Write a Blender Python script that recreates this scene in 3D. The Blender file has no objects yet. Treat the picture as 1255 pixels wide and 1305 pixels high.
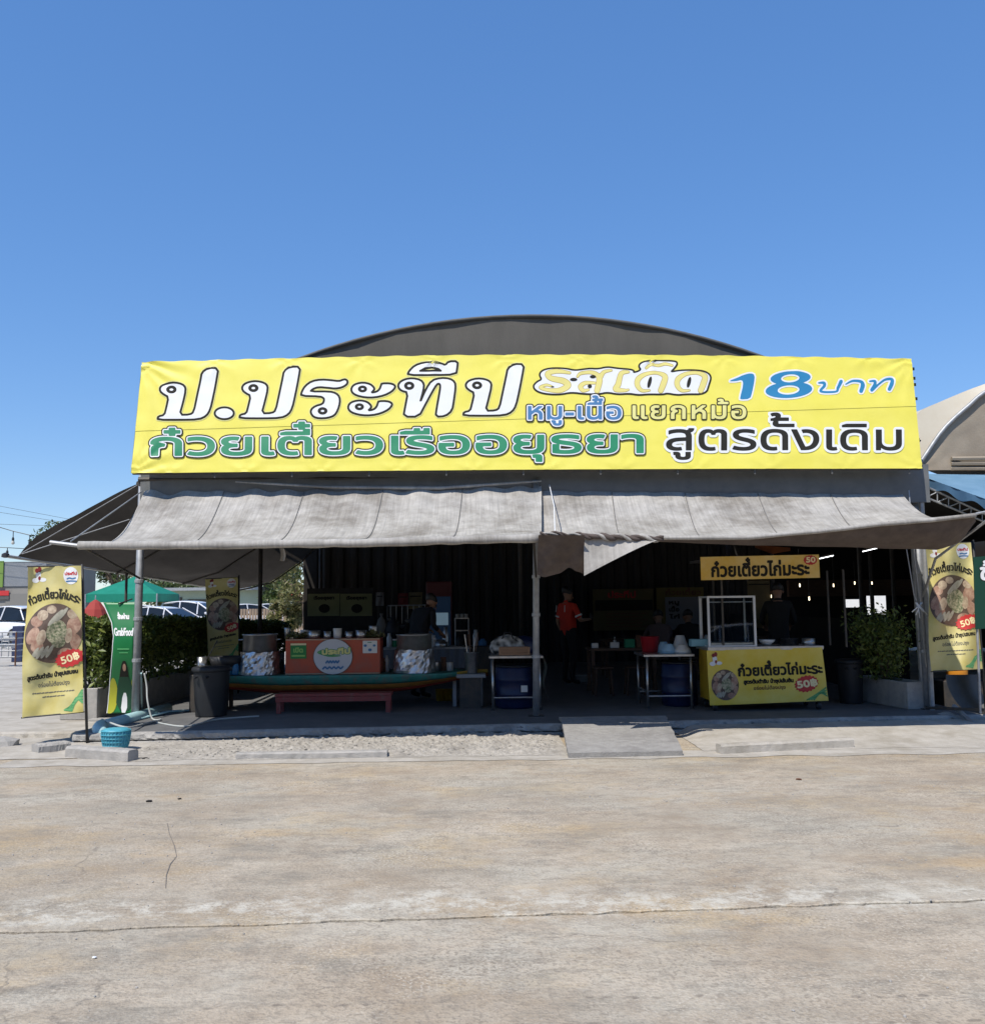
import bpy, bmesh, math, random
import numpy as np
from mathutils import Vector, Matrix, noise
random.seed(7)
S = bpy.context.scene
COL = S.collection
R = math.radians

# ------------------------------------------------------------------ camera, sky, sun, exposure
F = 1200.0; PSI = R(1.2); TH = math.atan(115 / F); RO = 0.011; CZ = 1.62
_f = np.array([math.sin(PSI) * math.cos(TH), math.cos(PSI) * math.cos(TH), math.sin(TH)])
_r0 = np.array([math.cos(PSI), -math.sin(PSI), 0.0]); _u0 = np.cross(_r0, _f)
_r = _r0 * math.cos(RO) - _u0 * math.sin(RO); _u = _u0 * math.cos(RO) + _r0 * math.sin(RO)
cam_d = bpy.data.cameras.new('camera'); cam = bpy.data.objects.new('camera', cam_d); COL.objects.link(cam)
cam_d.sensor_fit = 'HORIZONTAL'; cam_d.sensor_width = 36; cam_d.lens = 36 * F / 1255
cam_d.clip_end = 3000; cam_d.clip_start = 0.05
cam.matrix_world = Matrix(((_r[0], _u[0], -_f[0], 0), (_r[1], _u[1], -_f[1], 0), (_r[2], _u[2], -_f[2], CZ), (0, 0, 0, 1)))
S.camera = cam
SUN = Vector((-0.35, -0.56, 1.0)).normalized()
W = bpy.data.worlds.new('World'); S.world = W; W.use_nodes = True
nt = W.node_tree; bg = nt.nodes['Background']
sky = nt.nodes.new('ShaderNodeTexSky'); sky.sky_type = 'NISHITA'; sky.sun_disc = False
sky.sun_elevation = math.asin(SUN.z); sky.sun_rotation = math.atan2(SUN.x, SUN.y)
sky.altitude = 0; sky.air_density = 1.0; sky.dust_density = 0.0; sky.ozone_density = 10.0
_g = nt.nodes.new('ShaderNodeGamma'); _g.inputs[1].default_value = 0.55
_h = nt.nodes.new('ShaderNodeHueSaturation'); _h.inputs['Hue'].default_value = 0.512; _h.inputs['Saturation'].default_value = 1.42; _h.inputs['Value'].default_value = 2.15
nt.links.new(sky.outputs[0], _g.inputs[0]); nt.links.new(_g.outputs[0], _h.inputs['Color']); nt.links.new(_h.outputs[0], bg.inputs[0]); bg.inputs[1].default_value = 0.14
sd = bpy.data.lights.new('sun', 'SUN'); sd.energy = 4.6; sd.angle = R(0.53); sd.color = (1, 0.94, 0.85)
so = bpy.data.objects.new('sun', sd); COL.objects.link(so)
so.rotation_euler = (-SUN).to_track_quat('-Z', 'Y').to_euler(); so.location = (0, 0, 30)
S.view_settings.view_transform = 'Standard'; S.view_settings.look = 'None'
S.view_settings.exposure = 0.15; S.view_settings.gamma = 1

# ------------------------------------------------------------------ pixel helpers (direction only; depth is always given)
def ray(px, py): return _f + (px - 627.5) / F * _r - (py - 652.5) / F * _u
def U(px, py, Y):
    d = ray(px, py); t = Y / d[1]; return Vector((d[0] * t, Y, CZ + d[2] * t))
def G(px, py, z=0.0):
    d = ray(px, py); t = (z - CZ) / d[2]; return Vector((d[0] * t, d[1] * t, z))

# ------------------------------------------------------------------ object helpers
BASE = {}
def tag(o, label=None, cat=None, group=None, kind=None):
    if label: o['label'] = label
    if cat: o['category'] = cat
    if group: o['group'] = group
    if kind: o['kind'] = kind
    return o
def thing(name, label, cat, loc=(0, 0, 0), group=None):
    o = bpy.data.objects.new(name, None); COL.objects.link(o); o.location = loc
    o.empty_display_size = 0.1; BASE[o.name] = Vector(loc)
    return tag(o, label, cat, group)
def link(name, me, mat, parent=None, smooth=False):
    o = bpy.data.objects.new(name, me); COL.objects.link(o)
    mats = mat if isinstance(mat, (list, tuple)) else [mat]
    for m in mats:
        if m: me.materials.append(m)
    if smooth:
        me.polygons.foreach_set('use_smooth', [True] * len(me.polygons))
    if parent is not None:
        b = BASE.get(parent.name, Vector((0, 0, 0)))
        me.transform(Matrix.Translation(-b)); o.parent = parent; BASE[o.name] = b
    return o
class MB:
    def __init__(s): s.v = []; s.f = []; s.m = []
    def add(s, vs, fs, mi=0):
        n = len(s.v); s.v += [tuple(v) for v in vs]
        for f in fs: s.f.append([i + n for i in f]); s.m.append(mi)
        return s
    def box(s, c, d, rot=None, mi=0, taper=None):
        c = Vector(c); x, y, z = d[0] / 2, d[1] / 2, d[2] / 2; vs = []
        for k in (-1, 1):
            q = taper if (taper and k == 1) else 1
            for sx, sy in ((-1, -1), (1, -1), (1, 1), (-1, 1)): vs.append(Vector((sx * x * q, sy * y * q, k * z)))
        if rot is not None:
            M = Matrix.Rotation(rot, 3, 'Z') if not isinstance(rot, Matrix) else rot
            vs = [M @ v for v in vs]
        return s.add([v + c for v in vs], [(3, 2, 1, 0), (4, 5, 6, 7), (0, 1, 5, 4), (1, 2, 6, 5), (2, 3, 7, 6), (3, 0, 4, 7)], mi)
    def tube(s, pts, r, n=8, cap=True, mi=0):
        pts = [Vector(p) for p in pts]; rs = r if isinstance(r, (list, tuple)) else [r] * len(pts)
        vs = []; prev = None
        for i, p in enumerate(pts):
            t = (pts[min(i + 1, len(pts) - 1)] - pts[max(i - 1, 0)])
            if t.length < 1e-9: t = Vector((0, 0, 1))
            t.normalize()
            a = prev - t * prev.dot(t) if prev is not None else t.orthogonal()
            if a.length < 1e-6: a = t.orthogonal()
            a.normalize(); prev = a; b = t.cross(a)
            for k in range(n):
                q = 2 * math.pi * k / n; vs.append(p + (a * math.cos(q) + b * math.sin(q)) * rs[i])
        fs = []
        for i in range(len(pts) - 1):
            for k in range(n): fs.append((i * n + k, i * n + (k + 1) % n, (i + 1) * n + (k + 1) % n, (i + 1) * n + k))
        if cap: fs += [tuple(range(n - 1, -1, -1)), tuple(range((len(pts) - 1) * n, len(pts) * n))]
        return s.add(vs, fs, mi)
    def lathe(s, c, prof, n=20, mi=0, sx=1, sy=1):
        c = Vector(c); vs = []; fs = []
        for r, z in prof:
            for k in range(n):
                q = 2 * math.pi * k / n; vs.append(c + Vector((r * sx * math.cos(q), r * sy * math.sin(q), z)))
        for i in range(len(prof) - 1):
            for k in range(n): fs.append((i * n + k, i * n + (k + 1) % n, (i + 1) * n + (k + 1) % n, (i + 1) * n + k))
        if prof[0][0] > 1e-4: fs.append(tuple(range(n - 1, -1, -1)))
        if prof[-1][0] > 1e-4: fs.append(tuple(range((len(prof) - 1) * n, len(prof) * n)))
        return s.add(vs, fs, mi)
    def grid(s, fn, nu, nv, thick=0, mi=0):
        vs = [Vector(fn(i / nu, j / nv)) for j in range(nv + 1) for i in range(nu + 1)]
        q = [(j * (nu + 1) + i, j * (nu + 1) + i + 1, (j + 1) * (nu + 1) + i + 1, (j + 1) * (nu + 1) + i) for j in range(nv) for i in range(nu)]
        return s.add(vs, q, mi)
    def prism(s, poly, y0, y1, mi=0):           # poly in x,z ; extruded along y
        n = len(poly); vs = [(x, y0, z) for x, z in poly] + [(x, y1, z) for x, z in poly]
        fs = [tuple(range(n)), tuple(range(2 * n - 1, n - 1, -1))] + [(i, i + n, (i + 1) % n + n, (i + 1) % n) for i in range(n)]
        return s.add(vs, fs, mi)
    def xform(s, M): s.v = [tuple(M @ Vector(v)) for v in s.v]; return s
    def mesh(s, name='m', fix=True):
        me = bpy.data.meshes.new(name); me.from_pydata(s.v, [], s.f)
        if any(s.m): me.polygons.foreach_set('material_index', s.m)
        me.update()
        if fix:
            bm = bmesh.new(); bm.from_mesh(me); bmesh.ops.recalc_face_normals(bm, faces=bm.faces); bm.to_mesh(me); bm.free()
        return me
    def build(s, name, mat, parent=None, smooth=False, bevel=0, fix=True, sub=0, solid=0):
        me = s.mesh(name, fix); o = link(name, me, mat, parent, smooth)
        if solid:
            m = o.modifiers.new('s', 'SOLIDIFY'); m.thickness = solid; m.offset = 0
        if bevel:
            m = o.modifiers.new('b', 'BEVEL'); m.width = bevel; m.segments = 2; m.limit_method = 'ANGLE'; m.angle_limit = R(40)
        if sub:
            m = o.modifiers.new('u', 'SUBSURF'); m.levels = sub; m.render_levels = sub
        if smooth and bevel: o.modifiers.new('w', 'WEIGHTED_NORMAL')
        return o
def copy_tree(o, parent=None, loc=None, rz=None, label=None):
    c = o.copy(); COL.objects.link(c); c.parent = parent; BASE[c.name] = BASE.get(o.name, Vector((0, 0, 0)))
    if loc is not None: c.location = loc
    if rz is not None: c.rotation_euler = (0, 0, rz)
    if label: c['label'] = label
    for ch in [x for x in bpy.data.objects if x.parent == o]: copy_tree(ch, c)
    return c
def sstep(a, b, x):
    t = min(1, max(0, (x - a) / (b - a))); return t * t * (3 - 2 * t)
def nz(p, s=1.0): return noise.noise(Vector(p) * s)

# ------------------------------------------------------------------ materials
def mat(name, c, c2=None, scale=6, rough=0.7, metal=0, bump=0, bscale=60, detail=5, c3=None, s3=1.2, t3=(0.5, 0.7), spec=0.5, trans=0, coat=0, stretch=None):
    m = bpy.data.materials.new(name); m.use_nodes = True; n = m.node_tree.nodes; l = m.node_tree.links
    b = n['Principled BSDF']; b.inputs['Roughness'].default_value = rough; b.inputs['Metallic'].default_value = metal
    b.inputs['Specular IOR Level'].default_value = spec
    if coat: b.inputs['Coat Weight'].default_value = coat; b.inputs['Coat Roughness'].default_value = 0.08
    tc = n.new('ShaderNodeTexCoord'); src = tc.outputs['Object']
    if stretch:
        mp = n.new('ShaderNodeMapping'); mp.inputs['Scale'].default_value = stretch; l.new(src, mp.inputs[0]); src = mp.outputs[0]
    col = None
    if c2 is not None:
        t = n.new('ShaderNodeTexNoise'); t.inputs['Scale'].default_value = scale; t.inputs['Detail'].default_value = detail; t.inputs['Roughness'].default_value = 0.65
        l.new(src, t.inputs[0])
        r = n.new('ShaderNodeValToRGB'); r.color_ramp.elements[0].position = 0.36; r.color_ramp.elements[1].position = 0.66
        r.color_ramp.elements[0].color = (*c, 1); r.color_ramp.elements[1].color = (*c2, 1)
        l.new(t.outputs[0], r.inputs[0]); col = r.outputs[0]
        if c3 is not None:
            t3n = n.new('ShaderNodeTexNoise'); t3n.inputs['Scale'].default_value = s3; t3n.inputs['Detail'].default_value = 7; t3n.inputs['Roughness'].default_value = 0.7
            l.new(src, t3n.inputs[0]); r3 = n.new('ShaderNodeValToRGB')
            r3.color_ramp.elements[0].position = t3[0]; r3.color_ramp.elements[1].position = t3[1]
            l.new(t3n.outputs[0], r3.inputs[0])
            mx = n.new('ShaderNodeMix'); mx.data_type = 'RGBA'; l.new(r3.outputs[0], mx.inputs[0]); l.new(col, mx.inputs[6]); mx.inputs[7].default_value = (*c3, 1); col = mx.outputs[2]
        l.new(col, b.inputs['Base Color'])
    else: b.inputs['Base Color'].default_value = (*c, 1)
    if bump:
        t2 = n.new('ShaderNodeTexNoise'); t2.inputs['Scale'].default_value = bscale; t2.inputs['Detail'].default_value = 4; l.new(src, t2.inputs[0])
        bp = n.new('ShaderNodeBump'); bp.inputs['Strength'].default_value = bump; bp.inputs['Distance'].default_value = 0.01
        l.new(t2.outputs[0], bp.inputs['Height']); l.new(bp.outputs[0], b.inputs['Normal'])
    if trans:
        tr = n.new('ShaderNodeBsdfTranslucent'); ms = n.new('ShaderNodeMixShader'); ms.inputs[0].default_value = trans
        if col: l.new(col, tr.inputs[0])
        else: tr.inputs[0].default_value = (*c, 1)
        l.new(b.outputs[0], ms.inputs[1]); l.new(tr.outputs[0], ms.inputs[2]); l.new(ms.outputs[0], n['Material Output'].inputs[0])
    return m
def emis(name, c, st):
    m = bpy.data.materials.new(name); m.use_nodes = True; b = m.node_tree.nodes['Principled BSDF']
    b.inputs['Base Color'].default_value = (*c, 1); b.inputs['Emission Color'].default_value = (*c, 1); b.inputs['Emission Strength'].default_value = st
    return m
def leafmat(name, a, b, c):
    m = bpy.data.materials.new(name); m.use_nodes = True; n = m.node_tree.nodes; l = m.node_tree.links; p = n['Principled BSDF']
    g = n.new('ShaderNodeNewGeometry'); r = n.new('ShaderNodeValToRGB'); r.color_ramp.elements[0].color = (*a, 1); r.color_ramp.elements[1].color = (*c, 1)
    e = r.color_ramp.elements.new(0.55); e.color = (*b, 1)
    l.new(g.outputs['Random Per Island'], r.inputs[0]); l.new(r.outputs[0], p.inputs['Base Color']); p.inputs['Roughness'].default_value = 0.45
    tr = n.new('ShaderNodeBsdfTranslucent'); ms = n.new('ShaderNodeMixShader'); ms.inputs[0].default_value = 0.3
    l.new(r.outputs[0], tr.inputs[0]); l.new(p.outputs[0], ms.inputs[1]); l.new(tr.outputs[0], ms.inputs[2]); l.new(ms.outputs[0], n['Material Output'].inputs[0])
    return m
def glassmat(name, tint=(0.9, 0.95, 0.95)):
    m = bpy.data.materials.new(name); m.use_nodes = True; n = m.node_tree.nodes; l = m.node_tree.links
    t = n.new('ShaderNodeBsdfTransparent'); t.inputs[0].default_value = (*tint, 1); g = n.new('ShaderNodeBsdfGlossy'); g.inputs['Roughness'].default_value = 0.02
    fr = n.new('ShaderNodeFresnel'); fr.inputs[0].default_value = 1.9; ms = n.new('ShaderNodeMixShader')
    l.new(fr.outputs[0], ms.inputs[0]); l.new(t.outputs[0], ms.inputs[1]); l.new(g.outputs[0], ms.inputs[2]); l.new(ms.outputs[0], n['Material Output'].inputs[0])
    return m
def foodmat(name, sc=17):
    m = bpy.data.materials.new(name); m.use_nodes = True; n = m.node_tree.nodes; l = m.node_tree.links; p = n['Principled BSDF']
    tc = n.new('ShaderNodeTexCoord'); mp = n.new('ShaderNodeMapping'); mp.inputs['Scale'].default_value = (1, 1, 1)
    l.new(tc.outputs['Object'], mp.inputs[0])
    ns = n.new('ShaderNodeTexNoise'); ns.inputs['Scale'].default_value = 9; ns.inputs['Detail'].default_value = 5; l.new(mp.outputs[0], ns.inputs[0])
    mxv = n.new('ShaderNodeMix'); mxv.data_type = 'RGBA'; mxv.inputs[0].default_value = 0.22; l.new(mp.outputs[0], mxv.inputs[6]); l.new(ns.outputs[1], mxv.inputs[7])
    v = n.new('ShaderNodeTexVoronoi'); v.inputs['Scale'].default_value = sc; l.new(mxv.outputs[2], v.inputs[0])
    r = n.new('ShaderNodeValToRGB'); cr = r.color_ramp; cr.interpolation = 'LINEAR'
    cols = [(0.0, (0.20, 0.09, 0.05)), (0.25, (0.46, 0.30, 0.20)), (0.42, (0.60, 0.46, 0.34)), (0.55, (0.16, 0.19, 0.09)), (0.68, (0.52, 0.44, 0.32)), (0.8, (0.24, 0.24, 0.15)), (1.0, (0.34, 0.17, 0.11))]
    cr.elements[0].position = 0; cr.elements[0].color = (*cols[0][1], 1); cr.elements[1].position = 1; cr.elements[1].color = (*cols[-1][1], 1)
    for q, c in cols[1:-1]: e = cr.elements.new(q); e.color = (*c, 1)
    sp = n.new('ShaderNodeSeparateColor'); l.new(v.outputs['Color'], sp.inputs[0]); l.new(sp.outputs[0], r.inputs[0])
    v2 = n.new('ShaderNodeTexVoronoi'); v2.feature = 'DISTANCE_TO_EDGE'; v2.inputs['Scale'].default_value = sc; l.new(mxv.outputs[2], v2.inputs[0])
    r2 = n.new('ShaderNodeValToRGB'); r2.color_ramp.elements[0].position = 0.0; r2.color_ramp.elements[0].color = (0.10, 0.06, 0.04, 1); r2.color_ramp.elements[1].position = 0.22; r2.color_ramp.elements[1].color = (1, 1, 1, 1)
    l.new(v2.outputs['Distance'], r2.inputs[0])
    mx = n.new('ShaderNodeMix'); mx.data_type = 'RGBA'; mx.blend_type = 'MULTIPLY'; mx.inputs[0].default_value = 1; l.new(r.outputs[0], mx.inputs[6]); l.new(r2.outputs[0], mx.inputs[7])
    l.new(mx.outputs[2], p.inputs['Base Color']); p.inputs['Roughness'].default_value = 0.6
    return m
M = {}
M['conc_floor'] = mat('concrete_floor', (0.105, 0.107, 0.11), (0.15, 0.15, 0.15), 3, 0.75, bump=0.4, bscale=90, c3=(0.12, 0.12, 0.12), s3=0.8)
M['conc_edge'] = mat('concrete_edge', (0.28, 0.27, 0.25), (0.40, 0.385, 0.355), 7, 0.9, bump=1.0, bscale=45, c3=(0.20, 0.19, 0.18), s3=3)
M['conc_pale'] = mat('concrete_pale', (0.36, 0.33, 0.28), (0.46, 0.43, 0.38), 5, 0.9, bump=0.7, bscale=70, c3=(0.28, 0.25, 0.2), s3=1.6)
M['conc_block'] = mat('concrete_block', (0.40, 0.38, 0.35), (0.30, 0.29, 0.27), 8, 0.9, bump=0.8, bscale=80)
M['gravel'] = mat('gravel_concrete', (0.30, 0.275, 0.235), (0.44, 0.41, 0.36), 22, 0.95, bump=0.9, bscale=90, c3=(.25, .23, .2), s3=3)
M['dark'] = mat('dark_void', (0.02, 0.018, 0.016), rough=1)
M['banner'] = mat('banner_yellow', (0.75, 0.67, 0.095), (0.78, 0.70, 0.12), 3, 0.5, bump=0.08, bscale=300)
M['ink'] = mat('print_black', (0.022, 0.021, 0.017), rough=0.7, spec=0.2)
M['pwhite'] = mat('print_white', (0.74, 0.75, 0.76), rough=0.5)
M['ppale'] = mat('print_pale_yellow', (0.70, 0.66, 0.25), rough=0.55)
M['pgreen'] = mat('print_green', (0.010, 0.22, 0.10), rough=0.55)
M['pblue'] = mat('print_blue', (0.018, 0.20, 0.40), rough=0.55)
M['pblue2'] = mat('print_steel_blue', (0.05, 0.17, 0.36), rough=0.55)
M['pred'] = mat('print_red', (0.50, 0.03, 0.03), rough=0.55)
M['porange'] = mat('print_cream', (0.82, 0.70, 0.40), rough=0.55)
M['flag'] = mat('flag_yellow', (0.60, 0.50, 0.14), (0.68, 0.62, 0.30), 1.6, 0.55, trans=0.2)
M['cartprint'] = mat('cart_print_yellow', (0.70, 0.50, 0.035), (0.74, 0.60, 0.13), 2.2, 0.5)
M['cartpaint'] = mat('cart_paint', (0.55, 0.33, 0.02), (0.48, 0.28, 0.02), 5, 0.45)
M['food'] = foodmat('food_print')
M['steel'] = mat('stainless', (0.55, 0.55, 0.54), (0.42, 0.42, 0.42), 12, 0.32, metal=0.9)
M['galv'] = mat('galvanised_pipe', (0.30, 0.31, 0.32), (0.40, 0.41, 0.42), 14, 0.55, metal=0.5)
M['iron'] = mat('dark_iron', (0.05, 0.05, 0.05), (0.09, 0.075, 0.06), 10, 0.6, metal=0.3)
M['blackp'] = mat('black_plastic', (0.018, 0.019, 0.021), (0.03, 0.03, 0.032), 8, 0.5)
M['wood'] = mat('dark_wood', (0.10, 0.055, 0.03), (0.06, 0.03, 0.018), 6, 0.6, stretch=(1, 1, 6))
M['tarp'] = mat('tarp_grey', (0.085, 0.085, 0.08), (0.115, 0.112, 0.105), 3, 0.75, bump=0.3, bscale=150)
M['rust'] = mat('rust', (0.16, 0.07, 0.035), (0.1, 0.05, 0.03), 14, 0.85)

def awnmat():
    m = mat('awning_cloth', (0.36, 0.342, 0.312), (0.48, 0.46, 0.425), 5, 0.85, trans=0.12, c3=(0.225, 0.205, 0.178), s3=1.4, t3=(0.46, 0.68))
    n = m.node_tree.nodes; l = m.node_tree.links; b = n['Principled BSDF']
    tc = n.new('ShaderNodeTexCoord'); mp = n.new('ShaderNodeMapping'); mp.inputs['Scale'].default_value = (42, 1.6, 1.6); l.new(tc.outputs['Object'], mp.inputs[0])
    t = n.new('ShaderNodeTexNoise'); t.inputs['Scale'].default_value = 1; t.inputs['Detail'].default_value = 3; l.new(mp.outputs[0], t.inputs[0])
    bp = n.new('ShaderNodeBump'); bp.inputs['Strength'].default_value = 0.5; bp.inputs['Distance'].default_value = 0.01; l.new(t.outputs[0], bp.inputs['Height']); l.new(bp.outputs[0], b.inputs['Normal'])
    old = b.inputs['Base Color'].links[0].from_socket
    r = n.new('ShaderNodeMapRange'); r.inputs['From Min'].default_value = 0.3; r.inputs['From Max'].default_value = 0.7; r.inputs['To Min'].default_value = 0.84; r.inputs['To Max'].default_value = 1.1; l.new(t.outputs[0], r.inputs[0])
    mx = n.new('ShaderNodeMix'); mx.data_type = 'RGBA'; mx.blend_type = 'MULTIPLY'; mx.inputs[0].default_value = 1; l.new(old, mx.inputs[6]); l.new(r.outputs[0], mx.inputs[7]); l.new(mx.outputs[2], b.inputs['Base Color'])
    return m
M['awn'] = awnmat()
M['shadec'] = mat('brown_shade_cloth', (0.07, 0.053, 0.046), (0.105, 0.082, 0.07), 6, 0.9, bump=0.3, bscale=90)  # browner cloth underside, with its shade put into the colour
M['canopy'] = mat('canopy_dark', (0.036, 0.032, 0.028), (0.052, 0.046, 0.04), 3, 0.85, trans=0.3, stretch=(1, .3, 1))

def roadmat():
    m = bpy.data.materials.new('road_concrete'); m.use_nodes = True; n = m.node_tree.nodes; l = m.node_tree.links; b = n['Principled BSDF']
    b.inputs['Roughness'].default_value = 0.92; b.inputs['Specular IOR Level'].default_value = 0.25
    tc = n.new('ShaderNodeTexCoord'); P = tc.outputs['Object']
    def mp(sc, rot=0):
        q = n.new('ShaderNodeMapping'); q.inputs['Scale'].default_value = sc; q.inputs['Rotation'].default_value = (0, 0, rot); l.new(P, q.inputs[0]); return q.outputs[0]
    def tex(src, s, d=6, ro=0.65, dist=0):
        t = n.new('ShaderNodeTexNoise'); t.inputs['Scale'].default_value = s; t.inputs['Detail'].default_value = d; t.inputs['Roughness'].default_value = ro; t.inputs['Distortion'].default_value = dist; l.new(src, t.inputs[0]); return t.outputs[0]
    def ramp(src, a, bb, ca=(0, 0, 0), cb=(1, 1, 1)):
        r = n.new('ShaderNodeValToRGB'); r.color_ramp.elements[0].position = a; r.color_ramp.elements[1].position = bb; r.color_ramp.elements[0].color = (*ca, 1); r.color_ramp.elements[1].color = (*cb, 1); l.new(src, r.inputs[0]); return r.outputs[0]
    def mix(f, a, c, mode='MIX'):
        x = n.new('ShaderNodeMix'); x.data_type = 'RGBA'; x.blend_type = mode
        if isinstance(f, (int, float)): x.inputs[0].default_value = f
        else: l.new(f, x.inputs[0])
        for s, v in ((6, a), (7, c)):
            if isinstance(v, tuple): x.inputs[s].default_value = (*v, 1)
            else: l.new(v, x.inputs[s])
        return x.outputs[2]
    def math_(op, a, c):
        x = n.new('ShaderNodeMath'); x.operation = op
        for s, v in ((0, a), (1, c)):
            if isinstance(v, (int, float)): x.inputs[s].default_value = v
            else: l.new(v, x.inputs[s])
        return x.outputs[0]
    st = mp((0.8, 1.05, 1))
    base = ramp(tex(st, 1.3, 9, 0.72), 0.36, 0.64, (0.325, 0.258, 0.184), (0.48, 0.415, 0.322))
    grey = ramp(tex(mp((0.7, 1.0, 1), 0.1), 0.8, 9, 0.72), 0.46, 0.60)
    c = mix(math_('MULTIPLY', grey, 0.8), base, (0.435, 0.40, 0.325))
    ora = ramp(tex(mp((0.6, 0.8, 1), 0.05), 0.7, 8, 0.7), 0.51, 0.66)
    c = mix(math_('MULTIPLY', ora, 0.75), c, (0.46, 0.335, 0.175))
    dk = ramp(tex(mp((0.7, 1.4, 1)), 1.5, 11, 0.82), 0.51, 0.62)
    c = mix(math_('MULTIPLY', dk, 0.72), c, (0.215, 0.195, 0.16))
    md = ramp(tex(mp((0.9, 1.2, 1)), 6.5, 9, 0.82), 0.53, 0.66)
    c = mix(math_('MULTIPLY', md, 0.62), c, (0.20, 0.175, 0.14))
    sp = ramp(tex(mp((0.9, 1.1, 1)), 13, 4, 0.6), 0.51, 0.60); c = mix(math_('MULTIPLY', sp, 0.38), c, (0.25, 0.21, 0.165))
    pit = ramp(tex(mp((1, 1, 1)), 48, 2, 0.5), 0.53, 0.60); c = mix(math_('MULTIPLY', math_('MULTIPLY', pit, 0.6), ramp(tex(mp((1, 1, 1), .4), 0.9, 7, 0.7), 0.36, 0.62)), c, (0.19, 0.16, 0.125))
    lt = ramp(tex(P, 62, 1.5, 0.5), 0.54, 0.64); c = mix(math_('MULTIPLY', math_('MULTIPLY', lt, 0.5), ramp(tex(P, 1.1, 6, 0.7), 0.42, 0.62)), c, (0.60, 0.55, 0.455))
    big = ramp(tex(mp((0.55, 0.9, 1), 0.2), 0.55, 10, 0.75), 0.47, 0.60)
    c = mix(math_('MULTIPLY', big, 0.42), c, (0.27, 0.235, 0.185))
    rst = ramp(tex(mp((0.5, 0.9, 1), -0.1), 0.62, 9, 0.72), 0.55, 0.68)
    c = mix(math_('MULTIPLY', rst, 0.6), c, (0.43, 0.29, 0.14))
    # worn pale strip behind the joint
    sx = n.new('ShaderNodeSeparateXYZ'); l.new(P, sx.inputs[0])
    yy = math_('ADD', sx.outputs[1], math_('MULTIPLY', tex(P, 1.6, 6, 0.7), 0.9))
    band = math_('MULTIPLY', ramp(math_('MULTIPLY', yy, 0.1), 0.545, 0.556), ramp(math_('MULTIPLY', yy, 0.1), 0.575, 0.605, (1, 1, 1), (0, 0, 0)))
    c = mix(math_('MULTIPLY', band, ramp(tex(P, 5, 9, 0.85), 0.47, 0.58)), c, (0.52, 0.485, 0.405))
    # dotted drip tracks: round spots along two lines, broken up by noise
    for y0, per in ((4.0, 11.0), (3.76, 9.0)):
        wv = math_('ADD', sx.outputs[1], math_('MULTIPLY', tex(mp((0.5, 0, 0)), 1.0, 2), 0.5))
        dy = math_('DIVIDE', math_('SUBTRACT', math_('ADD', wv, math_('MULTIPLY', tex(P, 12, 2), 0.03)), y0 + 0.265), 0.017)
        fx = math_('SUBTRACT', math_('FRACT', math_('MULTIPLY', math_('ADD', sx.outputs[0], math_('MULTIPLY', tex(P, 5, 2), 0.09)), per), 0), 0.5)
        dx = math_('DIVIDE', fx, 0.30)
        r2 = math_('ADD', math_('MULTIPLY', dx, dx), math_('MULTIPLY', dy, dy))
        dots = math_('MULTIPLY', ramp(r2, 0.35, 1.0, (1, 1, 1), (0, 0, 0)), ramp(tex(P, 1.3, 5, 0.7), 0.46, 0.56))
        c = mix(math_('MULTIPLY', dots, 0.55), c, (0.13, 0.11, 0.09))
    # hairline cracks
    v = n.new('ShaderNodeTexVoronoi'); v.feature = 'DISTANCE_TO_EDGE'; v.inputs['Scale'].default_value = 0.33
    wn = n.new('ShaderNodeTexNoise'); wn.inputs['Scale'].default_value = 1.6; wn.inputs['Detail'].default_value = 7; l.new(P, wn.inputs[0])
    va = n.new('ShaderNodeVectorMath'); va.operation = 'MULTIPLY_ADD'; l.new(wn.outputs[1], va.inputs[0]); va.inputs[1].default_value = (1.1, 1.1, 0); l.new(P, va.inputs[2]); l.new(va.outputs[0], v.inputs[0])
    ck = math_('MULTIPLY', ramp(v.outputs['Distance'], 0.0, 0.003, (1, 1, 1), (0, 0, 0)), ramp(tex(P, 0.6, 4), 0.54, 0.60))
    c = mix(math_('MULTIPLY', ck, 0.5), c, (0.13, 0.115, 0.10))
    l.new(c, b.inputs['Base Color'])
    h = math_('ADD', math_('MULTIPLY', tex(P, 48, 3, 0.6), 0.6), math_('MULTIPLY', tex(P, 9, 6, 0.7), 0.8))
    bp = n.new('ShaderNodeBump'); bp.inputs['Strength'].default_value = 0.8; bp.inputs['Distance'].default_value = 0.016; l.new(h, bp.inputs['Height']); l.new(bp.outputs[0], b.inputs['Normal'])
    return m
M['road'] = roadmat()

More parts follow.
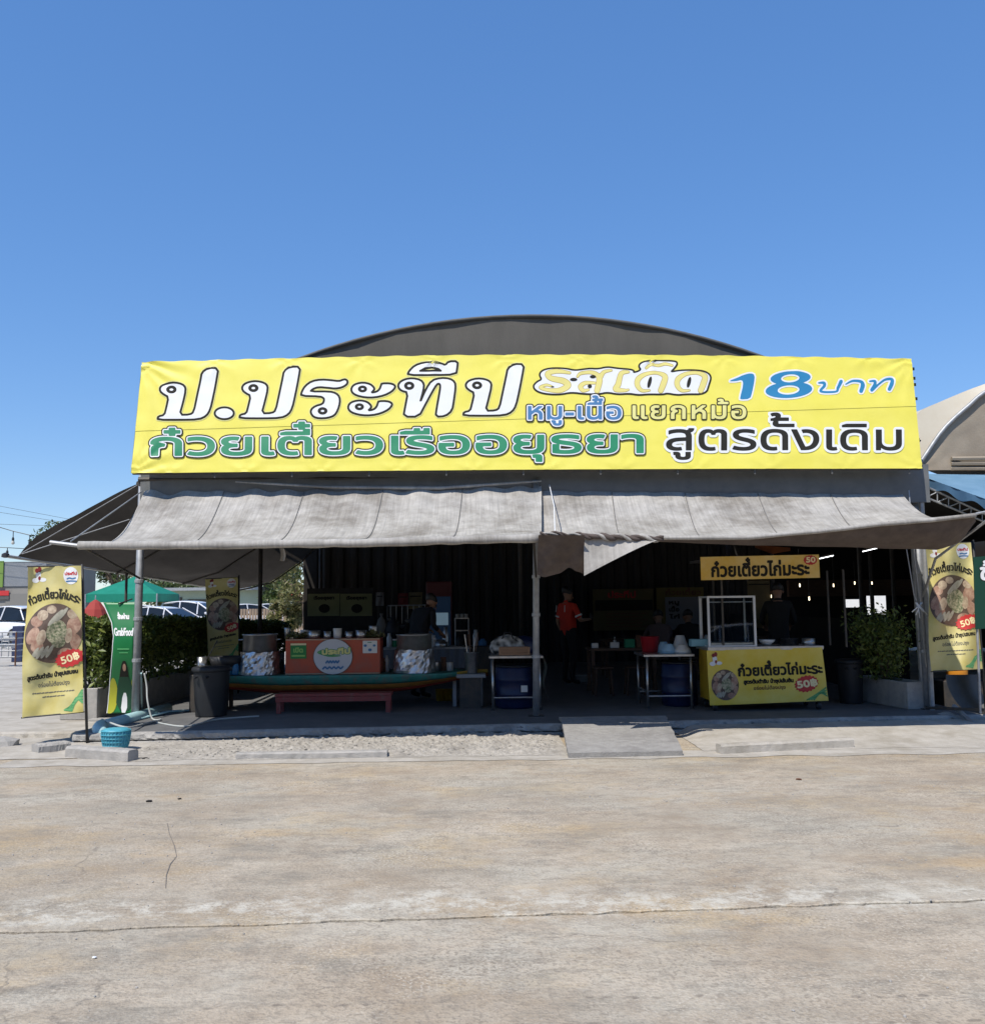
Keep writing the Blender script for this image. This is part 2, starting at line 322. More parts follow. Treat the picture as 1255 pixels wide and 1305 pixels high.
# ------------------------------------------------------------------ printing: signed-distance shapes turned into thin geometry
GL = {}
def _contours(ch):
    if ch in GL: return GL[ch]
    def curve(s):
        c = bpy.data.curves.new('t', 'FONT'); c.body = s; o = bpy.data.objects.new('t', c); COL.objects.link(o)
        dg = bpy.context.evaluated_depsgraph_get(); oe = o.evaluated_get(dg); cu = oe.to_curve(dg)
        out = []
        for sp in cu.splines:
            bp = sp.bezier_points; pts = []
            for i in range(len(bp)):
                a, b = bp[i], bp[(i + 1) % len(bp)]
                p0, p1, p2, p3 = (np.array(q[:2]) for q in (a.co, a.handle_right, b.handle_left, b.co))
                straight = np.linalg.norm((p1 - p0) - (p3 - p0) / 3) + np.linalg.norm((p2 - p0) - (p3 - p0) * 2 / 3) < 1e-3
                for k in range(1 if straight else 5):
                    t = k / 5; pts.append((1 - t) ** 3 * p0 + 3 * (1 - t) ** 2 * t * p1 + 3 * (1 - t) * t * t * p2 + t ** 3 * p3)
            out.append(np.array(pts))
        bpy.data.objects.remove(o); bpy.data.curves.remove(c)
        return out
    g = curve(ch) if ch.strip() else []
    probe = max(q[:, 0].max() for q in curve('l')); adv = max(q[:, 0].max() for q in curve(ch + 'l')) - probe
    GL[ch] = (g, adv); return GL[ch]
UPPER = '\u0e31\u0e34\u0e35\u0e36\u0e37\u0e47'; TONE = '\u0e48\u0e49\u0e4a\u0e4b\u0e4c'
def text_polys(s, track=0.0):
    """list of glyph contour lists laid out on a baseline, tone marks stacked above upper vowels"""
    x = 0; out = []; prev = ''
    s = s.replace('\u0e33', '\u0e4d\u0e32')
    for ch in s:
        g, adv = _contours(ch)
        dy = 0.17 if (ch in TONE and prev and prev in UPPER) else 0
        if g: out.append([q + np.array([x, dy]) for q in g])
        if ch not in TONE and ch not in UPPER and ch not in '\u0e38\u0e39\u0e4d': x += adv + track
        else: x += adv
        prev = ch
    return out
def ell(cx, cy, rx, ry, n=24, rot=0):
    a = np.linspace(0, 2 * math.pi, n, endpoint=False); x = rx * np.cos(a); y = ry * np.sin(a)
    return np.stack([cx + x * math.cos(rot) - y * math.sin(rot), cy + x * math.sin(rot) + y * math.cos(rot)], 1)
def chaikin(p, it=2):
    p = np.array(p, float)
    for _ in range(it):
        q = np.roll(p, -1, 0); p = np.stack([p * 0.75 + q * 0.25, p * 0.25 + q * 0.75], 1).reshape(-1, 2)
    return p
class Print:
    def __init__(s, x0, x1, y0, y1, h):
        s.x0, s.y0, s.h = x0, y0, h; s.nx = int((x1 - x0) / h) + 2; s.ny = int((y1 - y0) / h) + 2
        s.d = np.full((s.ny, s.nx), 1e3); s.margin = 14 * h
    def _win(s, a, b, c, d):
        m = s.margin
        i0 = max(0, int((a - m - s.x0) / s.h)); i1 = min(s.nx, int((b + m - s.x0) / s.h) + 2)
        j0 = max(0, int((c - m - s.y0) / s.h)); j1 = min(s.ny, int((d + m - s.y0) / s.h) + 2)
        if i1 <= i0 or j1 <= j0: return None
        X, Y = np.meshgrid(s.x0 + np.arange(i0, i1) * s.h, s.y0 + np.arange(j0, j1) * s.h)
        return slice(j0, j1), slice(i0, i1), X, Y
    def polys(s, ps, rule='wind'):
        al = np.concatenate(ps); w = s._win(al[:, 0].min(), al[:, 0].max(), al[:, 1].min(), al[:, 1].max())
        if w is None: return s
        sj, si, X, Y = w; D = np.full(X.shape, 1e9); wn = np.zeros(X.shape, int)
        for p in ps:
            for a, b in zip(p, np.roll(p, -1, 0)):
                ex, ey = b - a; L = ex * ex + ey * ey
                if L < 1e-14: continue
                t = np.clip(((X - a[0]) * ex + (Y - a[1]) * ey) / L, 0, 1)
                D = np.minimum(D, (X - a[0] - t * ex) ** 2 + (Y - a[1] - t * ey) ** 2)
                cr = (X - a[0]) * ey - (Y - a[1]) * ex
                if rule == 'wind': wn += ((a[1] <= Y) & (b[1] > Y) & (cr < 0)).astype(int) - ((a[1] > Y) & (b[1] <= Y) & (cr > 0)).astype(int)
                else: wn ^= (((a[1] <= Y) & (b[1] > Y) & (cr < 0)) | ((a[1] > Y) & (b[1] <= Y) & (cr > 0))).astype(int)
        sd = np.sqrt(D) * np.where(wn != 0, -1, 1); s.d[sj, si] = np.minimum(s.d[sj, si], sd); return s
    def stroke(s, pts, w, smooth=True):
        p = np.array(pts, float); w = np.array(w if hasattr(w, '__len__') else [w] * len(p), float)
        if smooth and len(p) > 2:
            P_, W_ = [], []
            for i in range(len(p) - 1):
                a, b, c, d = p[max(i - 1, 0)], p[i], p[i + 1], p[min(i + 2, len(p) - 1)]
                for t in np.linspace(0, 1, 6, endpoint=False):
                    P_.append(0.5 * (2 * b + (c - a) * t + (2 * a - 5 * b + 4 * c - d) * t * t + (3 * b - a - 3 * c + d) * t ** 3)); W_.append(w[i] * (1 - t) + w[i + 1] * t)
            P_.append(p[-1]); W_.append(w[-1]); p, w = np.array(P_), np.array(W_)
        W = s._win(p[:, 0].min() - w.max(), p[:, 0].max() + w.max(), p[:, 1].min() - w.max(), p[:, 1].max() + w.max())
        if W is None: return s
        sj, si, X, Y = W; D = np.full(X.shape, 1e9)
        for i in range(len(p) - 1):
            a, b = p[i], p[i + 1]; e = b - a; L = e @ e
            t = np.clip(((X - a[0]) * e[0] + (Y - a[1]) * e[1]) / max(L, 1e-12), 0, 1)
            D = np.minimum(D, np.hypot(X - a[0] - t * e[0], Y - a[1] - t * e[1]) - (w[i] * (1 - t) + w[i + 1] * t))
        s.d[sj, si] = np.minimum(s.d[sj, si], D); return s
    def text(s, body, x0, x1, ybase, hgt, up=-1, shear=0, track=0.0, slope=0):
        """fit body between x0 and x1; hgt = height of a plain consonant; up=-1 when y runs downwards"""
        g = text_polys(body, track); al = np.concatenate([q for c in g for q in c]); a, b = al[:, 0].min(), al[:, 0].max()
        sx = (x1 - x0) / (b - a); sy = hgt / 0.56
        for c in g:
            qs = []
            for q in c:
                x = x0 + (q[:, 0] - a) * sx + shear * q[:, 1] * sy; y = ybase + up * q[:, 1] * sy + slope * (x - x0); qs.append(np.stack([x, y], 1))
            s.polys(qs)
        return s
    def emit(s, th, surf, off, name, m, parent, run=6):
        f = s.d - th; ins = f < 0; V = []; Fs = []
        c = ins[:-1, :-1].astype(int) + ins[1:, :-1] + ins[:-1, 1:] + ins[1:, 1:]
        h = s.h
        def q(x, y): V.append(surf(s.x0 + x * h, s.y0 + y * h, off)); return len(V) - 1
        for j in range(s.ny - 1):
            full = np.nonzero(c[j] == 4)[0]
            if len(full):
                st = full[0]; pv = st
                for i in list(full[1:]) + [10 ** 9]:
                    if i != pv + 1 or i - st >= run:
                        Fs.append([q(st, j), q(pv + 1, j), q(pv + 1, j + 1), q(st, j + 1)]); st = i
                    pv = i
            for i in np.nonzero((c[j] > 0) & (c[j] < 4))[0]:
                co = ((i, j), (i + 1, j), (i + 1, j + 1), (i, j + 1)); val = [f[y, x] for x, y in co]; pl = []
                for k in range(4):
                    a, b = val[k], val[(k + 1) % 4]
                    if a < 0: pl.append(co[k])
                    if (a < 0) != (b < 0):
                        t = a / (a - b); A, B = co[k], co[(k + 1) % 4]; pl.append((A[0] + (B[0] - A[0]) * t, A[1] + (B[1] - A[1]) * t))
                if len(pl) >= 3: Fs.append([q(*p) for p in pl])
        if not Fs: return None
        me = bpy.data.meshes.new(name); me.from_pydata([tuple(v) for v in V], [], Fs); me.update()
        return link(name, me, m, parent)

# ================================================================== SETTING
def joint(x): return 5.05 + 0.047 * x + 0.02 * nz((x * 2.2, 3, 0)) + 0.012 * nz((x * 9, 7, 0))
def edge(x): return 11.42 + 0.055 * (x + 4) + 0.035 * nz((x * 1.3, 1, 0)) + 0.02 * nz((x * 7, 4, 0))
xs = [-300, -60, -20, -9] + [-6 + 12 * i / 240 for i in range(241)] + [9, 20, 60, 300]
for nm, y_of, ya, lab in (('road', lambda x: joint(x) - 0.011 - 0.02 * max(0, nz((x * 11, 9, 1)) + .1), -60, None), ('road', lambda x: joint(x) + 0.011 + 0.04 * max(0, nz((x * 6, 2, 5))), 900, None)):
    b = MB(); ys = [0, 0.03, 1]; vs = []; fs = []
    for x in xs: vs += [(x, y_of(x), -0.05), (x, y_of(x), 0.0 - 0.004), (x, y_of(x) + (0.012 if ya > 0 else -0.012), 0.0), (x, ya, 0.0)]
    for i in range(len(xs) - 1):
        for k in range(3): fs.append((i * 4 + k, (i + 1) * 4 + k, (i + 1) * 4 + k + 1, i * 4 + k + 1))
    b.add(vs, fs); tag(b.build(nm, M['road']), kind='structure')
b = MB(); b.add([(-300, -60, -0.03), (300, -60, -0.03), (300, 12, -0.03), (-300, 12, -0.03)], [(0, 1, 2, 3)]); tag(b.build('ground', M['dark']), kind='structure')
# long crack and small loose debris on the road
b = MB(); pts = [(213, 1050), (216, 1064), (222, 1078), (225, 1092), (217, 1102), (212, 1116), (211, 1133)]
g = [G(*p) for p in pts]; vs = []
for i, p in enumerate(g):
    for k in range(1):
        w = 0.0015 + 0.002 * random.random(); vs += [(p.x - w, p.y, 0.004), (p.x + w, p.y, 0.004)]
b.add(vs, [(2 * i, 2 * i + 1, 2 * i + 3, 2 * i + 2) for i in range(len(g) - 1)])
tag(b.build('road_crack', mat('crack_dirt', (.17, .15, .13), rough=1)), kind='structure')
def chunk(b, c, r, flat=0.6, n=7, seed=0):
    rng = random.Random(seed); vs = []; fs = []
    for j in range(4):
        a = (j / 3) * math.pi
        for k in range(n):
            q = 2 * math.pi * k / n; rr = r * math.sin(a) * (0.75 + 0.5 * rng.random()) if 0 < j < 3 else 0.25 * r
            vs.append((c[0] + rr * math.cos(q), c[1] + rr * math.sin(q), c[2] - r * flat * math.cos(a)))
    for j in range(3):
        for k in range(n): fs.append((j * n + k, j * n + (k + 1) % n, (j + 1) * n + (k + 1) % n, (j + 1) * n + k))
    fs.append(tuple(range(n - 1, -1, -1))); fs.append(tuple(range(3 * n, 4 * n))); b.add(vs, fs)
b = MB(); rng = random.Random(21)
for i in range(3200):
    y = 3.2 + 6.6 * rng.random() ** .7; x = rng.uniform(-.58, .58) * (y + .3); k = nz((x * .8, y * .8, 3)) + nz((x * 3, y * 3, 5)) * .5
    if k < -.1 + .3 * rng.random(): continue
    r = .002 + .006 * rng.random() ** 3; chunk(b, (x, y, r * .4), r, .7, 5, i)
tag(b.build('grit', M['conc_block']), 'scattered fine grit lying on the concrete road', 'grit', kind='stuff')
# platform
NX = 260; vs = []; fs = []; X0, X1 = -4.72, 6.45
for i in range(NX + 1):
    x = X0 + (X1 - X0) * i / NX; e = edge(x); r1 = nz((x * 5, 0, 3)); r2 = nz((x * 12, 5, 1))
    prof = [(24, 0.13), (e + 0.8, 0.13), (e + 0.15, 0.13 + 0.002 * r1), (e + 0.02 + 0.02 * r2, 0.122 + 0.008 * r2), (e - 0.025 + 0.012 * r1, 0.095 + 0.012 * r2), (e - 0.02 + 0.02 * r2, 0.05), (e + 0.01 + 0.02 * r1, 0.025), (e + 0.02, -0.03)]
    vs += [(x, y, z) for y, z in prof]
n = 8
for i in range(NX):
    for k in range(n - 1): fs.append((i * n + k, (i + 1) * n + k, (i + 1) * n + k + 1, i * n + k + 1))
fs += [tuple(range(n)), tuple(NX * n + k for k in range(n - 1, -1, -1))]
b = MB(); b.add(vs, fs); tag(b.build('platform_floor', M['conc_floor'], smooth=False), kind='structure')
vs = []; fs = []
for i in range(NX + 1):
    x = X0 + (X1 - X0) * i / NX; e = edge(x); r1 = nz((x * 6, 8, 3)); r2 = nz((x * 15, 5, 9)); r3 = nz((x * 22, 2, 2))
    bite = 0.05 * max(0, nz((x * 3, 3, 3)) - 0.1)
    prof = [(e + 0.05, 0.134), (e - 0.012 + bite, 0.134 + 0.003 * r2), (e - 0.045 + 0.03 * r1 + bite, 0.110 + 0.016 * r2), (e - 0.05 + 0.04 * r2 + 0.02 * r3, 0.07 + 0.01 * r3), (e - 0.045 + 0.02 * r3, 0.052 + 0.012 * r1), (e + 0.02, 0.044 + 0.014 * r1), (e - 0.07 + 0.02 * r2, 0.03 + 0.01 * r3), (e - 0.09 + 0.02 * r1, -0.02)]
    vs += [(x, y, z) for y, z in prof]
for i in range(NX):
    for k in range(n - 1): fs.append((i * n + k, (i + 1) * n + k, (i + 1) * n + k + 1, i * n + k + 1))
b = MB(); b.add(vs, fs); tag(b.build('kerb', M['conc_edge']), kind='structure')
# gravelly apron on the left half
def apron(u, v):
    x = -3.75 + 4.75 * u; y0 = 10.12 + 0.1 * nz((x * 1.5, 0, 2)); y = y0 + (edge(x) - 0.03 - y0) * v
    k = sstep(0, 0.12, v) * (0.35 + 0.65 * sstep(0.1, 0.35, u) * sstep(1.0, 0.93, u))
    return (x, y, 0.006 + k * (0.022 + 0.026 * nz((x * 9, y * 9, 0)) + 0.022 * nz((x * 23, y * 23, 0)) + 0.015 * nz((x * 3, y * 3, 4))) + 0.015 * v)
b = MB(); b.grid(apron, 330, 60); tag(b.build('apron', M['gravel']), kind='structure')
b = MB(); rng = random.Random(3)
for i in range(520):
    u = rng.random(); v = rng.random() ** 0.8; p = apron(u, v); r = 0.007 + 0.015 * rng.random() ** 2
    if (u < 0.12 or u > 0.97) and rng.random() < 0.6: continue
    chunk(b, (p[0], p[1], p[2] + r * 0.2), r, 0.6, 5, i)
tag(b.build('gravel', M['gravel']), 'pale loose stones set in the rough strip below the platform', 'gravel', kind='stuff')
def apron2(u, v):
    x = 2.45 + 4.4 * u; y0 = 10.25 + 0.15 * nz((x * 1.2, 0, 2)) + 0.5 * sstep(0.75, 1, u); y1 = edge(x) - 0.05; y = y0 + (y1 - y0) * v
    return (x, y, 0.006 + 0.085 * sstep(0.1, 1.0, v) * sstep(0, 0.06, u) + 0.008 * nz((x * 4, y * 4, 0)) * sstep(0, 0.1, v))
b = MB(); b.grid(apron2, 90, 30); tag(b.build('apron', M['conc_pale'], smooth=True), kind='structure')
# worn smear of mortar where the aprons meet the road
def lip(u, v):
    x = -4.9 + 11.5 * u; y = 9.86 + 0.45 * v + 0.09 * nz((x * 2, 0, 6)) * (1 - v); return (x, y, 0.004)
b = MB(); b.grid(lip, 200, 2); tag(b.build('apron', M['conc_pale']), kind='structure')
# parking lot on the left, a step above the road
def lot_edge(x): return 11.85 + 0.05 * nz((x * 1.5, 0, 0)) + 0.025 * nz((x * 8, 3, 0))
vs = []; fs = []; xl = [-400, -100, -30, -12] + [-8 + 3.25 * i / 60 for i in range(61)]
for x in xl:
    e = lot_edge(x); r2 = nz((x * 11, 1, 1)); vs += [(x, 900, 0.1), (x, e + 1, 0.1), (x, e, 0.1), (x, e - 0.04 + 0.02 * r2, 0.08), (x, e - 0.05, 0.03 + 0.01 * r2), (x, e - 0.05, -0.02)]
for i in range(len(xl) - 1):
    for k in range(5): fs.append((i * 6 + k, (i + 1) * 6 + k, (i + 1) * 6 + k + 1, i * 6 + k + 1))
b = MB(); b.add(vs, fs); tag(b.build('parking_lot', M['conc_pale']), kind='structure')
def lotap(u, v):
    x = -6.6 + 2.9 * u; y = 10.35 + 1.55 * v + 0.1 * nz((x * 2, 0, 1)) * (1 - v); return (x, y, 0.006 + 0.03 * v + 0.02 * sstep(0, .2, v) * nz((x * 4, y * 4, 8)))
b = MB(); b.grid(lotap, 60, 30); tag(b.build('apron', M['conc_pale'], smooth=True), kind='structure')

# ramp slab, wheel stops
r = thing('ramp', 'grey concrete slab ramp leaning on the platform edge', 'ramp', (1.6, 11, 0))
A, B_, C_, D_ = U(716, 921, 12.0), U(856, 922, 12.0), G(870, 960, 0.03), G(724, 963, 0.03)
A.z = B_.z = 0.175; A.y = edge(1.1) + 0.03; B_.y = edge(2.4) + 0.03
A.x, B_.x = 1.06, 2.36
def slabpt(u, v):
    p = (A * (1 - u) + B_ * u) * (1 - v) + (D_ * (1 - u) + C_ * u) * v
    j = 0.012 * nz((u * 9, v * 9, 4)); return (p.x + j * (1 if u in (0, 1) else 0), p.y + j * (1 if v in (0, 1) else 0), p.z + 0.003 * nz((u * 5, v * 6, 1)))
b = MB(); b.grid(slabpt, 26, 26); b.build('slab', mat('ramp_concrete', (.25, .24, .225), (.33, .32, .30), 9, .9, bump=.8, bscale=60, c3=(.2, .19, .18), s3=2), r, solid=0.05)
b = MB(); b.box(((A.x + B_.x) / 2, A.y + 0.12, 0.165), (1.32, 0.2, 0.035)); b.build('top_strip', M['conc_pale'], r, bevel=0.006)
def bar(name, label, p0, p1, w, h, m, seed, group=None):
    p0, p1 = Vector(p0), Vector(p1); d = (p1 - p0); L = d.length; d.normalize(); s = Vector((-d.y, d.x, 0)); rng = random.Random(seed)
    vs = []; fs = []; N = 24
    for i in range(N + 1):
        c = p0 + d * L * i / N; t = 0.006
        prof = [(-w / 2, 0), (-w / 2, h * 0.8), (-w / 2 + 0.02, h), (w / 2 - 0.02, h), (w / 2, h * 0.8), (w / 2, 0)]
        for a, z in prof: vs.append(c + s * (a + t * (rng.random() - 0.5)) + Vector((0, 0, z + (t * 0.8 * (rng.random() - 0.5) if z else 0))))
    for i in range(N):
        for k in range(6): fs.append((i * 6 + k, i * 6 + (k + 1) % 6, (i + 1) * 6 + (k + 1) % 6, (i + 1) * 6 + k))
    fs += [(5, 4, 3, 2, 1, 0), tuple(N * 6 + k for k in range(6))]
    b = MB(); b.add(vs, fs); return tag(b.build(name, m), label, 'wheel stop', group)
GB = 'concrete wheel stops'
g0, g1 = G(300, 969), G(493, 966); bar('wheel_stop', 'long grey concrete wheel stop lying left of the ramp', g0 + Vector((0, .07, 0)), g1 + Vector((0, .07, 0)), 0.13, 0.07, M['conc_block'], 1, GB)
g0, g1 = G(918, 962), G(1087, 953); bar('wheel_stop', 'pale concrete wheel stop with square ends right of the ramp', g0 + Vector((0, .07, 0)), g1 + Vector((0, .07, 0)), 0.13, 0.10, M['conc_pale'], 2, GB)
g0, g1 = G(86, 966), G(166, 972); bar('wheel_stop', 'broken grey wheel stop in front of the blue basket', g0 + Vector((0, .08, 0)), g1 + Vector((0, .08, 0)), 0.15, 0.12, M['conc_block'], 3, GB)
g0, g1 = G(38, 963), G(80, 958); bar('wheel_stop', 'short chipped wheel stop fragment below the left flag', g0 + Vector((0, .12, 0.0)), g1 + Vector((0, .12, 0)), 0.2, 0.10, M['conc_block'], 4, GB)
b = MB(); p = G(-4, 955); chunk(b, (p.x, p.y + 0.1, 0.04), 0.19, 0.45, 9, 5); tag(b.build('stone', M['conc_block']), 'dark grey lump of concrete at the far left edge', 'stone')
b = MB(); p = G(185, 968); chunk(b, (p.x, p.y, 0.008), 0.07, 0.15, 7, 8); tag(b.build('debris', M['dark']), 'small dark scrap lying beside the blue basket', 'debris')
for i, (px, py, rr, lab) in enumerate(((190, 1022, .03, 'larger dark leaf scrap on the road above the crack'), (229, 1019, .02, 'smaller dark scrap on the road above the crack'), (1018, 994, .03, 'brown scrap on the road in front of the right wheel stop'), (120, 1222, .012, 'tiny white pebble on the near road slab'))):
    b = MB(); p = G(px, py); chunk(b, (p.x, p.y, 0.006), rr, 0.25, 6, 30 + i); tag(b.build('debris', M['pwhite'] if i == 3 else M['rust'] if i == 2 else M['dark']), lab, 'debris')

# ------------------------------------------------------------------ the noodle hall: posts, vault, gable, rear wall
YP = 12.55                                               # line of front posts
hall = thing('noodle_hall', 'open noodle hall with grey arched tarpaulin roof', 'building', (0.85, 17, 0.13))
cx0, RAD, ZT = 0.82, 8.9, 5.55
def vault(x): return ZT - RAD + math.sqrt(RAD * RAD - (x - cx0) ** 2)
N = 40
def vpt(u, v, dz=0):
    x = cx0 - 5.35 + 10.7 * u; return (x, 12.69 + 11 * v, vault(x) + dz)
b = MB(); b.grid(lambda u, v: vpt(u, v), N, 8); b.build('roof', mat('roof_tarp', (.06, .058, .053), (.08, .077, .07), 3, .8), hall, smooth=True, solid=0.03)
b = MB(); vs = []; fs = []
for i in range(N + 1):
    x = cx0 - 5.3 + 10.6 * i / N; zt = vault(x) - 0.02
    for k in range(9):
        t = k / 8; vs.append((x, 12.72 + 0.012 * math.sin(x * 5 + t * 3) + 0.01 * nz((x * 2, t * 3, 0)), 3.3 + (zt - 3.3) * t))
for i in range(N):
    for k in range(8): fs.append((i * 9 + k, (i + 1) * 9 + k, (i + 1) * 9 + k + 1, i * 9 + k + 1))
b.add(vs, fs); b.build('gable', mat('gable_tarp', (0.088, 0.082, 0.070), (0.108, 0.10, 0.086), 3, 0.8, bump=0.25, bscale=80, stretch=(1, 1, 0.3)), hall, smooth=True)
b = MB(); b.tube([(cx0 - 5.33 + 10.66 * i / N, 12.70, vault(cx0 - 5.33 + 10.66 * i / N) + 0.012) for i in range(N + 1)], 0.022, 6); b.build('arch_rib', M['tarp'], hall, smooth=True)
for q in range(1, 5):
    b = MB(); b.tube([(cx0 - 5.3 + 10.6 * i / 20, 12.75 + 2.6 * q, vault(cx0 - 5.3 + 10.6 * i / 20) - 0.05) for i in range(21)], 0.025, 6); b.build('arch_rib', M['iron'], hall)
# front fascia under the sign and posts
b = MB(); b.grid(lambda u, v: (-4.42 + 10.6 * u, YP - 0.02 + 0.02 * nz((u * 14, v * 2, 1)), 3.42 - 0.52 * v), 80, 6); b.build('fascia', mat('fascia_tarp', (0.12, 0.13, 0.135), (0.16, 0.165, 0.17), 4, 0.8), hall, smooth=True)
for (a, t_, rr) in ((G(172, 917, .13), U(182, 600, 12.75), 0.05), (G(683, 913, .13), U(683, 612, 12.5), 0.045), (G(1183, 904, .13), U(1163, 600, 12.65), 0.05)):
    b = MB(); b.tube([a, t_], rr, 12); p = b.build('post', M['galv'], hall, smooth=True)
    b = MB(); b.box((a.x, a.y, 0.136), (0.2, 0.16, 0.012)); b.build('base_plate', M['iron'], p)
    for fz in (0.9, 1.45, 1.95):
        b = MB(); q = a.lerp(t_, (fz - 0.13) / (t_.z - 0.13)); b.lathe(q, [(rr + 0.001, -0.025), (rr + 0.012, -0.02), (rr + 0.012, 0.02), (rr + 0.001, 0.025)], 12); b.build('clamp', M['galv'], p)
for px, Y, top in ((331, 17.8, 3.3), (408, 23.2, 3.4)):
    g = U(px, 800, Y); b = MB(); b.tube([(g.x, Y, 0.1), (g.x, Y, top)], 0.04, 8); b.build('post', M['iron'], hall, smooth=True)
for (x, y) in ((6.22, 19.5), (6.22, 23.0), (0.9, 18)):
    b = MB(); b.tube([(x, y, 0.13), (x, y, 4.0 if x > 3 else 5.3)], 0.04, 8); b.build('post', M['iron'], hall, smooth=True)
b = MB(); b.tube([(-4.45, YP, 3.3), (6.15, YP + 0.05, 3.28)], 0.035, 8); b.build('beam', M['iron'], hall)
for x in (-4.45, 6.1):
    b = MB(); b.tube([(x, YP, 3.25), (x, 23.4, 3.25)], 0.035, 8); b.build('beam', M['iron'], hall)
# rear wall: corrugated sheets, each a part
M['corr'] = mat('corrugated_sheet', (0.035, 0.033, 0.031), (0.02, 0.019, 0.018), 2.5, 0.6, metal=0.3, stretch=(3, 1, 0.4))
for i in range(11):
    xa = -3.85 + 1.0 * i; b = MB()
    b.grid(lambda u, v: (xa + 1.0 * u, 23.3 - 0.0 + 0.03 * math.copysign(min(1, abs(2.2 * math.sin(u * 6 * math.pi))), math.sin(u * 6 * math.pi)) + 0.006 * (i % 2), 0.13 + 4.9 * v), 48, 1); b.build('wall_sheet', M['corr'], hall)
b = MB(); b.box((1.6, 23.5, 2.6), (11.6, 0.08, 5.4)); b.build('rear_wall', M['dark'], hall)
b = MB(); b.grid(lambda u, v: (6.32 + .02 * math.sin(u * 60), 13.7 + 9.6 * u, .13 + 1.15 * v), 60, 3); b.build('added_dark_sheet', M['dark'], hall, smooth=True)  # dark sheet added to hide the bright floor of the next hall

# ------------------------------------------------------------------ the big yellow sign
TL, TR, BL, BR = U(181, 461, 12.42), U(1161, 457, 12.42), U(167, 603, 12.18), U(1175, 597, 12.18)
sign = thing('shop_sign', 'wide yellow banner sign with Thai lettering above the awnings', 'sign', (BL + BR) / 2)
sn = (BR - BL).cross(TL - BL).normalized(); sn = sn if sn.y < 0 else -sn
s0 = (TL + TR + BL + BR) / 4
def onsign(px, py):
    d = Vector(ray(px, py)); o = Vector((0, 0, CZ)); t = (s0 - o).dot(sn) / d.dot(sn); return o + d * t
def wrinkle(p):
    z = 0
    for c, sg, ln in ((TL, 1, 0.75), (BL, 1, 0.55), (TR, -1, 0.6), (BR, -1, 0.3)):
        dx = sg * (p.x - c.x) + 0.02; dz = abs(p.z - c.z) + 0.02; r = math.hypot(dx, dz); a = math.atan2(dz, dx)
        z += 0.024 * math.exp(-r / ln * 2.0) * math.sin(a * 15 + 2 * nz((r * 3, a, 1))) * sstep(0, 0.12, r) * (1 if c in (TL, BL) else 0.6)
    for zr, ph in ((TL.z, 0), (BL.z, .5)):
        kx = (round((p.x - BL.x) / .98 - ph) + ph) * .98 + BL.x; dx, dz = p.x - kx, abs(p.z - zr) + .015; r = math.hypot(dx, dz); z += 0.009 * math.exp(-r / .16) * math.cos(math.atan2(dx, dz) * 7)
    z += 0.006 * nz((p.x * 0.9, p.z * 3.5, 0)) + 0.003 * nz((p.x * 4, p.z * 5, 3)) + 0.007 * abs(nz((p.x * 0.35 + 4, p.z * 5.5, 7))) * sstep(0.35, 0.05, abs(p.z - BL.z - .12))
    return z
SC = {}
def bsurf(px, py, off):
    p = onsign(px, py); return p + sn * (wrinkle(p) + off)
seam = lambda px: 547.5 + (px - 180) * (516.5 - 547.5) / 987
def ledge(py): return 181 + (167 - 181) * (py - 461) / 142
def redge(py): return 1161 + 14 * (py - 457) / 140
def topy(px): q = (px - 181) / 980; return 461 - 4 * q - 7 * math.sin(math.pi * q) + 0.5 * math.sin(px * 0.16)
def boty(px): q = (px - 167) / 1008; return 603 - 6 * q - 1.5 * math.sin(math.pi * q)
def panel(u, v, up):
    xa = 167 + 1008 * u; yt, yb = (topy(xa), seam(xa) + 1.5) if up else (seam(xa) - 4, boty(xa)); py = yt + (yb - yt) * v
    px = ledge(py) + (redge(py) - ledge(py)) * u
    return bsurf(px, py, 0.005 if up else 0.0)
b = MB(); b.grid(lambda u, v: panel(u, v, True), 240, 40); b.build('upper_panel', M['banner'], sign, smooth=True)
b = MB(); b.grid(lambda u, v: panel(u, v, False), 240, 30); b.build('lower_panel', M['banner'], sign, smooth=True)
fb = [onsign(ledge(463), 463), onsign(redge(459), 459), onsign(redge(595), 595), onsign(ledge(601), 601)]
b = MB()
for i in range(4): b.tube([fb[i] - sn * 0.06, fb[(i + 1) % 4] - sn * 0.06], 0.025, 8)
for k in range(1, 10):
    a = fb[3].lerp(fb[2], k / 10) - sn * 0.06; c = fb[0].lerp(fb[1], k / 10) - sn * 0.06; b.tube([a, c], 0.02, 6)
b.build('frame', M['iron'], sign)
for k in range(2):                                       # rear struts to the posts
    b = MB(); p = fb[3].lerp(fb[2], 0.02 if k == 0 else 0.98); b.tube([p - sn * 0.06, (p.x, YP, p.z + 0.2)], 0.02, 6); b.build('strut', M['iron'], sign)
for i in range(10):                                      # ties along the bottom hem
    px = 273 + i * 98.5; a = onsign(px, boty(px) - 1); b = MB(); b.box((a.x, a.y + 0.03, a.z - 0.035), (0.02, 0.008, 0.085)); b.build('tie', M['tarp'], sign)
for i in range(4):
    py = (470, 482, 490, 508)[i]; a = onsign(redge(py) + 1.5, py); b = MB(); b.box((a.x, a.y, a.z), (0.025, 0.01, 0.04)); b.build('tie', M['ink'], sign)
def tr(pts, ox, oy, sc): return np.array([(ox + x / sc, oy + y / sc) for x, y in pts], float)
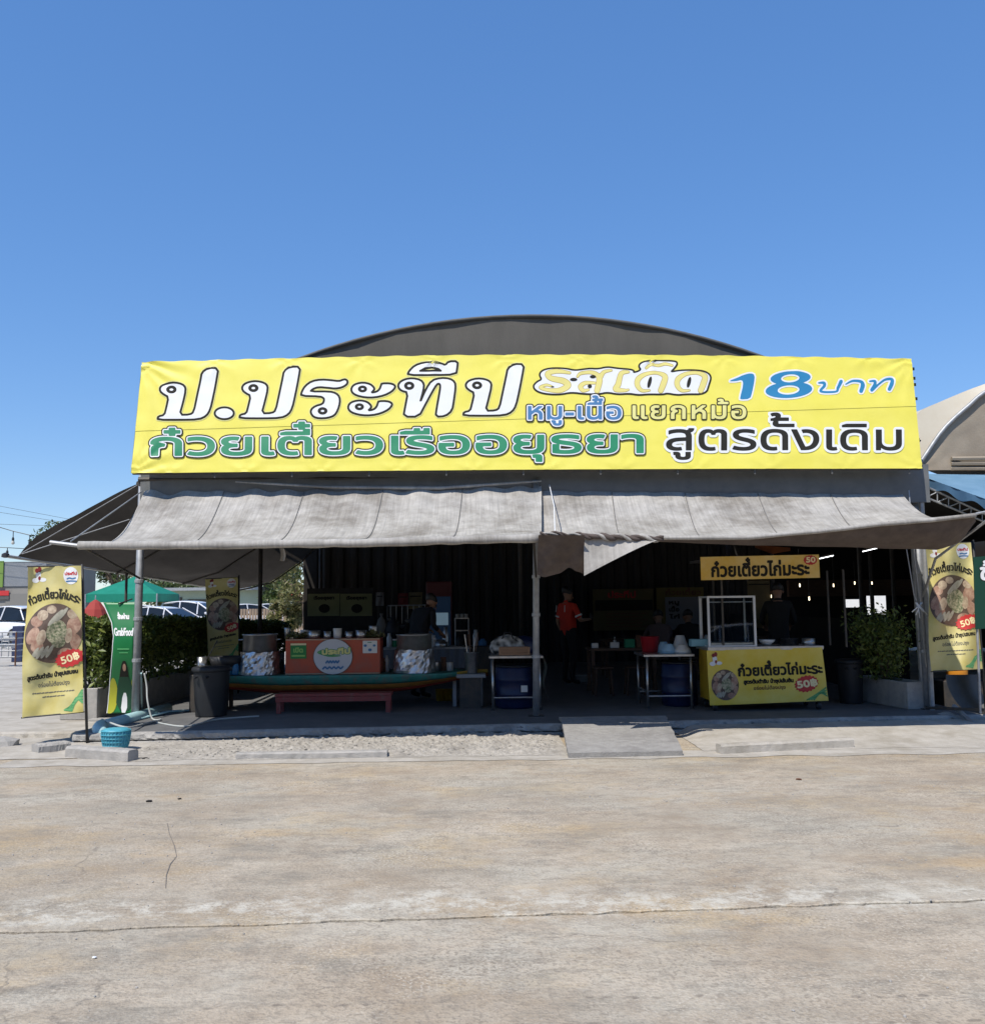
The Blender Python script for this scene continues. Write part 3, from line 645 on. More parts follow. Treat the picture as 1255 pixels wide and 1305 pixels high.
GPO = [(70, 470), (75, 445), (125, 435), (140, 380), (160, 290), (120, 270), (92, 245), (92, 215), (120, 190), (180, 175), (240, 180), (285, 200), (295, 235), (270, 340), (245, 435), (330, 432), (360, 410), (385, 290), (415, 150), (425, 95), (475, 60), (555, 62), (540, 150), (515, 280), (490, 390), (460, 440), (400, 468), (250, 472)]
def glyph(P, outer, holes, ox, oy, sc, it=1):
    ps = [chaikin(tr(outer, ox, oy, sc), it)]
    for (cx, cy, rx, ry) in holes: ps += [ell(ox + cx / sc, oy + cy / sc, rx / sc, ry / sc), ell(ox + cx / sc, oy + cy / sc, rx * 0.66 / sc, ry * 0.66 / sc)]
    P.polys(ps, 'eo')
P1 = Print(195, 672, 452, 545, 0.42)
for ox, oy in ((190, 460), (294.4, 458.1), (579.2, 454.7)): glyph(P1, GPO, [(180, 230, 34, 25)], ox, oy, 6.275)
P1.polys([ell(190 + 603 / 6.275, 460 + 420 / 6.275, 12, 7.3)])
GRO = [(115, 415), (125, 370), (160, 310), (230, 260), (330, 243), (430, 250), (520, 262), (560, 245), (590, 240), (612, 262), (600, 295), (550, 325), (480, 338), (400, 328), (300, 320), (240, 340), (210, 372), (420, 370), (490, 390), (525, 430), (528, 490), (505, 570), (470, 625), (400, 650), (310, 655), (250, 640), (220, 600), (225, 560), (270, 525), (345, 505), (362, 470), (360, 440), (320, 420)]
glyph(P1, GRO, [(345, 577, 43, 31)], 370, 455, 8.367)
GA = [(650, 350), (665, 310), (710, 285), (780, 275), (850, 290), (890, 325), (895, 350), (860, 385), (920, 375), (955, 345), (970, 300), (975, 285), (1060, 283), (1110, 300), (1118, 325), (1080, 370), (1000, 410), (900, 432), (800, 432), (710, 412), (665, 385)]
glyph(P1, GA, [(770, 343, 40, 28)], 370, 455, 8.367); glyph(P1, GA, [(770, 343, 40, 28)], 370 - 33 / 8.367, 455 + 190 / 8.367, 8.367)
GTO = [(100, 565), (115, 480), (140, 350), (80, 335), (52, 305), (60, 265), (110, 235), (180, 225), (250, 240), (280, 275), (275, 330), (240, 455), (300, 320), (350, 245), (430, 222), (510, 228), (555, 260), (560, 310), (545, 420), (530, 510), (470, 560), (385, 565), (395, 490), (415, 380), (428, 300), (420, 272), (395, 275), (350, 350), (290, 460), (235, 565)]
glyph(P1, GTO, [(150, 292, 38, 29)], 500, 450, 6.972)
GII = [(135, 195), (150, 160), (200, 110), (280, 85), (370, 82), (440, 95), (470, 110), (500, 75), (580, 75), (575, 130), (565, 190), (350, 195)]
P1.polys([chaikin(tr(GII, 500, 450, 6.972), 1), tr([(245, 160), (290, 135), (350, 128), (410, 140), (432, 158)], 500, 450, 6.972)], 'eo')
P1.emit(2.7, bsurf, 0.0085, 'letter_rim', M['ppale'], sign); P1.emit(1.6, bsurf, 0.0095, 'letter_outline', M['ink'], sign); P1.emit(-1.15, bsurf, 0.0105, 'letter_face', M['pwhite'], sign)
# second word
P2 = Print(672, 912, 452, 510, 0.42); o4 = (670, 450, 5.02)
P2.polys([chaikin(tr([(45, 215), (70, 185), (105, 170), (85, 140), (105, 112), (160, 98), (250, 100), (320, 115), (400, 100), (460, 105), (520, 90), (580, 100), (690, 108), (685, 130), (740, 110), (720, 85), (740, 60), (790, 50), (950, 50), (970, 65), (950, 95), (920, 125), (980, 112), (1080, 110), (1150, 120), (1185, 150), (1170, 200), (1150, 262), (1020, 262), (970, 268), (900, 255), (880, 264), (780, 262), (720, 268), (660, 258), (590, 264), (520, 250), (470, 262), (380, 262), (290, 250), (220, 265), (130, 262), (70, 245)], *o4), 2)])
P2.emit(1.5, bsurf, 0.0085, 'letter_outline', M['ink'], sign); P2.emit(-0.8, bsurf, 0.0095, 'letter_face', M['pwhite'], sign)
P3 = Print(672, 912, 452, 510, 0.42)
def st(P, pts, w, o): P.stroke(tr(pts, *o), np.array(w if hasattr(w, '__len__') else [w] * len(pts)) / o[2])
st(P3, [(280, 128), (200, 118), (140, 132), (160, 162), (240, 180), (268, 208), (220, 238), (150, 238), (92, 222), (130, 205), (165, 214)], [6, 12, 14, 14, 17, 18, 15, 9, 7, 6, 4], o4)
st(P3, [(330, 152), (350, 132), (410, 124), (455, 140), (470, 175), (455, 240)], [5, 8, 9, 12, 17, 16], o4); st(P3, [(545, 112), (500, 122), (478, 150)], [5, 9, 14], o4)
st(P3, [(440, 192), (380, 192), (350, 215), (365, 240), (400, 236)], [6, 10, 14, 10, 5], o4)
st(P3, [(655, 122), (610, 132), (590, 200), (575, 232), (630, 240), (655, 236)], [6, 13, 16, 15, 8, 4], o4)
for dx in (0, 255):
    st(P3, [(790 + dx, 240), (740 + dx, 240), (712 + dx, 205), (720 + dx, 165), (770 + dx, 134), (840 + dx, 128), (888 + dx, 150), (880 + dx, 195), (862 + dx, 240)], [4, 9, 14, 15, 10, 8, 15, 17, 15], o4)
st(P3, [(770, 96), (800, 74), (850, 80), (890, 70), (935, 80)], [6, 8, 7, 8, 5], o4)
P3.emit(0.75, bsurf, 0.0105, 'letter_inner', mat('print_gold', (0.42, 0.31, 0.07), rough=0.6), sign); P3.emit(0.1, bsurf, 0.0115, 'letter_inner', mat('print_yellow', (0.70, 0.62, 0.20), rough=0.6), sign)
P4 = Print(672, 912, 452, 510, 0.42)
for cx, cy, rx, ry in ((790, 188, 10, 36), (1042, 188, 10, 34), (305, 170, 22, 9), (428, 152, 18, 9), (408, 213, 12, 12), (170, 217, 9, 3)): P4.polys([ell(670 + cx / 5.02, 450 + cy / 5.02, rx / 5.02, ry / 5.02, 20, 0.25 if ry > 20 else 0)])
P4.emit(0.3, bsurf, 0.0125, 'letter_counter', M['ink'], sign)
# 18 baht
P5 = Print(920, 1150, 460, 520, 0.42); o5 = (910, 455, 4.827)
P5.polys([chaikin(tr([(85, 150), (140, 128), (180, 110), (225, 100), (248, 112), (244, 160), (232, 220), (220, 258), (160, 262), (158, 250), (178, 170), (172, 140), (130, 150)], *o5), 1)])
def e5(cx, cy, rx, ry): return ell(910 + cx / 4.827, 455 + cy / 4.827, rx / 4.827, ry / 4.827, 30, -0.06)
eight = Print(920, 1150, 460, 520, 0.42); eight.polys([e5(468, 130, 124, 42)]); eight.polys([e5(458, 203, 144, 50)])
hole = Print(920, 1150, 460, 520, 0.42); hole.polys([e5(466, 132, 56, 24)]); hole.polys([e5(456, 203, 67, 28)])
P5.d = np.minimum(P5.d, np.maximum(eight.d, -hole.d))
for pts, w in (([(642, 160), (672, 160), (676, 178), (655, 212), (745, 214), (760, 190), (778, 152)], [5, 9, 9, 7, 6, 9, 11]), ([(808, 168), (850, 148), (900, 152), (912, 175), (902, 210)], [4, 7, 9, 13, 12]), ([(955, 150), (985, 150), (985, 172), (968, 204), (1010, 168), (1050, 140), (1090, 138), (1090, 165), (1076, 198)], [5, 8, 10, 10, 6, 7, 9, 12, 11])): st(P5, pts, w, o5)
P5.emit(2.0, bsurf, 0.0085, 'letter_outline', M['pwhite'], sign); P5.emit(0, bsurf, 0.0095, 'letter_face', M['pblue'], sign)
# pork - beef / separate pots
P6 = Print(664, 800, 500, 550, 0.36).text('หมู-เนื้อ', 673, 791, 534.5, 16.5, track=0.0); P6.emit(3.6, bsurf, 0.0125, 'letter_outline', M['ink'], sign); P6.emit(2.1, bsurf, 0.0135, 'letter_rim', M['pwhite'], sign); P6.emit(0.6, bsurf, 0.0145, 'letter_face', M['pblue2'], sign)
P7 = Print(798, 960, 500, 550, 0.36).text('แยกหม้อ', 806, 950, 533.5, 16.5, track=0.04); P7.emit(2.0, bsurf, 0.0085, 'letter_outline', M['ink'], sign); P7.emit(0.55, bsurf, 0.0095, 'letter_face', M['ppale'], sign)
# green line and the dark closing words
P8 = Print(182, 830, 528, 600, 0.42).text('ก๋วยเตี๋ยวเรืออยุธยา', 193, 819, 580.5, 22.5, slope=-0.006, track=-0.02)
P8.emit(4.0, bsurf, 0.0115, 'letter_outline', M['ink'], sign); P8.emit(2.5, bsurf, 0.0125, 'letter_rim', M['pwhite'], sign); P8.emit(1.1, bsurf, 0.0135, 'letter_face', M['pgreen'], sign)
P9 = Print(838, 1162, 525, 600, 0.42).text('สูตรดั้งเดิม', 849, 1148, 573.5, 26, track=-0.01); P9.emit(3.8, bsurf, 0.0085, 'letter_outline', M['pwhite'], sign); P9.emit(0.7, bsurf, 0.0095, 'letter_face', M['ink'], sign)

# ------------------------------------------------------------------ awnings
SEAM = mat('seam_thread', (.17, .165, .155), rough=.9)
awl = thing('awning', 'grey cloth awning on the left half, with straight rolled front hem', 'awning', (-1.8, 11.2, 2.3), 'front awnings')
TA, TB, BA, BB = U(184, 626, 12.45), U(690, 618, 12.45), U(101, 692, 10.2), U(689, 682, 10.2)
def awL(u, t):
    a = TA.lerp(TB, u); c = BA.lerp(BB, u); p = a.lerp(c, t)
    p.z -= (0.37 - 0.08 * u) * math.sin(math.pi * t) * (1 - 0.35 * t)
    p.z += 0.012 * math.sin(u * 75) * (1 - t) ** 6 * 2 - 0.03 * abs(math.sin(u * 22)) * (1 - t) ** 8
    p.z += 0.014 * nz((u * 24 + t, t * 2.2, 0)) + 0.02 * math.sin(math.pi * ((u * 5) % 1)) * math.sin(math.pi * t)
    p.z -= 0.02 * math.sin(math.pi * u) * t
    return p
for k in range(5):
    b = MB(); b.grid(lambda u, t: awL((k + u) / 5, t), 22, 26); o = b.build('panel', M['awn'], awl, smooth=True)
    if k < 4:
        b = MB(); b.tube([awL((k + 1) / 5, t / 20) + Vector((0, 0, 0.004)) for t in range(21)], 0.007, 5); b.build('seam', SEAM, o)
b = MB(); b.tube([awL(i / 60, 1) + Vector((0.0, -0.01, -0.03 - 0.008 * nz((i * .4, 0, 0)))) for i in range(61)], [0.047 + 0.012 * nz((i * .35, 3, 1)) for i in range(61)], 10); b.build('hem', M['awn'], awl, smooth=True)
b = MB(); b.tube([U(64, 691, 10.2), BA + Vector((0, 0, -0.03)), BB + Vector((0.1, 0, -0.03))], 0.022, 8); b.build('front_pipe', M['galv'], awl)
post0 = G(172, 917, .13)
b = MB(); b.tube([U(178, 737, 12.5), U(98, 693, 10.2)], 0.014, 6); b.build('brace', M['iron'], awl)
b = MB(); b.tube([U(181, 626, 12.5), U(90, 690, 10.2)], 0.008, 6); b.build('brace', M['galv'], awl)
b = MB(); b.tube([U(683, 735, 12.3), U(680, 690, 10.25)], 0.014, 6); b.build('brace', M['iron'], awl)
b = MB(); b.tube([U(300, 614, 12.4), U(420, 621, 12.38), U(560, 622, 12.38), U(690, 613, 12.38)], [0.01, 0.02, 0.024, 0.012], 8); b.build('rolled_edge', M['awn'], awl, smooth=True)

awr = thing('awning', 'sagging grey cloth awning on the right half, lifted at its right corner', 'awning', (3.5, 11.2, 2.3), 'front awnings')
TA2, TB2 = U(686, 627, 12.45), U(1150, 632, 12.45)
front = [U(684, 684, 10.27), U(770, 684, 10.2), U(830, 684, 10.2), U(950, 684, 10.2), U(1060, 674, 10.2), U(1120, 667, 10.2), U(1190, 661, 10.2), U(1243, 655, 10.2)]
us = [(p.x - front[0].x) / (front[-1].x - front[0].x) for p in front]
def frontp(u):
    for i in range(len(us) - 1):
        if u <= us[i + 1] + 1e-9:
            t = (u - us[i]) / (us[i + 1] - us[i]); return front[i].lerp(front[i + 1], t)
    return front[-1].copy()
def awR(u, t):
    a = TA2.lerp(TB2, u); c = frontp(u); p = a.lerp(c, t)
    p.z -= (0.30 + 0.05 * u) * math.sin(math.pi * t) * (1 - 0.3 * t) * (1 - 0.4 * sstep(0.8, 1, u))
    p.z += 0.02 * abs(math.sin(u * 30)) * (1 - t) ** 8
    p.z += 0.016 * nz((u * 22 + t, t * 2.2, 5)) + 0.02 * math.sin(math.pi * ((u * 5) % 1)) * math.sin(math.pi * t)
    if u < 0.14: p.z -= 0.10 * math.sin(math.pi * t) * (1 - u / 0.14) ** 2 * 0.5
    return p
for k in range(5):
    b = MB(); b.grid(lambda u, t: awR((k + u) / 5, t), 22, 26); o = b.build('panel', M['awn'], awr, smooth=True)
    if k < 4:
        b = MB(); b.tube([awR((k + 1) / 5, t / 20) + Vector((0, 0, 0.004)) for t in range(21)], 0.007, 5); b.build('seam', SEAM, o)
low = [(830, 690), (950, 695), (1060, 697), (1130, 699), (1195, 701), (1225, 690), (1241, 662)]
def lipf(u, t):
    px = 830 + 411 * u; py = np.interp(px, [q[0] for q in low], [q[1] for q in low]); uu = (U(px, 680, 10.2).x - front[0].x) / (front[-1].x - front[0].x)
    a = frontp(min(1, uu)); c = U(px, py, 10.2 + 0.4 * sstep(0, 0.6, u) + 0.12); p = a.lerp(c, t)
    p.z -= 0.04 * math.sin(math.pi * t) * (0.3 + u); p.y -= 0.05 * math.sin(math.pi * t)
    p += Vector((0, 0.012, 0.008)) * nz((u * 9, t * 3, 2)); return p
b = MB(); b.grid(lipf, 60, 14); b.build('under_lip', M['shadec'], awr, smooth=True)  # awning cloth turned under; its shade is in the darker colour too
b = MB(); b.tube([frontp(i / 50) + Vector((0, 0, -0.012)) for i in range(51)], [0.024 + 0.006 * nz((i * .3, 0, 9)) for i in range(51)], 8); b.build('hem', M['awn'], awr, smooth=True)
b = MB(); b.tube([frontp(1), U(1262, 651, 10.2)], 0.014, 6); b.tube([U(1176, 760, 12.4), U(1192, 712, 11.2), U(1262, 660, 10.2)], 0.016, 6); b.build('brace', M['galv'], awr)
b = MB(); b.tube([U(700, 618, 12.4), U(706, 645, 11.4), U(707, 677, 10.2)], 0.006, 5); b.build('rope', M['pwhite'], awr)
pts = [U(688 + 157 * i / 40, 680 + 7 * (i / 40) + 1.2 * math.sin(i * 0.9), 10.12) for i in range(41)]
for ph in (0, 2.1, 4.2):
    b = MB(); b.tube([p + Vector((0, 0.018 * math.cos(i * 0.8 + ph), 0.018 * math.sin(i * 0.8 + ph))) for i, p in enumerate(pts)], [0.012 + 0.022 * max(0, nz((i * .25, ph, 0)) + 0.35) * sstep(8, 20, i) for i in range(41)], 7); b.build('rolled_cloth', M['shadec'] if ph else M['awn'], awr, smooth=True)
b = MB(); p0 = [(762, 596)]
def flap(u, t):
    px = 686 + 59 * u + (-2 * t); py = 682 + (50 + 4 * math.sin(u * 7) - 3 * u) * t
    p = U(px, py, 10.02 + 0.42 * t); k = t * (1 - .25 * t); p.y += 0.06 * math.sin(u * 9 + t * 4) * k + 0.05 * nz((u * 4, t * 4, 0)) * k + .03 * nz((u * 11, t * 9, 2)) * k; p.z += .04 * nz((u * 5, 1, t)) * t * t; return p
b.grid(flap, 26, 22); tag(b.build('cloth_flap', M['shadec'], smooth=True), 'torn cloth flap, brown with its underside shade in the colour, above the centre post', 'cloth flap')
b = MB(); b.grid(lambda u, t: U(744 + 92 * u, 684 + (2 + 48 * (1 - u) ** 1.1) * t + 3 * u, 10.14 - 0.06 * t + 0.012 * math.sin(u * 6)), 20, 10); tag(b.build('cloth_flap', M['awn'], smooth=True), 'pale triangular cloth hanging under the right awning beside the brown flap', 'cloth flap')

# dark side canopy on the left
can = thing('side_canopy', 'dark tarpaulin canopy sloping down along the left side of the hall', 'canopy', (-5.2, 17, 2.2))
prof_f = [U(184, 613, 13.3), U(110, 648, 13.3), U(46, 683, 13.3), U(23, 709, 13.3)]
prof_b = [U(408, 690, 23), U(385, 714, 23), U(345, 742, 23), U(292, 752, 23)]
def canp(u, v):
    def pr(P): 
        q = u * 3; i = min(2, int(q)); return P[i].lerp(P[i + 1], q - i)
    p = pr(prof_f).lerp(pr(prof_b), v); p.z += 0.03 * nz((u * 4, v * 8, 0)) - 0.10 * math.sin(math.pi * ((v * 3) % 1)) * math.sin(math.pi * u); return p
for k in range(3):
    b = MB(); b.grid(lambda u, v: canp(u, (k + v) / 3), 24, 16); b.build('panel', M['canopy'], can, smooth=True)
    b = MB(); b.tube([canp(i / 12, (k + 1) / 3) - Vector((0, 0, 0.03)) for i in range(13)], 0.02, 6); b.build('rafter', M['iron'], can)
b = MB(); b.tube([canp(1, 0) + Vector((-0.12, -0.05, 0)), canp(1, 0.33), canp(1, 0.66), canp(1, 1)], 0.025, 8); b.build('edge_pipe', mat('white_pipe', (0.62, 0.62, 0.6), rough=0.5), can)
b = MB(); b.tube([prof_f[0], canp(0.97, 0)], 0.006, 6); b.tube([U(165, 662, 13.25), U(28, 706, 13.25)], 0.006, 6); b.build('cable', M['galv'], can)
for v in (0.36, 0.95):
    p = canp(0.95, v); b = MB(); b.tube([(p.x, p.y, 0.1), p], 0.025, 8); b.build('post', M['iron'], can)

# ================================================================== NEIGHBOURS ON THE RIGHT
M['beige'] = mat('beige_tarp', (0.27, 0.225, 0.17), (0.33, 0.28, 0.215), 2.5, 0.8, bump=0.3, bscale=40)
M['cream'] = mat('cream_roof', (0.55, 0.49, 0.38), (0.60, 0.55, 0.45), 2, 0.6)
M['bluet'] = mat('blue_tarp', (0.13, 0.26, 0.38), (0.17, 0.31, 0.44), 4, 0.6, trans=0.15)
nb = thing('market_hall', 'neighbouring hall with cream arched roof and beige tarpaulin gable', 'building', (10.5, 17, 0.1))
YN = 13.3
def arch(pts, Y): return [U(x, y, Y) for x, y in pts]
outer = arch([(1160, 560), (1168, 528), (1200, 511), (1255, 489), (1320, 470), (1400, 460)], YN); inner = arch([(1166, 596), (1178, 578), (1200, 547), (1230, 519), (1260, 497), (1330, 478), (1400, 470)], YN - 0.02)
xm = outer[-1].x
def mirror(P): return P + [Vector((2 * xm - p.x, p.y, p.z)) for p in reversed(P[:-1])]
def spline(P, n=8):
    out = []
    for i in range(len(P) - 1):
        a, b_, c, d = P[max(0, i - 1)], P[i], P[i + 1], P[min(len(P) - 1, i + 2)]
        for k in range(n):
            t = k / n; out.append(0.5 * (2 * b_ + (c - a) * t + (2 * a - 5 * b_ + 4 * c - d) * t * t + (3 * b_ - a - 3 * c + d) * t ** 3))
    return out + [P[-1]]
oa = spline(mirror(outer)); ia = spline(mirror(inner))
b = MB(); vs = [(p.x, p.y + 9 * k, p.z) for k in (0, 1) for p in oa]; n = len(oa); b.add(vs, [(i, i + 1, n + i + 1, n + i) for i in range(n - 1)]); b.build('roof', M['cream'], nb, smooth=True)
b = MB(); m_ = 60; oi = [oa[int(i * (len(oa) - 1) / m_)] for i in range(m_ + 1)]; ii = [ia[int(i * (len(ia) - 1) / m_)] for i in range(m_ + 1)]
b.add([tuple(p) for p in oi] + [(p.x, p.y - 0.05, p.z) for p in ii], [(i, i + 1, m_ + 2 + i, m_ + 1 + i) for i in range(m_)]); b.build('roof_edge', M['cream'], nb, smooth=True)
zb = U(1200, 600, YN).z; b = MB()
b.grid(lambda u, v: (lambda p: (p.x, p.y - 0.03 - 0.03 * math.sin(p.x * 4 + v * 2) * (1 - v) - 0.02 * nz((p.x * 3, v * 6, 0)), zb + (max(p.z, zb) - zb) * v))(ii[min(m_, int(round(u * m_)))]), m_, 8); b.build('gable', M['beige'], nb, smooth=True)
b = MB(); b.tube([(p.x, p.y - 0.07, p.z) for p in ii], 0.03, 6); b.build('arch_rib', M['galv'], nb, smooth=True)
for k in range(3):
    b = MB(); b.tube([(U(1174, 0, YN).x, YN - 0.06 - 0.02 * k, zb + 0.02 + 0.07 * k), (2 * xm - U(1174, 0, YN).x, YN - 0.06, zb + 0.0 + 0.09 * k)], 0.03, 6); b.build('rolled_tarp', M['beige'], nb)
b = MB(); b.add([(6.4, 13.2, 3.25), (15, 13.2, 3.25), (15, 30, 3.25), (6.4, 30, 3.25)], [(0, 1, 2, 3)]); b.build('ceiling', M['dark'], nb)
# rear wall left with two gaps that open to the daylight behind
yb = 29.0; g1, g2 = U(1103, 755, yb), U(1130, 783, yb); h1, h2 = U(1076, 764, yb), U(1100, 774, yb); xa = 6.0
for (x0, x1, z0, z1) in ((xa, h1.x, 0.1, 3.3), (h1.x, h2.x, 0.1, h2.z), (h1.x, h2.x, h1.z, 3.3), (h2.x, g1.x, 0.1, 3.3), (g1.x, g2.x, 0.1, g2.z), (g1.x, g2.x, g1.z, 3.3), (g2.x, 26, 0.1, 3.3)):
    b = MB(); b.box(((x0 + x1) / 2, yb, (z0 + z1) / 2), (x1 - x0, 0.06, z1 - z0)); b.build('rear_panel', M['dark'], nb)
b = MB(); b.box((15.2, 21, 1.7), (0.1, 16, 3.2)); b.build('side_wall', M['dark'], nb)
b = MB(); b.box(((h1.x + g2.x) / 2, yb - .3, h1.z + 0.35), (5, 0.2, 0.5)); b.build('beam', M['wood'], nb)
for px in (1112, 1098, 1140):
    q = U(px, 780, yb - 3); b = MB(); b.tube([(q.x, q.y, 0.1), (q.x, q.y, 3.2)], 0.06, 8); b.build('post', M['iron'], nb)
wb = thing('white_building', 'white sunlit building glimpsed through the gap in the dark hall', 'building', (14, 40, 0.1))
b = MB(); b.box((14, 42, 1.9), (16, 4, 3.6)); b.build('wall', mat('white_wall', (0.78, 0.78, 0.76), (0.72, 0.72, 0.70), 2, 0.8), wb)
b = MB(); b.box((14, 41.8, 3.85), (16.6, 5, 0.2)); b.build('roof', M['galv'], wb)
for x in (19, 21):
    b = MB(); b.box((x, 39.98, 1.6), (1.0, 0.06, 1.0)); w_ = b.build('window', M['blackp'], wb)
# blue awning of the neighbour with its lattice frame
ba = thing('blue_awning', 'blue tarpaulin awning with steel lattice at the right edge', 'awning', (7.2, 12.5, 3))
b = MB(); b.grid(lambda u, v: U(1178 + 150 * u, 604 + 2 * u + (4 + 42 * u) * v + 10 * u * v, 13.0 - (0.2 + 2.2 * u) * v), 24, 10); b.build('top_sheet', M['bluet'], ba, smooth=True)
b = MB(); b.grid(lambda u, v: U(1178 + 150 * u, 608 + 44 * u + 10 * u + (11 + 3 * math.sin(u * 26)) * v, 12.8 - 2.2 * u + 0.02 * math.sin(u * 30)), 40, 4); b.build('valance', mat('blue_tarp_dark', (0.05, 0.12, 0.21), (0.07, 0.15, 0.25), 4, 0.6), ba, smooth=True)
la = [U(1180 + 100 * i / 7, 620 + 47 * i / 7, 12.6) for i in range(8)]; lb = [U(1180 + 100 * i / 7, 634 + 42 * i / 7, 12.6) for i in range(8)]
b = MB(); b.tube(la, 0.014, 6); b.tube(lb, 0.014, 6); b.build('chord', M['galv'], ba)
for i in range(7):
    b = MB(); b.tube([lb[i], la[i + 1]], 0.009, 5); b.tube([la[i], lb[i]], 0.009, 5); b.build('lattice_bar', M['galv'], ba)
for px, py, pY in ((1188, 905, 12.9), (1176, 900, 13.1)):
    q = G(px, py, .13); b = MB(); b.tube([q, U(px - 18 + (3 if px > 1180 else 0), 612, q.y)], 0.032, 8); b.build('post', M['galv'], ba)
b = MB(); b.tube([U(1158, 625, 12.4), U(1163, 690, 12.3), U(1172, 770, 12.45), U(1180, 850, 12.5)], 0.01, 5); b.tube([U(1155, 700, 12.3), U(1165, 760, 12.3), U(1168, 766, 12.3)], 0.008, 5); tag(b.build('rope', M['galv']), 'loose grey ropes tied round the right front post', 'rope')
b = MB()
for k in range(5): b.tube([U(1168, 768, 12.42) + Vector((0.05 * math.cos(k), -0.06, 0)), U(1162 + 5 * k, 780 + 4 * (k % 3), 12.34)], 0.008, 5)
tag(b.build('rope_knot', M['pwhite'], smooth=True), 'knotted white rope ends on the right front post', 'rope')
# clutter at the right end
b = MB(); b.grid(lambda u, v: U(1205 + 40 * u + 40 * v * v, 860 + 60 * v, 12.9 - 0.5 * v + 0.08 * math.sin(u * 6)), 12, 14); tag(b.build('hanging_cloth', M['tarp'], smooth=True), 'grey cloth trailing below the right flag', 'cloth')
q = G(1240, 900, .1); b = MB(); b.lathe((q.x + .1, q.y + .6, .42), [(0.001, 0), (0.13, 0), (0.15, .05), (0.15, .26), (0.13, .28), (0.12, .28), (0.12, .26), (0.001, .26)], 18); tag(b.build('barrel', mat('orange_plastic', (0.62, 0.24, 0.02), rough=0.45), smooth=True), 'orange plastic tub behind the right flag', 'tub')
b = MB(); b.box((q.x + .1, q.y + .6, .2), (0.7, 0.6, 0.44)); tag(b.build('stand', M['iron'], bevel=.01), 'dark low stand carrying the orange tub', 'stand')
b = MB(); b.tube([U(1180, 902, 12.3), U(1255, 905, 11.6)], 0.02, 6); tag(b.build('iron_pipe', M['iron']), 'dark pipe lying at the right end of the platform', 'pipe')
b = MB(); b.tube([U(1215, 900, 12.1), U(1240, 922, 11.7), U(1262, 938, 11.4)], 0.03, 6); tag(b.build('iron_pipe', M['galv']), 'bent grey pipe leaning off the platform at right', 'pipe')
b = MB(); q = G(1212, 925, 0.0); chunk(b, (q.x, q.y + .1, .07), .15, .6, 9, 77); tag(b.build('stone', M['conc_block']), 'broken concrete lump at the right end of the kerb', 'stone')
gs = thing('green_sign', 'dark green sign with white letters cut by the right edge', 'sign', U(1250, 800, 11.6))
def gsurf(x, y, off): return U(1240 + x + y * 0.03, 710 + y - 0.08 * x, 11.6) + Vector((0, -off, 0))
b = MB(); b.grid(lambda u, v: gsurf(60 * u, 92 * v, 0), 8, 8); b.build('board', mat('sign_green', (0.004, 0.045, 0.026), rough=0.5), gs, solid=0.01)
Print(0, 60, 0, 90, .5).text('ข้าว', 8, 52, 30, 16).emit(1.5, gsurf, 0.01, 'letter_outline', M['ink'], gs)
Print(0, 60, 0, 90, .5).text('ข้าว', 8, 52, 30, 16).emit(0.8, gsurf, 0.012, 'letter_face', M['pwhite'], gs)
b = MB(); b.tube([gsurf(3, 0, -.03), gsurf(5, 200, -.03)], 0.015, 6); b.build('pole', M['galv'], gs)

# ================================================================== PRINTED FLAGS AND THE CART PANEL
def burst(cx, cy, rx, ry, n=16, k=0.86, rot=-0.25):
    a = np.linspace(0, 2 * math.pi, 2 * n, endpoint=False); q = np.where(np.arange(2 * n) % 2 == 0, 1, k); x = rx * q * np.cos(a); y = ry * q * np.sin(a)
    return np.stack([cx + x * math.cos(rot) - y * math.sin(rot), cy + x * math.sin(rot) + y * math.cos(rot)], 1)
def disc(parent, surf, off, name, m, poly, dom, h=0.9):
    return Print(*dom, h).polys([poly]).emit(0, surf, off, name, m, parent, run=2)
def rot_surf(surf, cx, cy, a):
    ca, sa = math.cos(a), math.sin(a); return lambda x, y, off: surf(cx + (x - cx) * ca - (y - cy) * sa, cy + (x - cx) * sa + (y - cy) * ca, off)
M['veg'] = mat('print_leaf_green', (0.04, 0.22, 0.07), (0.16, 0.42, 0.16), 18, 0.6, stretch=(1, 1, 3))
COMB = mat('print_brown_red', (.22, .02, .018), rough=.6)
FD = {'dark': mat('food_dark', (.085, .055, .04), (.13, .085, .06), 12, .6), 'meat': mat('food_meat', (.27, .14, .095), (.46, .31, .22), 16, .6), 'pale': mat('food_pale', (.50, .41, .29), (.28, .19, .13), 18, .6), 'herb': mat('food_herb', (.10, .13, .06), (.46, .42, .28), 34, .6, detail=2), 'slice': mat('food_slice', (.42, .40, .32), (.30, .29, .22), 20, .6)}
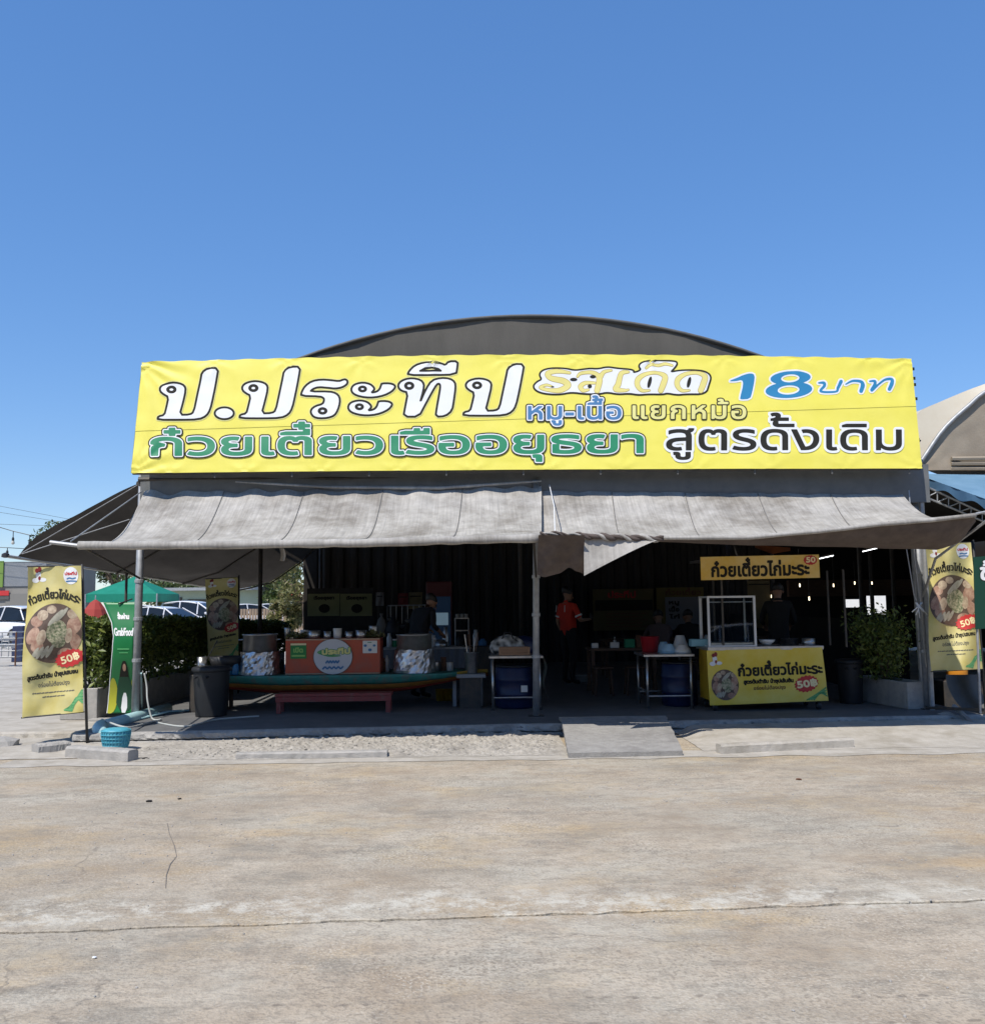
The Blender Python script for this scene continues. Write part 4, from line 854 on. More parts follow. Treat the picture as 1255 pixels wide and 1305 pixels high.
def food(p, surf, cx, cy, rx, ry, h, o):
    dom = (cx - rx, cx + rx, cy - ry, cy + ry); clip = Print(*dom, h).polys([ell(cx, cy, rx, ry, 60)]).d
    def lay(key, shapes, off):
        P_ = Print(*dom, h)
        for (x, y, a, b_, r_) in shapes: P_.polys([ell(cx + x * rx, cy + y * ry, a * rx, b_ * ry, 18, r_)])
        P_.d = np.maximum(P_.d, clip); tag(P_.emit(0, surf, off, 'food_photo', FD[key], p, run=2), kind='stuff')
    Q_ = Print(*dom, h); Q_.d = clip; Q_.emit(0, surf, o, 'food_photo', FD['dark'], p, run=2)
    lay('meat', [(-.72, .05, .20, .30, .4), (-.55, .42, .22, .20, 0), (.72, -.25, .26, .34, .3), (.78, .35, .2, .3, -.2), (-.62, -.42, .22, .18, .5), (.45, .72, .3, .2, .2)], o + .001)
    lay('pale', [(-.42, -.62, .2, .18, 0), (-.1, -.8, .18, .14, .2), (-.42, .12, .16, .26, .2), (.66, -.62, .2, .16, .6), (.52, .1, .13, .26, .1)], o + .0016)
    lay('herb', [(.1, -.05, .36, .40, .2), (.18, .32, .24, .18, 0), (.0, -.3, .2, .2, 0)], o + .0022)
    lay('slice', [(-.62 + .17 * k, .66 - .02 * k, .07, .24, .5) for k in range(4)] + [(.05, -.52, .09, .36, .75), (.28, -.62, .08, .3, .7)], o + .0028)
def rooster(parent, surf, cx, cy, s, o):
    dom = (cx - 2.2 * s, cx + 2.2 * s, cy - 2.4 * s, cy + 2.2 * s)
    Print(*dom, s * .09).polys([ell(cx - .6 * s, cy + 1.2 * s, .8 * s, .55 * s)]).polys([ell(cx + 1.0 * s, cy + 1.1 * s, .8 * s, .45 * s)]).polys([ell(cx, cy, .6 * s, .8 * s)]).emit(0, surf, o, 'bird_print', M['pwhite'], parent)
    Print(*dom, s * .09).polys([ell(cx - .3 * s, cy - .9 * s, .42 * s, .5 * s)]).polys([ell(cx + .3 * s, cy - 1.15 * s, .42 * s, .6 * s)]).polys([ell(cx + .25 * s, cy + .75 * s, .28 * s, .45 * s)]).emit(0, surf, o + .002, 'bird_print', COMB, parent)
def flag_prints(p, surf, fine=1.0):
    D = (0, 72, 0, 195)
    food(p, surf, 36.5, 88, 35.6, 39, .8, .006)
    rooster(p, surf, 14, 11, 6, .003)
    disc(p, surf, .003, 'round_logo', M['pwhite'], ell(58, 13, 10, 11.5, 30), (40, 72, 0, 30), .7)
    Print(46, 72, 4, 24, .35).text('ประทีป', 50, 66, 12, 3).emit(.3, surf, .005, 'logo_text', M['pred'], p)
    Print(46, 72, 4, 28, .35).stroke([(53, 17), (56, 16), (60, 17), (64, 16)], .9).stroke([(52, 20.5), (58, 20), (65, 20.5)], .9).emit(0, surf, .005, 'logo_text', M['pblue2'], p)
    def arc(x, y, off):                                # bend the title over the bowl
        R0 = 65; a = (x - 36) / R0; rr = R0 + (58 - y); return surf(36 + rr * math.sin(a), 107 - rr * math.cos(a), off)
    Print(0, 72, 20, 70, .5 * fine).text('ก๋วยเตี๋ยวไก่มะระ', 3, 69, 58, 8.2).emit(.45, arc, .007, 'title_text', M['ink'], p)
    b1 = burst(57, 122, 19, 12); disc(p, surf, .011, 'price_badge', M['pred'], b1, (36, 71.8, 104, 140), .6)
    rs = rot_surf(surf, 57, 122, -.3); Print(36, 72, 104, 140, .5).text('50฿', 46, 68, 126.5, 7.5).emit(.35, rs, .013, 'price_text', M['porange'], p)
    Print(0, 72, 138, 160, .4 * fine).text('สูตรต้นตำรับ น้ำซุปเข้มข้น', 6, 66, 148, 4.4, slope=-.1).emit(.35, surf, .004, 'small_text', M['ink'], p)
    Print(0, 72, 148, 170, .4 * fine).text('อร่อยไม่ต้องปรุง', 19, 56, 157.5, 4.2, slope=-.03).emit(.1, surf, .004, 'small_text', M['tarp'], p)
    for y_, xa_, xb_ in ((165, 12, 60), (170.5, 24, 50)):   # fine print, too small to read in the photograph
        T = Print(0, 72, y_ - 4, y_ + 4, .4); x_ = xa_; rg = random.Random(int(y_))
        while x_ < xb_:
            w_ = 1 + 3.5 * rg.random(); T.stroke([(x_, y_ + .4 * rg.random()), (x_ + w_, y_ - .4 * rg.random())], .62); x_ += w_ + 1.5
        tag(T.emit(0, surf, .004, 'small_text', M['tarp'], p), kind='stuff')
    V = Print(48, 71.8, 164, 194.5, .6)
    for k in range(5): V.stroke([(50 + 2 * k, 190 + .5 * k), (60 + k, 184 - 2 * k), (71, 172 + 4.0 * k - 6)], [1.2, 1.8, 1.4])
    V.emit(0, surf, .004, 'vegetable_print', M['veg'], p)
def flag(label, surf, pole_a, pole_b, fine=1.0, arm=None, rail=True):
    t = thing('flag_banner', label, 'banner', pole_a, 'tall yellow flag banners')
    b = MB(); b.grid(lambda u, v: surf(72 * u, 195 * v, 0), 56, 130); b.build('cloth', M['flag'], t, smooth=True)
    flag_prints(t, surf, fine)
    b = MB(); b.tube([pole_a, pole_b], 0.017, 8); pl = b.build('pole', M['blackp'], t, smooth=True)
    if rail:
        b = MB(); b.tube([surf(-1, 0, -.012), surf(73, 0, -.012)], 0.009, 6); b.build('top_rail', M['blackp'], t); b = MB(); b.tube([surf(-1, 195, -.012), surf(73, 195, -.012)], 0.009, 6); b.build('bottom_rail', M['blackp'], t)
    return t
q0 = G(107, 952)
def fl1(x, y, off):
    u, v = x / 72, y / 195; px = (35.4 - 8.7 * v + 1.5 * math.sin(v * 8)) * (1 - u) + (103.3 + 3 * v) * u; py = (722 + 193 * v) * (1 - u) + (721 + 186.5 * v) * u
    return U(px, py, 11.25 + 0.05 * math.sin(u * 7 + v * 5) * (1 - u) + 0.035 * math.sin(v * 9 + u * 2) + .02 * nz((u * 5, v * 9, 0)) - off)
flag('yellow noodle flag banner on a black pole at the left front', fl1, Vector((q0.x, 11.32, 0)), U(104.6, 719, 11.3))
def fl2(x, y, off):
    u, v = x / 72, y / 195; px = (1178.5 + 9 * v + 2 * math.sin(v * 6)) * (1 - u) + (1237 + 15 * v) * u; py = (693 + 163 * v) * (1 - u) + (691.5 + 161 * v) * u
    return U(px, py, 12.2 + 0.06 * math.sin(u * 8 + v * 6) + 0.04 * math.sin(v * 7 - u * 4) - off)
flag('yellow noodle flag banner beside the right front post', fl2, Vector((U(1256, 900, 12.32).x, 12.32, .05)), U(1239.5, 688, 12.32))
def fl3(x, y, off):
    u, v = x / 72, y / 195; px = (261.5 + 4 * v) * (1 - u) + (303 + 1 * v) * u; py = (738 + 104 * v) * (1 - u) + (736 + 100 * v) * u
    return U(px, py, 16.2 + 0.03 * math.sin(u * 6 + v * 4) - off)
flag('smaller yellow noodle flag banner standing in shade before the dark hedge', fl3, Vector((U(305, 800, 16.25).x, 16.25, .13)), U(304.5, 733, 16.25), fine=1.4)
# green wavy delivery sign
q = G(152, 912, .1)
gf = thing('wavy_sign', 'green wavy delivery sign board beside the left front post', 'sign', (q.x, q.y, .1))
YG = 12.86; q.y = YG
def gfs(x, y, off):                                         # x 0..40, y 0..150 (down)
    v = y / 150; wob = 0.085 * math.sin(v * 6.3 + 2.2) - 0.06 * (1 - v); px0 = float(np.interp(v, [0, .08, .18, .3, .42, .55, .7, .85, 1], [131, 137, 145, 149, 148, 145, 140, 136, 134])); 
    p = U(px0 + (172 - px0 + 3 * (1 - v)) * x / 40, 768 + 142 * v, YG - .02); return p + Vector((0, wob - off, 0))
b = MB(); b.grid(lambda u, v: gfs(40 * u, 150 * v, 0), 10, 50); b.build('board', mat('delivery_green', (0.004, 0.145, 0.04), (0.008, 0.18, 0.05), 2, 0.4), gf, smooth=True, solid=0.012)
b = MB(); b.tube([gfs(0, 150 * k / 50, .004) for k in range(51)], .007, 5); b.build('edge_trim', M['pwhite'], gf)
Print(0, 40, 8, 30, .4).text('สั่งผ่าน', 13, 30, 22, 5).emit(.4, gfs, .012, 'letter_face', M['pwhite'], gf)
Print(0, 40, 28, 52, .4).text('GrabFood', 3, 38.5, 44, 8).emit(.5, gfs, .012, 'letter_face', M['pwhite'], gf)
Print(0, 40, 56, 80, .5).stroke([(10, 62), (32, 62)], .8).stroke([(14, 67), (30, 67)], .6).emit(0, gfs, .012, 'small_text', mat('print_mint', (.1, .4, .15), rough=.5), gf)
ygr = mat('print_lime', (.42, .42, .03), rough=.5); skin_p = mat('print_skin', (.42, .25, .17), rough=.6)
Print(0.5, 39.5, 96, 149.5, .6).polys([chaikin([(0, 104), (7, 100), (13, 118), (11, 150), (-4, 150)], 2)]).emit(0, gfs, .011, 'lime_shape', ygr, gf)
Print(0.5, 39.5, 96, 149.5, .6).polys([chaikin([(44, 98), (35, 100), (30, 120), (33, 150), (46, 150)], 2)]).emit(0, gfs, .011, 'lime_shape', ygr, gf)
Print(8, 36, 78, 149, .5).polys([chaikin([(13, 116), (17, 84), (22, 76), (28, 80), (31, 118)], 2)]).emit(0, gfs, .0125, 'figure_print', M['ink'], gf)
Print(8, 36, 78, 149, .5).polys([ell(23.2, 87, 2.9, 5.2)]).emit(0, gfs, .0138, 'figure_print', skin_p, gf)
Print(8, 36, 100, 149, .5).polys([chaikin([(11, 146), (12, 106), (19, 97), (28, 97), (34, 108), (35, 146)], 1)]).emit(0, gfs, .0142, 'figure_print', mat('print_dark_green', (.006, .055, .025), rough=.6), gf)
Print(8, 36, 100, 150, .5).polys([chaikin([(18, 149), (20, 122), (26, 122), (27, 149)], 1)]).emit(0, gfs, .0145, 'figure_print', M['pwhite'], gf)
b = MB(); b.tube([gfs(33, -5, -.03), gfs(18, 2, .03)], .01, 5); b.build('clip', M['blackp'], gf)
b = MB(); b.box((q.x, YG + .06, .108), (.36, .24, .03)); b.build('foot', M['conc_block'], gf)

# ------------------------------------------------------------------ noodle cart
cq = G(908, 906, .13); YC = 12.75
cart = thing('noodle_cart', 'yellow noodle cart with a glass case and printed front', 'cart', (3.9, YC + .3, .13))
CA, CB, CC, CD = U(900, 829, YC), U(1047, 825, YC), U(1055, 893, YC), U(904, 899, YC)
xl, xr = CD.x + .03, CC.x - .06; zt = CA.z - .01; dep = .62
b = MB(); b.box(((xl + xr) / 2, YC + .02 + dep / 2, (zt + .26) / 2), (xr - xl, dep, zt - .26)); b.build('cabinet', M['cartpaint'], cart, bevel=.008)
b = MB(); b.box(((xl + xr) / 2, YC + .02 + dep / 2, zt + .03), (xr - xl + .06, dep + .06, .05)); b.build('worktop', M['steel'], cart, bevel=.004)
for x, y in ((xl + .06, YC + .06), (xr - .05, YC + .06), (xl + .06, YC + .55), (xr - .05, YC + .55)):
    b = MB(); b.tube([(x - .022, y, .187), (x + .022, y, .187)], .055, 14); w_ = b.build('wheel', M['blackp'], cart, smooth=False)
    b = MB(); b.tube([(x - .026, y, .187), (x + .026, y, .187)], .026, 10); b.build('hub', M['steel'], w_)
    b = MB(); b.box((x, y + .012, .26), (.05, .035, .07)); b.build('fork', M['steel'], w_)
def cps(x, y, off):                                          # x 0..100, y 0..47
    u, v = x / 100, y / 47; p = (CA * (1 - u) + CB * u) * (1 - v) + (CD * (1 - u) + CC * u) * v
    return p + Vector((0, -.012 - off + .008 * nz((u * 5, v * 3, 0)) - .02 * sstep(.8, 1, v) * (.5 + .5 * math.sin(u * 6)), 0))
b = MB(); b.grid(lambda u, v: cps(100 * u, 47 * v, 0), 40, 20); b.build('front_print', M['cartprint'], cart, smooth=True)
food(cart, cps, 14, 30, 11.6, 13.2, .3, .003)
rooster(cart, cps, 6.5, 7.5, 3.4, .007)
Print(22, 100, 2, 30, .24).text('ก๋วยเตี๋ยวไก่มะระ', 26, 97.5, 22.8, 6.8).emit(.5, cps, .004, 'title_text', M['ink'], cart)
Print(22, 100, 20, 40, .24).text('สูตรต้นตำรับ น้ำซุปเข้มข้น', 30, 72, 29.6, 2.5).emit(.28, cps, .004, 'small_text', M['ink'], cart)
Print(22, 100, 26, 44, .24).text('อร่อยไม่ต้องปรุง', 38, 65, 35.2, 2.3).emit(.1, cps, .004, 'small_text', M['rust'], cart)
disc(cart, cps, .006, 'price_badge', M['pred'], burst(83, 31.5, 11, 7.4, 18), (70, 99.5, 22, 42), .3)
Print(70, 100, 22, 42, .25).text('50฿', 75, 92, 34.2, 4.6).emit(.4, rot_surf(cps, 83, 31.5, -.1), .009, 'price_text', M['porange'], cart)
V = Print(80, 99.6, 34, 46.6, .35)
for k in range(4): V.stroke([(82 + 2 * k, 45.6), (91 + k, 41 - k * .3), (99.3, 35.5 + 2.4 * k)], [.5, .8, .6])
V.emit(0, cps, .005, 'vegetable_print', M['veg'], cart)
SA, SB = U(892, 710, YC), U(1044, 738, YC)
for x, y in ((U(895, 0, YC).x, YC + .05), (U(1042, 0, YC).x, YC + .05), (U(897, 0, YC).x, YC + .58), (U(1040, 0, YC).x, YC + .58)):
    b = MB(); b.box((x, y, (zt + SB.z + .1) / 2 + .03), (.025, .025, SB.z + .1 - zt)); b.build('upright', M['iron'], cart)
def cs2(x, y, off): return Vector((SA.x + (SB.x - SA.x) * x / 100, YC - .012 - off + .0 * y, SA.z + (SB.z - SA.z) * y / 18 + .03 * x / 100 * .6))
b = MB(); b.grid(lambda u, v: cs2(100 * u, 18 * v, 0), 20, 4); b.build('header_board', mat('header_print', (0.72, 0.45, 0.06), (0.75, 0.56, 0.22), 2.5, 0.5), cart, solid=.015)
Print(4, 96, -3, 20, .22).text('ก๋วยเตี๋ยวไก่มะระ', 9, 91, 15.4, 7.6).emit(.55, cs2, .011, 'title_text', M['ink'], cart)
disc(cart, cs2, .013, 'price_badge', M['pred'], burst(92.5, 4.2, 6, 3.9, 14, .9, 0), (84, 99.8, 0, 9), .22)
Print(84, 100, 0, 10, .2).text('50', 89, 96.5, 5.9, 3.2).emit(.25, cs2, .016, 'price_text', M['porange'], cart)
b = MB(); b.box(((SA.x + SB.x) / 2, YC + .33, SA.z - .05), (SB.x - SA.x, .62, .03)); b.build('canopy', M['iron'], cart)
# glass case
gc = thing('glass_case', 'white framed glass display case on the left of the noodle cart', 'display case', U(932, 822, YC + .1))
ga, gb = U(902, 761, YC + .03), U(963, 823, YC + .03); x0, x1, z1_, z0_ = ga.x, gb.x, ga.z, zt + .06
M['wframe'] = mat('white_aluminium', (.62, .63, .63), rough=.4, metal=.3); M['glass'] = glassmat('case_glass')
for a, c in (((x0, z0_), (x1, z0_)), ((x0, z1_), (x1, z1_)), ((x0, z0_), (x0, z1_)), ((x1, z0_), (x1, z1_))):
    for y in (YC + .04, YC + .5):
        b = MB(); b.box(((a[0] + c[0]) / 2, y, (a[1] + c[1]) / 2), (abs(a[0] - c[0]) + .03, .03 - .002 * (a[0] == c[0]), abs(a[1] - c[1]) + .026)); b.build('frame_bar', M['wframe'], gc)
for x, z in ((x0, z1_), (x1, z1_), (x0, z0_), (x1, z0_)):
    b = MB(); b.box((x, YC + .27, z), (.024, .43, .022)); b.build('frame_bar', M['wframe'], gc)
tl = R(1.1)
b = MB(); b.add([(x0, YC + .045, z0_), (x1, YC + .045, z0_), (x1, YC + .045 + (z1_ - z0_) * math.tan(tl), z1_), (x0, YC + .045 + (z1_ - z0_) * math.tan(tl), z1_)], [(0, 1, 2, 3)]); b.build('front_pane', M['glass'], gc)
for x in (x0 + .004, x1 - .004):
    b = MB(); b.add([(x, YC + .05, z0_), (x, YC + .49, z0_), (x, YC + .49, z1_), (x, YC + .05, z1_)], [(0, 1, 2, 3)]); b.build('side_pane', M['glass'], gc)
b = MB(); b.box(((x0 + x1) / 2, YC + .27, z1_ - .07), (x1 - x0 - .03, .4, .012)); b.build('hanging_rail', M['steel'], gc)
b = MB(); b.box(((x0 + x1) / 2, YC + .27, z0_ + .03), (x1 - x0 - .05, .4, .03)); b.build('tray', M['steel'], gc)
# bowls on the cart
def bowl(label, c, r, h, m, up=True, grp=None, name='bowl', cat='bowl'):
    pr = [(r * .45, 0), (r * .5, .008), (r * .85, h * .55), (r, h), (r * .96, h), (r * .8, h * .55), (r * .4, .02), (.001, .018)]
    if not up: pr = [(a, h - z) for a, z in pr[:-1]]; pr = [(.001, h)] + pr; pr = [(r * .45, h), (r * .5, h - .008), (r * .85, h * .45), (r, 0), (r * .97, 0), (r * .8, h * .4), (.001, h - .02)]; 
    b = MB(); b.lathe(c, pr, 20); return tag(b.build(name, m, smooth=True), label, cat, grp)
M['china'] = mat('white_china', (.66, .66, .64), rough=.3)
bowl('white bowl on the cart worktop next to the glass case', U(977, 819, YC + .2) + Vector((0, 0, -.03)), .11, .07, M['china'])
b = MB(); p = U(1030, 819, YC + .25); b.lathe((p.x, p.y, zt + .056), [(.085, 0), (.09, .005), (.09, .09), (.085, .09), (.08, .02), (.001, .015)], 20); tag(b.build('pot', M['steel'], smooth=True), 'small straight sided metal pot at the right end of the cart', 'pot')
b = MB(); p = U(1005, 812, YC + .4); b.lathe((p.x, p.y, zt + .056), [(.12, 0), (.13, .01), (.13, .08), (.14, .085), (.12, .085), (.001, .07)], 20); tag(b.build('tray', M['blackp'], smooth=True), 'dark round burner pan set in the cart worktop', 'pan')
b = MB(); p = U(888, 815, YC + .35); b.box((p.x + .02, p.y, zt + .10), (.24, .16, .1)); tag(b.build('box', mat('pale_blue_plastic', (.2, .42, .5), rough=.4), bevel=.01), 'pale blue plastic box behind the left upright of the cart', 'box')

# ================================================================== LEFT FRONT: pipe, basket, planters
M['pvc'] = mat('pvc_blue', (.34, .54, .57), (.40, .60, .62), 6, .4); M['hose'] = mat('hose', (.42, .44, .42), rough=.5)
pv = thing('drain_pipe', 'pale blue PVC drain pipe with an elbow running beside the left post', 'pipe', G(120, 930, .1))
pa, pb, pc_ = G(214, 903, .17), G(128, 926, .17), G(122, 931, .13)
b = MB(); b.tube([pa, pb], .07, 14); b.build('straight_pipe', M['pvc'], pv, smooth=True)
e0 = pb; e2 = G(141, 944, .05); e1 = e0 + (pb - pa).normalized() * .14
b = MB(); b.tube([e0 + (pa - pb).normalized() * .05, e0, e1 * .6 + e0 * .4 + (e2 - e1) * .12, e1 + (e2 - e1) * .35, e1 + (e2 - e1) * .55], .08, 14); b.build('elbow', M['pvc'], pv, smooth=True)
b = MB(); b.tube([e1 + (e2 - e1) * .5, e1 + (e2 - e1) * 1.0], .07, 14); b.build('outlet', M['pvc'], pv, smooth=True)
b = MB(); b.tube([G(252, 905, .15), G(216, 907, .15), G(178, 916, .15)], .018, 8); tag(b.build('thin_pipe', M['pvc'], smooth=True), 'thin pale pipe lying alongside the drain pipe', 'pipe')
b = MB(); p = [U(184, 858, 12.7), U(187, 875, 12.7), U(188, 893, 12.65), G(194, 916, .15), G(205, 917, .15), G(186, 922, .15), G(160, 927, .2), G(130, 917, .24)]
b.tube(spline(p, 6), .012, 8); tag(b.build('hose', M['hose'], smooth=True), 'pale hose hanging by the left post and looping over the pipe', 'hose')
b = MB(); b.tube(spline([G(200, 921, .14), G(235, 926, .14), G(272, 918, .14), G(300, 915, .14), G(330, 913, .14)], 6), .012, 8); tag(b.build('hose', M['hose'], smooth=True), 'pale hose lying on the floor in front of the bin', 'hose')
b = MB(); b.tube([U(180, 858, 12.7), G(181, 905, .13)], .012, 6); tag(b.build('thin_pipe', M['pvc']), 'blue standpipe fixed behind the left post', 'pipe')
bq = G(142, 961, 0)
bk = thing('basket', 'turquoise woven plastic basket sitting below the pipe outlet', 'basket', (bq.x, bq.y + .12, 0))
M['turq'] = mat('turquoise_plastic', (.05, .30, .40), (.10, .38, .46), 20, .5)
b = MB(); b.lathe((bq.x, bq.y + .12, .0), [(.105, .0), (.135, .09), (.152, .2), (.15, .24), (.12, .262), (.001, .268)], 28); b.build('body', M['turq'], bk, smooth=True)
for k in range(28):
    q = 2 * math.pi * (k + .5) / 28; b = MB(); b.tube([(bq.x + r_ * math.cos(q), bq.y + .12 + r_ * math.sin(q), z) for r_, z in ((.11, .01), (.139, .09), (.156, .2), (.154, .24))], .005, 5); b.build('rib', M['turq'], bk)
for z, r_ in ((.04, .121), (.08, .135), (.12, .143), (.16, .149), (.2, .156), (.24, .154)):
    b = MB(); b.tube([(bq.x + r_ * math.cos(2 * math.pi * k / 32), bq.y + .12 + r_ * math.sin(2 * math.pi * k / 32), z) for k in range(33)], .006, 5); b.build('hoop', M['turq'], bk)

# foliage
def leaves(b, pts, size, rng, flat=.5):
    for p in pts:
        p = Vector(p); s = size * (.6 + .8 * rng.random()); n = Vector((rng.gauss(0, 1), rng.gauss(0, 1), rng.gauss(0, 1) + flat)).normalized(); t = n.orthogonal().normalized(); t.rotate(Matrix.Rotation(rng.random() * 6.28, 3, n)); w = n.cross(t)
        b.add([p - t * s, p + w * s * .42 + n * s * .08, p + t * s, p - w * s * .42 + n * s * .08], [(0, 1, 2, 3)])
M['hedge'] = leafmat('hedge_leaf', (.05, .075, .016), (.12, .17, .035), (.25, .28, .065))
M['tree'] = leafmat('tree_leaf', (.045, .075, .02), (.075, .12, .03), (.13, .15, .05))
M['dry'] = leafmat('dry_leaf', (.11, .12, .035), (.17, .17, .06), (.22, .19, .09))
M['bark'] = mat('bark', (.07, .05, .035), (.12, .09, .065), 12, .9, bump=.6, bscale=30)
def planter(label, c, d, rz, soil=True):
    t = thing('planter', label, 'planter', (c[0], c[1], c[2])); w, l_, h = d; th = .06; Rm = Matrix.Rotation(rz, 3, 'Z'); c = Vector(c)
    for off, dd in (((0, -l_ / 2 + th / 2, h / 2), (w, th, h)), ((0, l_ / 2 - th / 2, h / 2), (w, th, h)), ((-w / 2 + th / 2, 0, h / 2 - .002), (th - .002, l_ - 2 * th, h - .004)), ((w / 2 - th / 2, 0, h / 2 - .002), (th - .002, l_ - 2 * th, h - .004))):
        b = MB(); b.box(c + Rm @ Vector(off), dd, rz); b.build('side', M['conc_block'], t, bevel=.012)
    b = MB(); b.box(c + Vector((0, 0, h * .42)), (w - 2 * th - .004, l_ - 2 * th - .004, h * .84), rz); b.build('soil', M['bark'], t); return t
def hedge(label, a, c, wid, z0, h0, h1, n, size, seed):
    a, c = Vector(a), Vector(c); t = thing('hedge', label, 'hedge', (a.x, a.y, z0)); rng = random.Random(seed); d = (c - a); L = d.length; d.normalize(); s = Vector((-d.y, d.x, 0)); pts = []
    while len(pts) < n:
        k = rng.random(); w = rng.uniform(-1, 1); hh = h0 + (h1 - h0) * k; z = rng.random(); e = max(abs(w), abs(z * 2 - 1) if z > .5 else 0)
        bulge = 1 + .35 * nz((k * L * 1.7, z * 2.5, seed)); lim = 1.0
        if rng.random() > .25 + .75 * e ** 2: continue
        q = a + d * (k * L) + s * (w * wid / 2 * bulge); zz = z0 + (hh - z0) * (z ** .75) * (1 + .10 * nz((k * L * 2.1, w * 2, seed + 3)) + .05 * nz((k * L * 7, w, seed)))
        if nz((q.x * 3, q.y * 3, zz * 3)) < -.32 and e < .95: continue
        if zz < z0 + .25 and rng.random() < .55: continue
        pts.append((q.x, q.y, zz))
    b = MB(); leaves(b, pts, size, rng); tag(b.build('foliage', M['hedge'], t, fix=False), kind='stuff')
    m = int(L / .3) + 2
    for i in range(m):
        q = a + d * (L * (i + .5) / m) + s * rng.uniform(-.1, .1); b = MB(); hh = h0 + (h1 - h0) * i / m
        b.tube([(q.x, q.y, z0 - .1), (q.x + rng.uniform(-.08, .08), q.y, z0 + (hh - z0) * .45), (q.x + rng.uniform(-.2, .2), q.y + rng.uniform(-.1, .1), z0 + (hh - z0) * .9)], [.018, .012, .004], 5); b.build('stem', M['bark'], t)
pA = G(122, 912, .1)
planter('weathered concrete planter with peeling paint behind the left flag', (-5.34, 13.35, .1), (.5, .7, .42), 0)
hedge('sunlit green hedge growing behind the green wavy sign', (-5.36, 13.12, 0), (-5.15, 14.5, 0), .6, .5, 1.45, 1.45, 9000, .05, 1)
planter('long dark concrete planter along the left side of the hall', (-4.98, 18.2, .1), (.5, 9.0, .42), R(-3))
hedge('dark leafy hedge along the left side of the hall, in canopy shade', (-5.15, 14.6, 0), (-4.65, 22.6, 0), .65, .5, 1.45, 1.2, 22000, .055, 2)
planter('grey concrete planter with cut corner at the right end of the platform', (5.86, 13.3, .13), (.34, 1.25, .36), R(9))
def bush(label, c, r, h, n, size, seed, m):
    t = thing('shrub', label, 'shrub', c); rng = random.Random(seed); pts = []; c = Vector(c)
    for i in range(9):
        q = 6.28 * rng.random(); tip = c + Vector((r * .8 * math.cos(q) * rng.random() ** .5, r * .6 * math.sin(q), h * rng.uniform(.6, 1))); b = MB(); mid = c.lerp(tip, .5) + Vector((0, 0, .1 * h))
        b.tube([c, mid, tip], [.014, .009, .003], 5); b.build('stem', M['bark'], t)
        for k in range(n // 9):
            u = rng.random() ** .6; p = c.lerp(mid, u * 2) if u < .5 else mid.lerp(tip, u * 2 - 1); pts.append(p + Vector((rng.gauss(0, .11 * r / .4), rng.gauss(0, .1), rng.gauss(0, .10))))
    b = MB(); leaves(b, [p for p in pts if p.z > c.z], size, rng); tag(b.build('foliage', m, t, fix=False), kind='stuff'); return t
bush('dark leafy shrub growing in the planter at the right end', (5.78, 13.3, .44), .5, .95, 3600, .035, 4, M['hedge'])
bin_m = mat('charcoal_plastic', (.014, .016, .019), (.02, .022, .026), 5, .55)
def binn(label, c, r, h):
    t = thing('bin', label, 'bin', c); b = MB(); c = Vector(c)
    b.lathe(c, [(.001, .002), (r * .8, .0), (r * .82, .02), (r * .97, h * .9), (r * .97, h * .93)], 28); b.build('body', bin_m, t, smooth=True)
    b = MB(); b.lathe(c, [(r * .98, h * .90), (r * 1.05, h * .91), (r * 1.06, h * .97), (r * .98, h), (r * .7, h * 1.01), (.001, h * 1.015)], 28); b.build('lid', bin_m, t, smooth=True)
    for s in (-1, 1):
        b = MB(); x = c.x + s * .16 * r * 5 * .5; b.tube([(c.x - .28 * r + s * .3 * r - .08 * r, c.y - r * .9, c.z + h * .82), (c.x - .28 * r + s * .3 * r, c.y - r * 1.12, c.z + h * .80), (c.x - .28 * r + s * .3 * r + .08 * r, c.y - r * .9, c.z + h * .82)], .012, 6); b.build('handle', bin_m, t)
q = G(263, 915, .13); binn('charcoal lidded rubbish bin at the left end of the boat', (q.x, q.y + .22, .13), .25, .66)
q = G(1091, 898, .13); binn('dark rubbish bin between the noodle cart and the right planter', (q.x, q.y + .18, .13), .19, .62)

# ================================================================== BOAT COUNTER AND WHAT STANDS ON IT
YB = 13.4
boat = thing('wooden_boat', 'teal and orange painted wooden boat used as serving counter', 'boat', (-1.7, YB + .3, .13))
zd = U(430, 860, YB).z; xs0, xs1 = U(284, 862, YB).x, U(622, 862, YB + .2).x
def hull(s, k):                                          # s along 0..1, k down the side 0..1 -> (half width, z)
    end = (1 - abs(2 * s - 1) ** 3.2); bow = sstep(.72, 1, s)
    top = zd + .03 * bow * bow; bot = zd - .27 + .20 * sstep(.55, 1, s) ** 1.2 + .07 * sstep(.25, 0, s)
    w = .46 - .38 * sstep(.8, 1, s) - .06 * sstep(.15, 0, s); return (w * math.cos(k * 1.1) ** .8, top + (bot - top) * k)
def strip(k0, k1, side, sa=0, sb=1, out=0, n=60):
    b = MB(); pts = []
    def fn(u, v):
        s = sa + (sb - sa) * u; w, z = hull(s, k0 + (k1 - k0) * v); x = xs0 + (xs1 - xs0) * s; return (x, YB + .42 + side * (w + out), z)
    b.grid(fn, n, 4); return b
M['teal'] = mat('boat_teal', (.025, .17, .145), (.04, .22, .19), 9, .6, c3=(.10, .15, .13), s3=7, t3=(.5, .62)); M['borange'] = mat('boat_orange', (.34, .16, .03), (.25, .11, .025), 8, .5); M['bred'] = mat('boat_red', (.30, .04, .02), (.24, .03, .02), 8, .5)
